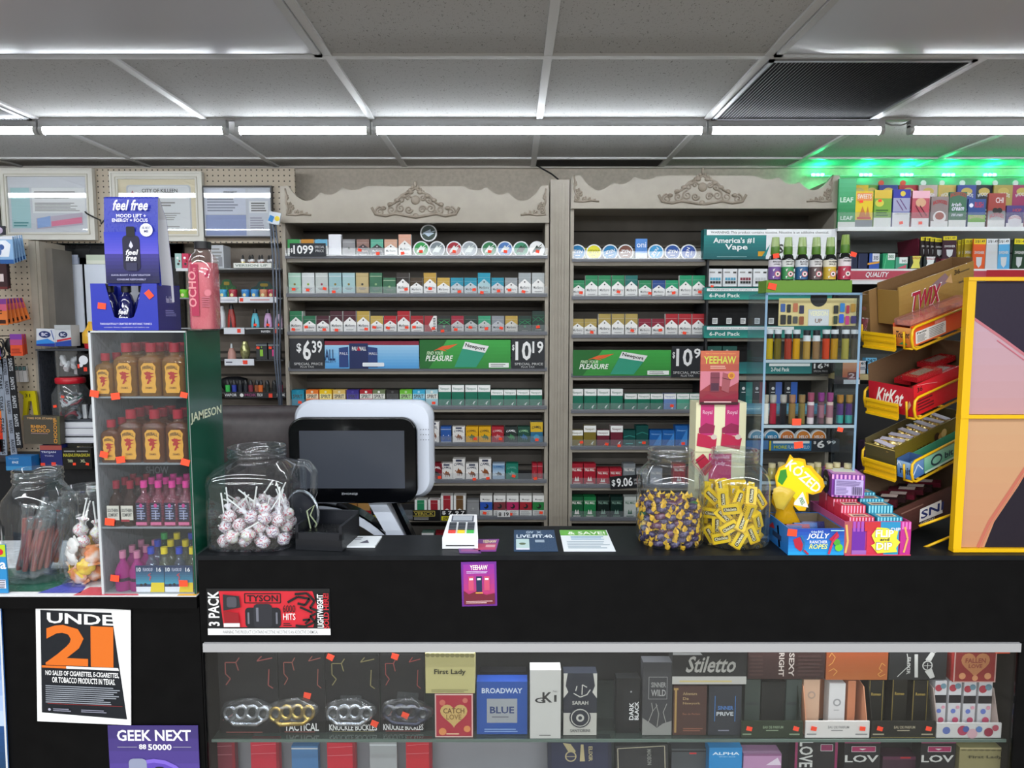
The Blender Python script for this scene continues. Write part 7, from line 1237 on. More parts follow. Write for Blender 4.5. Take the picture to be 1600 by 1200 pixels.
b = MB(); pillow(b, [(1206, 762), (1216, 757), (1232, 762), (1240, 768), (1232, 780), (1222, 795), (1210, 792), (1205, 776)], YK, .008, noisemat('pale_gummy', [(.3, 'c8a830'), (.6, 'd8c050'), (.8, 'e8d878')], 20, .3), -.012); b.build('gummy_slice', lb)
# flip and dip carton
qa, qb = on(1330, 876), on(1437, 877); fdd = qb.x - qa.x; 
fz_ = TZ + .001
fb_, Mx = obox('candy_box', 'striped carton of dip candies with big white lettering at the front edge', (qa.x, YF + .004, fz_), (1, 0, 0), (0, 1, 0), (0, 0, 1), fdd, .2, .085, 'b03a7a', '8a3a6a', 'r 0 0 .12 1 a8505a|s d8b060 .03 .03,.05 .06,.4 .03,.9|r .12 .05 .32 .8 6a2a9a|r .13 .7 .17 1 a050b0|r .19 .7 .23 1 a050b0|r .25 .7 .29 1 a050b0|r .12 0 .34 .14 9a60b0|r .34 0 .6 .8 c83048|r .6 0 .82 .8 2a98c0|r .3 .72 .54 1 c03038|r .54 .72 .84 1 2a8ab8|b .7 .72 .84 .82 dde DIP|r .84 0 1 1 b82a88|r .86 .78 .89 1 d870b8|r .91 .78 .94 1 d870b8|r .96 .78 .99 1 d870b8|s d8a060 .03 .9,.08 .95,.5 .9,.85|p e8d840 .4,.3 .46,.36 .4,.6 .48,.84 .62,.82 .8,.72 .78,.5 .84,.4 .78,.22 .8,.1 .5,.06|b .455 .54 .74 .78 1a1a2a FLIP|b .46 .55 .735 .77 f4f4f6 FLIP|b .53 .44 .67 .53 30303a and|b .47 .16 .72 .4 1a1a2a DIP|b .475 .17 .715 .39 f4f4f6 DIP|r 0 0 1 .03 d04060', 'r 0 0 1 1 a84a7a|r 0 0 .1 1 7a2a5a')
def stripes(n, c1, c2, v0=0, v1=1): return '|'.join(f'r {i / n:.3f} {v0} {(i + .5) / n:.3f} {v1} {c1}' for i in range(n))
topcol = [('c8304a', 'red'), ('2a8aa8', 'teal')]
for j in range(2):
    for i in range(4):
        b = MB(); x0 = .018 + j * (fdd / 2 - .012); y0 = .012 + .045 * i; hh = .088 + .012 * (i > 0) + .006 * i
        b.box(0, 0, .0, fdd / 2 - .02, .04, hh, M(topcol[j][0], .35)); art(b, 0, 0, fdd / 2 - .02, hh, 0, stripes(8, 'e8a0b8' if j == 0 else '8ad0e0', '', .82, 1))
        b.T = Matrix.Rotation(-pi / 2, 4, 'X') @ Matrix.Identity(4); b.T = Matrix.Translation((0, 0, hh)) @ Matrix(((1, 0, 0, 0), (0, 0, 1, 0), (0, -1, 0, 0), (0, 0, 0, 1))).inverted() @ Matrix.Identity(4)
        b.T = Matrix.Translation((0, 0, hh)) @ Matrix(((1, 0, 0, 0), (0, 0, 1, 0), (0, 1, 0, 0), (0, 0, 0, 1)))
        b.T = Matrix.Translation((0, 0, hh)) @ Matrix(((1, 0, 0, 0), (0, 0, 1, 0), (0, -1, 0, 0), (0, 0, 0, 1))); 
        w2 = fdd / 2 - .02; b.T = Matrix.Identity(4); e = .0004
        b.add([(w2 * .15, .006, hh + e), (w2 * .85, .006, hh + e), (w2 * .85, .03, hh + e), (w2 * .15, .03, hh + e)], [(0, 1, 2, 3)], M('e0c8a8')); b.add([(w2 * .25, .012, hh + 2 * e), (w2 * .75, .012, hh + 2 * e), (w2 * .75, .022, hh + 2 * e), (w2 * .25, .022, hh + 2 * e)], [(0, 1, 2, 3)], M('5a2a4a'))
        tag(b.build('candy_packet', None, (qa.x + x0, YF + .004 + y0, fz_ + .004)), f"{topcol[j][1]} candy packet, {['frontmost', 'second', 'third', 'rearmost'][i]} in the striped carton", 'packet', 'packets in the striped carton')
# purple striped box on it
YFD = YF + .1; zfd = fz_ + .004 + .088 + .012 + .018 + .002
pfr = (1297, 741, 1347, 795); pA = W(1297, 790, YFD)
b = MB(); w_ = W(1347, 768, YFD).x - W(1299, 768, YFD).x; h_ = W(1320, 741, YFD).z - zfd
b.box(0, 0, 0, w_, .10, h_, M('7a3a98', .35)); art(b, 0, 0, w_, h_, 0, 'r 0 0 1 1 7a3a98|' + stripes(8, 'e0a0d0', '', .8, 1) + '|' + stripes(8, 'c070b8', '', 0, .08) + '|R .08 .1 .94 .8 .02 b8a8d8|l .12 .5 .9 .76 7 5a4a7a|l .12 .14 .5 .46 5 7a6a9a|' + '|'.join(f'r {.6 + .03 * i} .14 {.6 + .03 * i + (.018 if i % 2 else .01)} .5 2a2040' for i in range(10)))
b.T = Matrix.Rotation(-pi / 2, 4, 'Z') @ Matrix.Translation((-.10, 0, 0)); art(b, 0, 0, .10, h_, 0, 'r 0 0 1 1 6a2a80|' + stripes(6, 'c060a8', '', .86, 1) + '|c .5 .5 .32 14101c|b .34 .58 .66 .7 e8e0c8 FUN|b .42 .46 .58 .55 d8c840 and|b .34 .3 .66 .42 e8e0c8 DIP')
b.T = Matrix.Identity(4); e = .0004; b.add([(.004, .004, h_ + e), (w_ - .004, .004, h_ + e), (w_ - .004, .096, h_ + e), (.004, .096, h_ + e)], [(0, 1, 2, 3)], M('c88ac0')); b.add([(.012, .03, h_ + 2 * e), (w_ - .012, .03, h_ + 2 * e), (w_ - .012, .09, h_ + 2 * e), (.012, .09, h_ + 2 * e)], [(0, 1, 2, 3)], M('d8d4c8'))
pb = tag(b.build('candy_box', None, (pA.x + .002, YFD, zfd), (0, 0, -.18)), 'purple striped candy box with a barcode lying on the striped carton', 'candy box'); sticker(pb, .012, h_ + .0004, y=.085, s=.02)
# ================================================================== yellow wire rack with slanted cartons
yel = M('e0b010', .32, var=0); YYR = 1.735
yr = empty('candy_rack', 'yellow wire candy rack with printed front panels at the right edge', 'display rack', (W(1545, 860, YYR).x, YYR, TZ + .001)); O = yr.location
px0, px1 = W(1497, 640, YYR).x - O.x, 1.35 - O.x; zt = W(1545, 434, YYR).z - O.z
f = MB()
for q in ((px0, 0, px0 + .02, zt), (px1, 0, px1 + .02, zt)): f.box(q[0], -.012, q[1], q[2], .006, q[3], yel)
zm = W(1545, 653, YYR).z - O.z
for z in (0.0, zm, zt - .008): f.box(px0 - .0005, -.014, z, px1 + .0205, .0065, z + .009, yel)
f.build('frame', yr)
def fpanel(z0, z1, ops, lab):
    b = MB(); b.box(px0 + .02, -.004, z0, px1, .003, z1, M('e0b090', .4)); art(b, px0 + .02, z0, px1 - px0 - .02, z1 - z0, -.004, ops, .0003); b.build('printed_panel', yr)['label'] = lab
fpanel(zm + .01, zt - .009, 'g 0 0 1 1 b48a8c b89aac|p 1c0f28 0,1 1,1 1,.2 .7,.42 .35,.58 0,.73|s b46a74 .03 0,.73 .35,.58 .7,.42 1,.22|s b86070 .012 .3,.56 .7,.38 1,.2', 'dark violet and pink draped printed panel')
fpanel(.01, zm - .001, 'g 0 0 1 1 b98462 bd9470|p 150c1c .3,0 .4,.2 .66,.48 .85,.72 1,.84 1,0|s b46452 .04 .22,0 .34,.2 .6,.48 .85,.76 1,.9|s c07058 .015 .26,0 .38,.2 .64,.48 .88,.74 1,.86', 'orange and dark violet draped printed panel')
EL = Vector((.87, .42, .25)).normalized(); ES = Vector((-.43, .89, .10)); ES = (ES - EL * ES.dot(EL)).normalized(); EU = EL.cross(ES).normalized()
if EU.z < 0: EU = -EU
def tray(P0, name):
    """wire tray: long side along EL, short side ES, with the yellow ticket plate on its short end"""
    D, Lh, Hh = .135, .3, .055; Mx = Matrix(((EL.x, ES.x, EU.x, P0.x), (EL.y, ES.y, EU.y, P0.y), (EL.z, ES.z, EU.z, P0.z), (0, 0, 0, 1)))
    t = Matrix.Translation(-Vector(yr.location)) @ Mx; b = MB(); b.T = t
    for y in (-.004, D + .004):
        b.tube([(Lh, y, -.004), (.012, y, -.004), (0, y, .004), (-.004, y, Hh * .5), (0, y, Hh - .006), (.012, y, Hh), (Lh, y, Hh)], .0035, yel, 8)
    for x in (.03, .12, .21): b.tube([(x, -.004, -.004), (x, D + .004, -.004)], .003, yel, 6)
    b.tube([(0, -.004, .0), (0, .018, -.002)], .003, yel, 6); b.tube([(-.002, .018, -.002), (-.002, .018, Hh * .8)], .003, yel, 6); b.build('wire_tray', yr)
    b = MB(); b.T = t @ Matrix.Rotation(-pi / 2, 4, 'Z') @ Matrix.Translation((-D + .02, 0, 0)); w_ = D - .055
    b.box(-.012, -.012, -.006, w_, -.009, .036, yel); b.box(-.012, -.017, .030, w_, -.012, .037, yel); b.box(-.012, -.017, -.008, w_, -.012, -.002, yel); b.box(-.012, -.0155, .012, w_, -.012, .016, M('c89a0c', .3)); b.build('ticket_plate', yr)
    return Mx
T1, T2, T3 = W(1424, 545, 1.79), W(1428, 654, 1.79), W(1424, 752, 1.79)
M1, M2, M3 = tray(T1, 1), tray(T2, 2), tray(T3, 3)
b = MB(); b.box(px0 + .012, .0065, .02, px0 + .018, .012, zt - .02, yel); b.build('back_post', yr)
def tb(name, label, Mx, off, L_, D_, H_, out, inn, front, side, hb=None, cat='carton'):
    R3 = Mx.to_3x3(); P0 = Mx @ Vector(off)
    # obox draws its art on the long front (ax) and on the left short end
    t = empty(name, label, cat, P0); w = .0025; b = MB(); b.T = R3.to_4x4(); mo, mi_ = M(out, .4), M(inn, .7); hb = hb or H_
    b.box(0, 0, 0, L_, w, H_, mo); b.box(0, D_ - w, 0, L_, D_, hb, mi_); b.box(w, w, 0, L_, D_ - w, w, mi_); b.box(0, w, 0, w, D_ - w, H_ * .92, mo); b.box(L_ - w, w, w, L_, D_ - w, hb, mi_)
    b.box(w, w + .0001, w, L_ - w, 2 * w, H_ - .001, mi_)
    art(b, 0, 0, L_, H_, 0, front, .0003); b.T = R3.to_4x4() @ Matrix.Rotation(-pi / 2, 4, 'Z') @ Matrix.Translation((-D_, 0, 0)); art(b, 0, 0, D_, H_ * .92, 0, side, .0003)
    b.build('box', t); return t
# kit kat tray
tb('candy_carton', 'red slanted carton of wafer bars in the middle yellow tray', M2, (.004, .002, .002), .27, .128, .085, 'c41420', '6a5038', 'g 0 0 1 1 c8101c d01c2c|b .05 .74 .13 .9 3a1014 36|l .05 .1 .3 .5 4 6a1018|s e8b0b0 .004 .05,.98 .2,.9 .35,.8', 'g 0 0 1 1 a8101c b8182a|i .2 .28 .78 .84 ece8e4 KitKat|e .5 .55 .4 .45 b8182a|i .2 .28 .78 .84 ece8e4 KitKat|p c89a70 .84,.3 .92,.55 .95,.4 .88,.2', hb=.125)
for i in range(5):
    b = MB(); b.T = M2.to_3x3().to_4x4(); b.box(0, 0, 0, .09, .045, .014, M('a81c24', .25)); b.T = b.T @ Matrix.Translation((0, 0, .0142)); b.box(.015, .008, 0, .07, .036, .0008, M('8a6a60', .3)); P0 = M2 @ Vector((.035 + .045 * (i % 4), .012 + .05 * (i % 2), .045 + .010 * i)); tag(b.build('candy_bar', None, P0, (0, 0, random.uniform(-.15, .15))), 'red wrapped wafer bar lying in the red slanted carton', 'candy bar', 'wafer bars in the red carton')
tb('candy_carton', 'gold slanted carton with big red lettering in the top yellow tray', M1, (.03, .052, .05), .32, .06, .1, 'a08044', '7a5a38', 'g 0 0 1 1 8c6c34 a88648|p 8a7078 .42,.75 .6,.95 .68,.7 .5,.6|p c8a070 .6,.7 .68,.88 .7,.6|i .14 .22 .54 .74 f0ece8 TWIX|i .15 .24 .53 .72 a8183c TWIX|b .72 .8 .8 .94 4a3a24 36|l .8 .8 .95 .86 1 5a4a34|l .78 .5 .95 .6 1 5a4a34', 'r 0 0 1 1 8c6c34', hb=.11)
tb('candy_carton', 'brown slanted carton with small red lettering, rear of the top yellow tray', M1, (.0, .115, .006), .33, .03, .14, '7a5a34', '8a6a42', 'r 0 0 1 1 8a6a42', 'g 0 0 1 1 5a4428 7a5c34|i .12 .22 .8 .5 e8dcd8 TWIX|i .13 .24 .79 .48 a02848 TWIX|c .5 .7 .2 8a5a4a', hb=.13)
tb('gum_box', 'orange gum box with a white facts panel in the top yellow tray', M1, (.004, .002, .002), .27, .05, .055, 'e07a34', 'c8502a', 'g 0 0 1 1 e86a30 e04818|R .06 .08 .52 .66 .01 e6e4e0|l .26 .12 .5 .6 6 8a8a8a|b .08 .52 .22 .62 222 Facts|l .08 .12 .22 .48 6 777|r 0 .82 1 1 e84a18|r .34 .7 .5 .96 e88878', 'g 0 0 1 1 c86a20 e8a860|i .14 .45 .9 .8 20242c Trident|p 3a8a5a .3,.1 .6,.3 .8,.1', hb=.06)
b = MB(); b.T = M1.to_3x3().to_4x4(); b.box(0, 0, 0, .26, .045, .016, clear('shrink_wrap', 'f8ecec', .12, .6, .1, .18, 'e8a0a0')); b.box(.004, .004, .0005, .255, .04, .012, noisemat('gum_pieces', [(.3, 'c8402a'), (.5, 'e0a080'), (.65, '8a7a80'), (.8, 'e8d8d0')], 30, .3)); tag(b.build('gum_packs', None, M1 @ Vector((.006, .004, .058))), 'clear wrapped gum packs showing above the orange gum box', 'gum')
tb('candy_carton', 'olive gold slanted carton of round chocolates in the lower yellow tray', M3, (.002, .045, .012), .3, .088, .07, '6e6018', '5a5030', 'g 0 0 1 1 7c6c1c 6a5a18|b .3 .3 .5 .52 2a2210 ROCHER|c .58 .6 .04 3a2010|c .64 .5 .045 b88a4a|c .68 .62 .04 d8b878|c .62 .36 .03 e0d8c8', 'r 0 0 1 1 4a4428|s c8b060 .03 0,.95 1,.95', hb=.075)
gfo = noisemat('gold_crumple', [(.3, '8a6a28'), (.5, 'd8b868'), (.68, 'f0e8c8'), (.8, '5a4a28')], 45, .22, metal=.5, bump=.4)
ROL = None
for i in range(8):
    b = MB(); b.T = M3.to_3x3().to_4x4() @ Matrix.Rotation(random.uniform(-.3, .3), 4, 'Z'); 
    for k in range(3): b.ball((0, (k - 1) * .022, 0), (.014, .0135, .014), gfo, 12, 8)
    b.box(-.008, -.03, .0125, .008, .03, .0145, M('b8b0c0', .3)); tag(b.build('chocolate_trio', None, M3 @ Vector((.02 + .034 * i, .088, .064))), f"gold wrapped trio of round chocolates, {nth(i)} in the olive carton".replace('leftmost', 'nearest'), 'chocolates', 'gold chocolates in the olive carton')
tb('gum_box', 'blue gum box with white lettering in the lower yellow tray', M3, (.002, .0, .002), .05, .04, .052, '4a78b0', '3a5a8a', 'g 0 0 1 1 3a68a8 7aa0d0|s e0ecf8 .06 .1,.2 .5,.7 .9,.3', 'g 0 0 1 1 3a6ab0 a0c0e0|b .2 .25 .98 .7 1c2a3a rbit|s f0f4f8 .05 0,.7 .15,.95 .3,.7')
tb('gum_box', 'mint green gum box beside the blue one in the lower yellow tray', M3, (.054, .0, .002), .2, .04, .045, '6ab890', '4a9a78', 'g 0 0 1 1 5aa888 a0dcc0|e .25 .5 .12 .35 1c3a44|e .25 .5 .09 .22 8accb0|b .42 .3 .6 .7 1c3a44 bit|r 0 0 1 .14 c8e8d8', 'r 0 0 1 1 5aa888')
# lowest carton, brown
q = W(1400, 862, 1.84)
EL4 = Vector((.9, .36, .22)).normalized(); 
P4 = W(1398, 866, 1.80); P4.z = max(P4.z, TZ + .012)
t4 = Matrix(((EL4.x, -.4, 0, P4.x), (EL4.y, .9, 0, P4.y), (EL4.z, 0, 1, P4.z), (0, 0, 0, 1))); es = Vector((-.37, .93, 0)); es = (es - EL4 * es.dot(EL4)).normalized(); eu = EL4.cross(es).normalized()
M4 = Matrix(((EL4.x, es.x, eu.x, P4.x), (EL4.y, es.y, eu.y, P4.y), (EL4.z, es.z, eu.z, P4.z), (0, 0, 0, 1)))
tb('candy_carton', 'dark brown slanted carton of chocolate bars at the bottom of the yellow rack', M4, (0, 0, 0), .3, .13, .075, '4a2a24', '5e4a38', 'g 0 0 1 1 3a201c 502e28|l .1 .74 .4 .84 1 7a5a50|p f0ece8 .3,.2 .33,.66 .6,.66 .6,.16|i .33 .28 .62 .58 1c2a6a SNI|i .3 .04 .5 .16 d8d0c8 OFFICIAL', 'r 0 0 1 1 3a201c', hb=.15)
for i in range(6):
    b = MB(); b.T = M4.to_3x3().to_4x4() @ Matrix.Rotation(.5, 4, 'Z'); b.box(0, 0, 0, .022, .085, .014, M(['4a1c24', '2a1a1c', '5a1c28'][i % 3], .2)); b.box(.002, .02, .0142, .02, .06, .0148, M('b8a8a0', .3)); tag(b.build('candy_bar', None, M4 @ Vector((.045 + .034 * i, .025, .065 + .003 * (i % 2)))), f'dark wrapped chocolate bar, {nth(i)} in the dark brown carton'.replace('leftmost', 'nearest'), 'candy bar', 'chocolate bars in the brown carton')
b = MB()
for dz in (.0, .045): b.tube([W(1438, 845 - 0 if dz else 858, 1.77) - O + Vector((0, 0, 0)), W(1486, 826 if dz else 838, 1.77) - O], .0035, yel, 8) if dz == 0 else None
b.tube([W(1436, 822, 1.775) - O, W(1492, 802, 1.775) - O], .0035, yel, 8); b.build('wire_tray', yr)
# ================================================================== inside the glass case
ZC = CSZ + .0004; YG = YF + .045
CG = 'boxed perfumes in the glass case'
def PX(name, lab, rect, Y, d, body, ops='', z=None, **k): return B(name, lab, 'box', rect, Y, d, body, ops, CG, z=z, **k)
# knuckle buckle cards
silver = noisemat('polished_steel', [(.3, '8a8c92'), (.7, 'c8ccd2')], 20, .18, metal=.95); brass = noisemat('polished_brass', [(.3, '9a7c34'), (.7, 'd8bc70')], 20, .22, metal=.95); dkst = noisemat('dark_steel', [(.3, '2a2c38'), (.7, '4a4e60')], 20, .25, metal=.9)
bag = clear('clear_bag', 'f0f2f4', .06, .35, .16, .025, 'b8bcc0')
HEX = lambda c: f's {c} .02 .12,.88 .3,.88 .36,.94|s {c} .02 .3,.88 .34,.78|s {c} .02 .12,.88 .12,.74 .2,.68 .12,.6|s {c} .02 .66,.9 .74,.96|s {c} .02 .66,.9 .92,.94|s {c} .02 .86,.8 .84,.6 .92,.56|s {c} .02 .05,.16 .2,.22 .4,.18|s {c} .02 .2,.22 .3,.3'
cards = [(352, 452, 'TACTICAL', None, '8a4a48', silver, 'left'), (440, 545, None, 'TACTICAL', '7a4a48', brass, 'second'), (548, 596, None, None, '7a7048', silver, 'third'), (602, 668, None, None, '7a3a38', dkst, 'fourth')]
cd_ = [((345, 1020, 437, 1149), '8a4a48', '', silver, 385, 'steel'), ((438, 1020, 510, 1149), '8a5048', 'b .1 .02 .85 .12 e4e4e4 TACTICAL', brass, 456, 'brass'), ((511, 1022, 594, 1151), '7c7450', 'b .05 .02 .95 .1 e4e4e4 KNUCKLE BUCKLES', silver, 546, 'bright steel'), ((596, 1022, 664, 1151), '8a4240', 'b .05 .02 .97 .1 e4e4e4 KNUCKLE BUCKLES', dkst, 634, 'dark steel')]
for i, (r_, hc, tx, mt, kx, wd_) in enumerate(cd_):
    B('hang_card', f'black hexagon-patterned card holding the {wd_} knuckle buckle', 'card', r_, YG + .012 + .002 * i, .003, '1b1b1d', HEX(hc) + '|r 0 0 1 .14 0e0e10|' + tx + (f'|l .1 .0 .9 .02 1 {hc}'), 'black cards in the glass case', z=ZC + .0)
    Y = YG - .006; c = W(kx, 1122, Y); t = empty('belt_buckle', f'{wd_} knuckle-shaped belt buckle in a clear bag, {nth(i)} in the glass case', 'belt buckle', (c.x, Y, ZC + .063), 'knuckle buckles in the glass case', (-.25, random.uniform(-.08, .08), 0))
    b = MB()
    for k in range(4): b.tube([(-.043 + .029 * k + .0135 * cos(a), 0, .002 * (k in (1, 2)) * 2 + .0155 * sin(a)) for a in [2 * pi * j / 18 for j in range(18)]], .0052, mt, 8, True)
    b.tube([(-.045, 0, -.015), (-.03, 0, -.026), (.03, 0, -.026), (.045, 0, -.015)], .006, mt, 8); b.build('buckle', t)
    b = MB(); b.ball((0, .0, .004), (.07, .012, .034), bag, 16, 10); b.v = [Vector((v[0] + .003 * sin(v[2] * 500), v[1] + .004 * sin(v[0] * 260 + v[2] * 300), v[2] + .003 * sin(v[0] * 400))) for v in b.v]; b.build('clear_bag', t)
    b = MB(); q = W((r_[0] + r_[2]) / 2, 1062, Y) ; b.box(-.028, .012, .028, .028, .0125, .085, bag); b.build('bag_flap', t)
for (px, py, s) in ((516, 1027, .018), (617, 1026, .018), (480, 1087, .016), (585, 1131, .018), (633, 1118, .018)):
    pass
# perfume boxes upper shelf
PX('perfume_box', 'red heart-print box under the cream box in the glass case', (680, 1084, 739, 1155), YG - .01, .03, 'a8283a', 'r 0 0 1 1 d8b8b0|r .03 .03 .97 .97 a8283a|c .2 .8 .08 c86a5a|c .8 .85 .07 c86a5a|c .85 .2 .09 d88a50|c .2 .14 .1 d88a50|h .5 .54 .36 c8a868|b .22 .56 .78 .68 6a4a20 CATCH|b .3 .42 .7 .54 8a6a38 LOVE|l .3 .07 .7 .12 1 e8c8a0', z=ZC)
b_h = W(710, 1083, YG - .01).z
PX('perfume_box', 'cream box with dark lettering lying on the red heart-print box', (665, 1021, 742, 1083), YG - .012, .05, 'b8b078', 'r 0 0 1 1 bcb47c|' + '|'.join(f'e {.05 + .1 * i:.2f} .96 .05 .05 8a8458' for i in range(10)) + '|b .18 .46 .82 .62 3a3826 First Lady|l .12 .03 .9 .12 2 8a8458')
PX('perfume_box', 'blue box with silver square in the glass case', (745, 1065, 824, 1152), YG + .004, .035, '24489a', 'r 0 0 1 1 24509e|b .1 .78 .9 .88 c8d4e4 BROADWAY|r .2 .22 .8 .68 9a9ea2|b .26 .4 .74 .53 24386a BLUE|l .3 .32 .7 .35 1 556|l .15 .04 .85 .12 2 8aa8d8', z=ZC)
PX('perfume_box', 'black box top behind the blue and silver box in the glass case', (750, 1050, 822, 1066), YG + .05, .03, '17181c', 'r .6 .2 .8 .7 c8282c', z=ZC)
PX('perfume_box', 'plain white tall box with thin lettering in the glass case', (828, 1047, 876, 1158), YG - .015, .04, 'c6c5c1', 'b .15 .52 .5 .6 333 G|b .4 .53 .72 .68 333 K|b .78 .54 .86 .64 333 1|t .74 .68 .88 .71 888 No|l .3 .04 .8 .06 1 444', z=ZC)
PX('perfume_box', 'dark and white ornamental box with a round rosette in the glass case', (880, 1052, 932, 1153), YG, .035, '2a2e38', 'r 0 0 1 .36 bcbab2|p c8c6be .0,1 .12,1 .06,.8 .14,.7 0,.6|p c8c6be 1,1 .88,1 .94,.8 .86,.7 1,.6|s d0cec6 .03 .3,.68 .5,.62 .7,.66 .8,.74|s d0cec6 .03 .36,.72 .4,.8|s d0cec6 .03 .55,.66 .56,.82 .7,.78|b .26 .5 .74 .56 c8c6be SARAH|c .5 .29 .32 2a2e38|c .5 .29 .28 bcbab2|c .5 .29 .25 2a2e38|c .5 .29 .12 bcbab2|c .5 .29 .06 2a2e38|b .2 .06 .8 .11 666 SANTORINI', z=ZC)
PX('perfume_box', 'black box with white sideways lettering in the glass case', (962, 1060, 999, 1152), YG + .01, .03, '17191a', 'R .3 .2 .95 .8 .1 202224|v .55 .24 .74 .56 e4e4e4 DARK|v .78 .24 .95 .58 e4e4e4 BLACK|c .62 .76 .04 aaa', z=ZC)
PX('perfume_box', 'charcoal box with silver tree print and thin frame in the glass case', (1003, 1035, 1049, 1152), YG, .035, '3c3d40', 'p 8a8a86 0,0 1,0 1,.2 .7,.16 .5,.1 .3,.16 0,.24|s 8a8a8a .02 .2,.5 .2,.8 .82,.8 .82,.5 .2,.5|b .28 .66 .78 .73 9a9a98 SINNER|b .28 .54 .78 .63 a4a4a2 WILD|s a0a09a .02 .2,.18 .35,.34 .3,.45|s a0a09a .02 .5,.12 .55,.3 .45,.44|s a0a09a .02 .8,.18 .7,.32 .82,.44|s a0a09a .015 .35,.34 .5,.42', z=ZC)
PX('perfume_box', 'brown box with a gold column print in the glass case', (1051, 1072, 1103, 1152), YG, .035, '4a322c', 'r .04 .05 .1 .95 a88850|r .0 .92 .14 .96 a88850|b .28 .82 .7 .88 a89068 Adventure|b .28 .72 .45 .78 a89068 De|b .28 .62 .8 .68 a89068 Newyork|b .28 .42 .8 .46 8a5a48 Eau de Parfum|l .3 .08 .9 .16 2 8a5a48', z=ZC)
PX('perfume_box', 'wide black box with silver script lying on top of the brown box', (1050, 1018, 1166, 1069), YG - .005, .04, '1e1f20', 'r 0 0 1 .24 b8b6b0|l .1 .04 .95 .14 1 c8b880|i .2 .36 .86 .86 aaa8a2 Stiletto|p aaa .0,.9 .4,.9 .36,1 0,1')
PX('perfume_box', 'slate box with blue bars and pale lettering in the glass case', (1106, 1072, 1157, 1152), YG + .0, .035, '2f3238', 'r .18 .28 .2 .8 3a78b8|r .8 .28 .82 .8 3a78b8|b .28 .52 .75 .6 4a7ab8 SINNER|b .24 .4 .76 .48 c8ccd0 PRIVE|l .3 .08 .7 .12 1 889', z=ZC)
def dtray(rect, body, ops, lab, inn, bh=35, st=True):
    x0, y0, x1, y1 = rect; t = B('display_tray', lab, 'tray', (x0, y0, x1, y1), YG - .012, .004, body, ops, 'open display trays in the glass case', z=ZC, stk=[(.12, .6, .015), (.88, .6, .015)] if st else None)
    A, C = W(x0, y1, YG - .012), W(x1, y0 - bh * 1.5, YG - .012); w = C.x - A.x; hs = C.z - ZC
    for s in (-1, 1):
        b = MB(); X = s * w / 2; b.add([(X, .004, 0), (X, .09, 0), (X, .09, hs), (X, .03, hs * .9), (X, .004, .03), (X - s * .002, .004, 0), (X - s * .002, .09, 0), (X - s * .002, .09, hs), (X - s * .002, .03, hs * .9), (X - s * .002, .004, .03)], [(0, 1, 2, 3, 4), (9, 8, 7, 6, 5), (0, 4, 9, 5), (4, 3, 8, 9), (3, 2, 7, 8)], M(inn, .5)); b.build('side_flap', t)
    b = MB(); b.box(-w / 2, .088, 0, w / 2, .09, hs, M(inn, .5)); b.build('back_flap', t)
ep = 'b .35 .56 .68 .72 %s EAU DE PARFUM|l .4 .4 .62 .5 1 %s|l .02 .15 .2 .3 1 %s|l .78 .15 .98 .3 1 %s'
dtray((1158, 1127, 1254, 1150), '22301e', ep % (('8a9a80',) * 4), 'dark green open tray of perfume boxes in the glass case', '1c241c')
dtray((1258, 1127, 1358, 1152), 'd8d4d0', ep % (('888',) * 4), 'white-fronted peach open tray of perfume boxes in the glass case', 'c88a68')
dtray((1361, 1127, 1461, 1151), '1e1e1a', 's a89858 .006 0,.02 1,.02|' + ep % (('aaa088',) * 4), 'black open tray with gold edge in the glass case', '1c1b16')
dtray((1463, 1130, 1564, 1150), 'c8c6c4', 'c .15 .5 .06 5a6aa8|c .4 .5 .08 a8405a|c .45 .6 .05 4a5a98|c .55 .3 .08 c8a0a8|c .8 .4 .07 8a2a40|c .65 .6 .05 5a7ab0|c .9 .7 .05 a84a5a', 'floral-fronted open tray of slim boxes in the glass case', 'a89890', st=False)
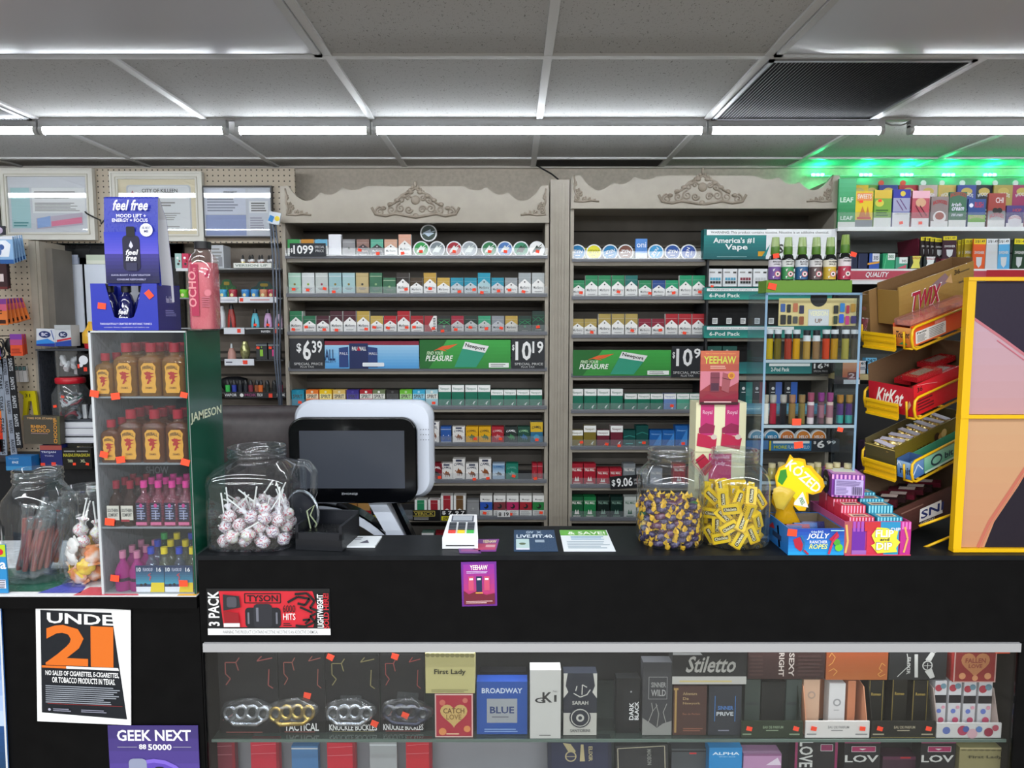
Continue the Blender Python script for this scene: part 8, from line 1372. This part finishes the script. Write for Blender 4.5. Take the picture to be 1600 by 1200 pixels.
for i, (x0, y0, x1, c, op, wd_) in enumerate(((1162, 1062, 1186, '36403a', 'b .1 .5 .9 .56 22282a HERO', 'dark green'), (1226, 1062, 1250, '3a4440', 'b .1 .5 .9 .56 22282a HERO', 'grey green'), (1188, 1065, 1224, '141614', '', 'black'),
        (1253, 1062, 1278, 'c8a48a', 'c .5 .7 .25 a89080|c .5 .7 .15 c8a48a', 'peach'), (1293, 1068, 1318, 'd4d2d2', 'c .5 .6 .25 9a9a9c|c .5 .6 .15 d4d2d2|l .3 .42 .7 .46 1 aaa', 'white'), (1322, 1064, 1334, 'c07a58', '', 'terracotta'),
        (1353, 1063, 1378, '161512', 'r .08 0 .12 1 8a7838|r .9 0 .94 1 8a7838|b .2 .7 .8 .76 a89048 Romeo', 'black and gold'), (1390, 1062, 1414, '181712', 'r .05 0 .09 1 8a7838|b .2 .7 .8 .76 a89048 Romeo', 'black and gold'), (1422, 1063, 1447, '161512', 'r .05 0 .09 1 8a7838|r .9 0 .94 1 8a7838|b .2 .7 .8 .76 a89048 Romeo', 'black and gold'),
        (1457, 1064, 1475, 'cfcdd0', 'F', 'floral'), (1479, 1064, 1498, 'cfcdd0', 'F', 'floral'), (1502, 1066, 1521, 'cfcdd0', 'F', 'floral'), (1525, 1066, 1546, 'cfcdd0', 'F', 'floral'))):
    if op == 'F': op = 'r 0 .56 1 .72 1c1a20|c .3 .86 .3 a83a48|c .7 .9 .25 6a8a98|c .4 .4 .2 6a7ac0|c .6 .22 .25 c04a6a|c .3 .14 .2 5a78a8|c .75 .48 .15 d898a8'
    B('perfume_box', f'{wd_} slim perfume box, {nth(i)} of those standing in the open trays', 'box', (x0, y0, x1, 1149), YG + .02 + .001 * (i % 2), .03, c, op, 'slim boxes in the open trays', z=ZC)
UP = YG + .018; tw = lambda: None
PX('perfume_box', 'dark maroon box with sideways white lettering above the green tray', (1168, 1018, 1288, 1061), UP, .05, '3a2422', 'V .4 .1 .47 .95 c8bcb4 RIGHT|V .53 .1 .6 .95 c8bcb4 SEXY|l .02 .1 .2 .9 6 4a3230|l .65 .1 .98 .9 6 4a3230')
PX('perfume_box', 'burnt orange box with gold corner flourishes above the white tray', (1290, 1018, 1386, 1062), UP, .05, 'a8542c', 'g 0 0 1 1 b06434 9a4a24|s d89a50 .012 .04,.5 .1,.6 .14,.8 .08,.95 .04,.8|s d89a50 .012 .04,.3 .12,.4 .18,.3 .12,.15|s d89a50 .012 .96,.5 .9,.6 .86,.4 .92,.3|s d89a50 .012 .96,.2 .88,.12 .84,.2 .9,.3')
PX('perfume_box', 'black box with a white winged emblem above the black tray', (1388, 1017, 1478, 1062), UP, .05, '26282a', 's d0d0cc .012 .15,.1 .35,.5 .3,.9|s d0d0cc .012 .6,.5 .7,.9 .8,.95|p c8c8c4 .62,.7 .72,1 .78,.9 .72,.65|p c8c8c4 .62,.3 .72,.04 .8,.1 .74,.4|c .66 .5 .09 c8c8c4|c .66 .5 .07 26282a|s c8c8c4 .01 .6,.5 .73,.5|s c8c8c4 .01 .66,.4 .66,.6|V .3 .2 .36 .8 c8c8c4 ELIXIR|p c8c8c4 .44,.1 .5,.1 .48,.9 .42,.9')
PX('perfume_box', 'dark red heart-print box at the top right of the glass case', (1489, 1015, 1555, 1066), UP - .01, .05, '8c2a28', 'r 0 0 1 1 c8a098|r .03 .03 .97 .97 8c2c2a|h .5 .58 .34 b87a50|b .26 .6 .74 .74 8c3a30 FALLEN|b .34 .44 .66 .56 8c3a30 LOVE|c .2 .2 .08 c88a60|c .8 .2 .08 c88a60|c .5 .14 .07 c88a60')
PX('perfume_box', 'gold striped box standing at the right end of the glass case', (1548, 1070, 1572, 1135), YG + .06, .04, '9a7a30', 'g 0 0 1 1 a87a28 c8a850|s e0c880 .05 .2,0 .8,1', z=ZC)
B('price_sticker_card', 'orange-red price label at the top right corner of the case', 'label', (1556, 1015, 1578, 1021), YG - .02, .002, 'f05028')
# lower level, seen through the glass below the shelf
ZL = .4065
def LW_(lab, rect, Y, d, body, ops='', **k): return B('perfume_box', lab, 'box', rect, Y, d, body, ops, 'boxes on the lower shelf of the case', z=ZL, **k)
B('backing_sheet', 'pale grey backing sheet below the knuckle buckle cards', 'sheet', (330, 1157, 866, 1330), YG + .06, .004, '8c8c92', '', z=ZL)
for i, (x0, x1, c, y0, wd_) in enumerate(((326, 372, '7a2a3a', 1160, 'dull red'), (396, 440, 'c0243c', 1157, 'bright red'), (459, 500, '4a78a8', 1166, 'blue'), (514, 558, 'c42036', 1161, 'scarlet'), (580, 622, 'a0a2a4', 1160, 'grey'), (636, 676, 'c02030', 1157, 'crimson'))):
    B('folding_wallet', f'{wd_} flat card, {nth(i)} on the lower shelf under the buckle cards', 'card', (x0, y0, x1, 1300), YG + .02, .02, c, 's e8a0a8 .01 0,.72 1,.74|s e8a0a8 .008 .05,.9 .95,.93|r .9 0 1 1 8a1c2c' if i != 2 and i != 4 else 'r 0 .93 1 .96 c8ccd0', 'cards on the lower shelf', z=ZL)
LW_('navy box with gold winged emblem on the lower shelf', (856, 1158, 955, 1330), YG + .01, .03, '24283a', 'r .06 .0 .94 .97 2a2f48|p b8aa80 .24,.97 .32,.8 .4,.74 .44,.8 .36,.95|c .36 .7 .09 b8aa80|c .36 .7 .07 2a2f48|s b8aa80 .01 .28,.7 .44,.7|p b8aa80 .5,.6 .58,.6 .56,.94 .52,.94|V .64 .6 .7 .9 b8aa80 ELIXIR', roll=-.02)
LW_('charcoal box with a thin pale border on the lower shelf', (962, 1164, 1043, 1330), YG + .015, .03, '2e2f31', 's b8b098 .015 .04,0 .04,.94 .94,.96 .94,0|V .6 .55 .68 .9 8a8a84 MADISON', roll=-.04)
LW_('bright blue box with pale lettering on the lower shelf', (1104, 1168, 1155, 1330), YG, .04, '2088c8', 'b .1 .84 .92 .9 d8eef8 ALPHA|b .3 .79 .8 .81 9acbe8 SPORT BLUE')
LW_('grey box with an orange label beside the bright blue box', (1046, 1170, 1101, 1330), YG + .03, .03, '4a4e52', 'r 0 .92 1 .95 1c1c1e|r .5 .86 .7 .9 c8282c')
LW_('pale pink box right of the bright blue box', (1157, 1178, 1216, 1330), YG + .01, .04, 'b88ab0', 'p e0d0e0 .6,.7 .9,.9 1,.7|r 0 .95 1 1 8a5a80')
for i, (x0, x1) in enumerate(((1236, 1302), (1312, 1368), (1430, 1484))):
    LW_(f"black and magenta box with large white lettering, {['left', 'middle', 'right'][i]} of three on the lower shelf", (x0, 1158, x1, 1330), YG, .04, '1b1a1e', ('r 0 0 .06 1 8a2a58|r .94 0 1 1 8a2a58|V .1 .5 .42 1 c8c8c4 LOVE|r .6 .82 .88 .94 8a2a58|s d8d8d8 .01 .6,.82 .88,.82 .88,.94 .6,.94 .6,.82' if i == 0 else 'r 0 .96 1 1 8a2a58|r .2 .8 .86 .9 a02a5c|s d8d8d8 .01 .2,.8 .86,.8 .86,.9 .2,.9 .2,.8|p d8d8d8 .4,.86 .6,.86 .5,.83|b .02 .6 .95 .74 c8c8c4 LOV'))
LW_('dark plum box between the magenta and black boxes', (1372, 1182, 1426, 1330), YG + .02, .04, '3a2030', 'r 0 .9 1 1 5a2a44|r .5 .94 .8 .99 b8282c')
LW_('gold box with lettering at the right end of the lower shelf', (1490, 1168, 1566, 1330), YG + .0, .05, '8c845c', 'r 0 .96 1 1 b8ac80|' + '|'.join(f'e {.08 + .12 * i:.2f} .95 .06 .015 5a5438' for i in range(8)) + '|b .18 .76 .86 .84 4a4630 First Lady')
# loose orange price stickers stuck on glass items get their own small labels
for i, (px, py) in enumerate(((516, 1027), (617, 1026), (480, 1087), (585, 1131), (633, 1118))):
    Yl = YG - .0195 if py > 1100 else YG + .0105; p = W(px, py, Yl); b = MB(); b.prism([(-.009, -.007), (.009, -.008), (.009, .008), (-.01, .007)], 0, .001, M('f04a2a', .6)); tag(b.build('price_label', None, p, (0, random.uniform(-.3, .5), 0)), f'orange-red price label, {nth([0, 3, 1, 2, 4].index(i) if False else sorted([516, 617, 480, 585, 633]).index(px))} on the bagged knuckle buckles', 'label', 'orange price labels on the buckle bags')
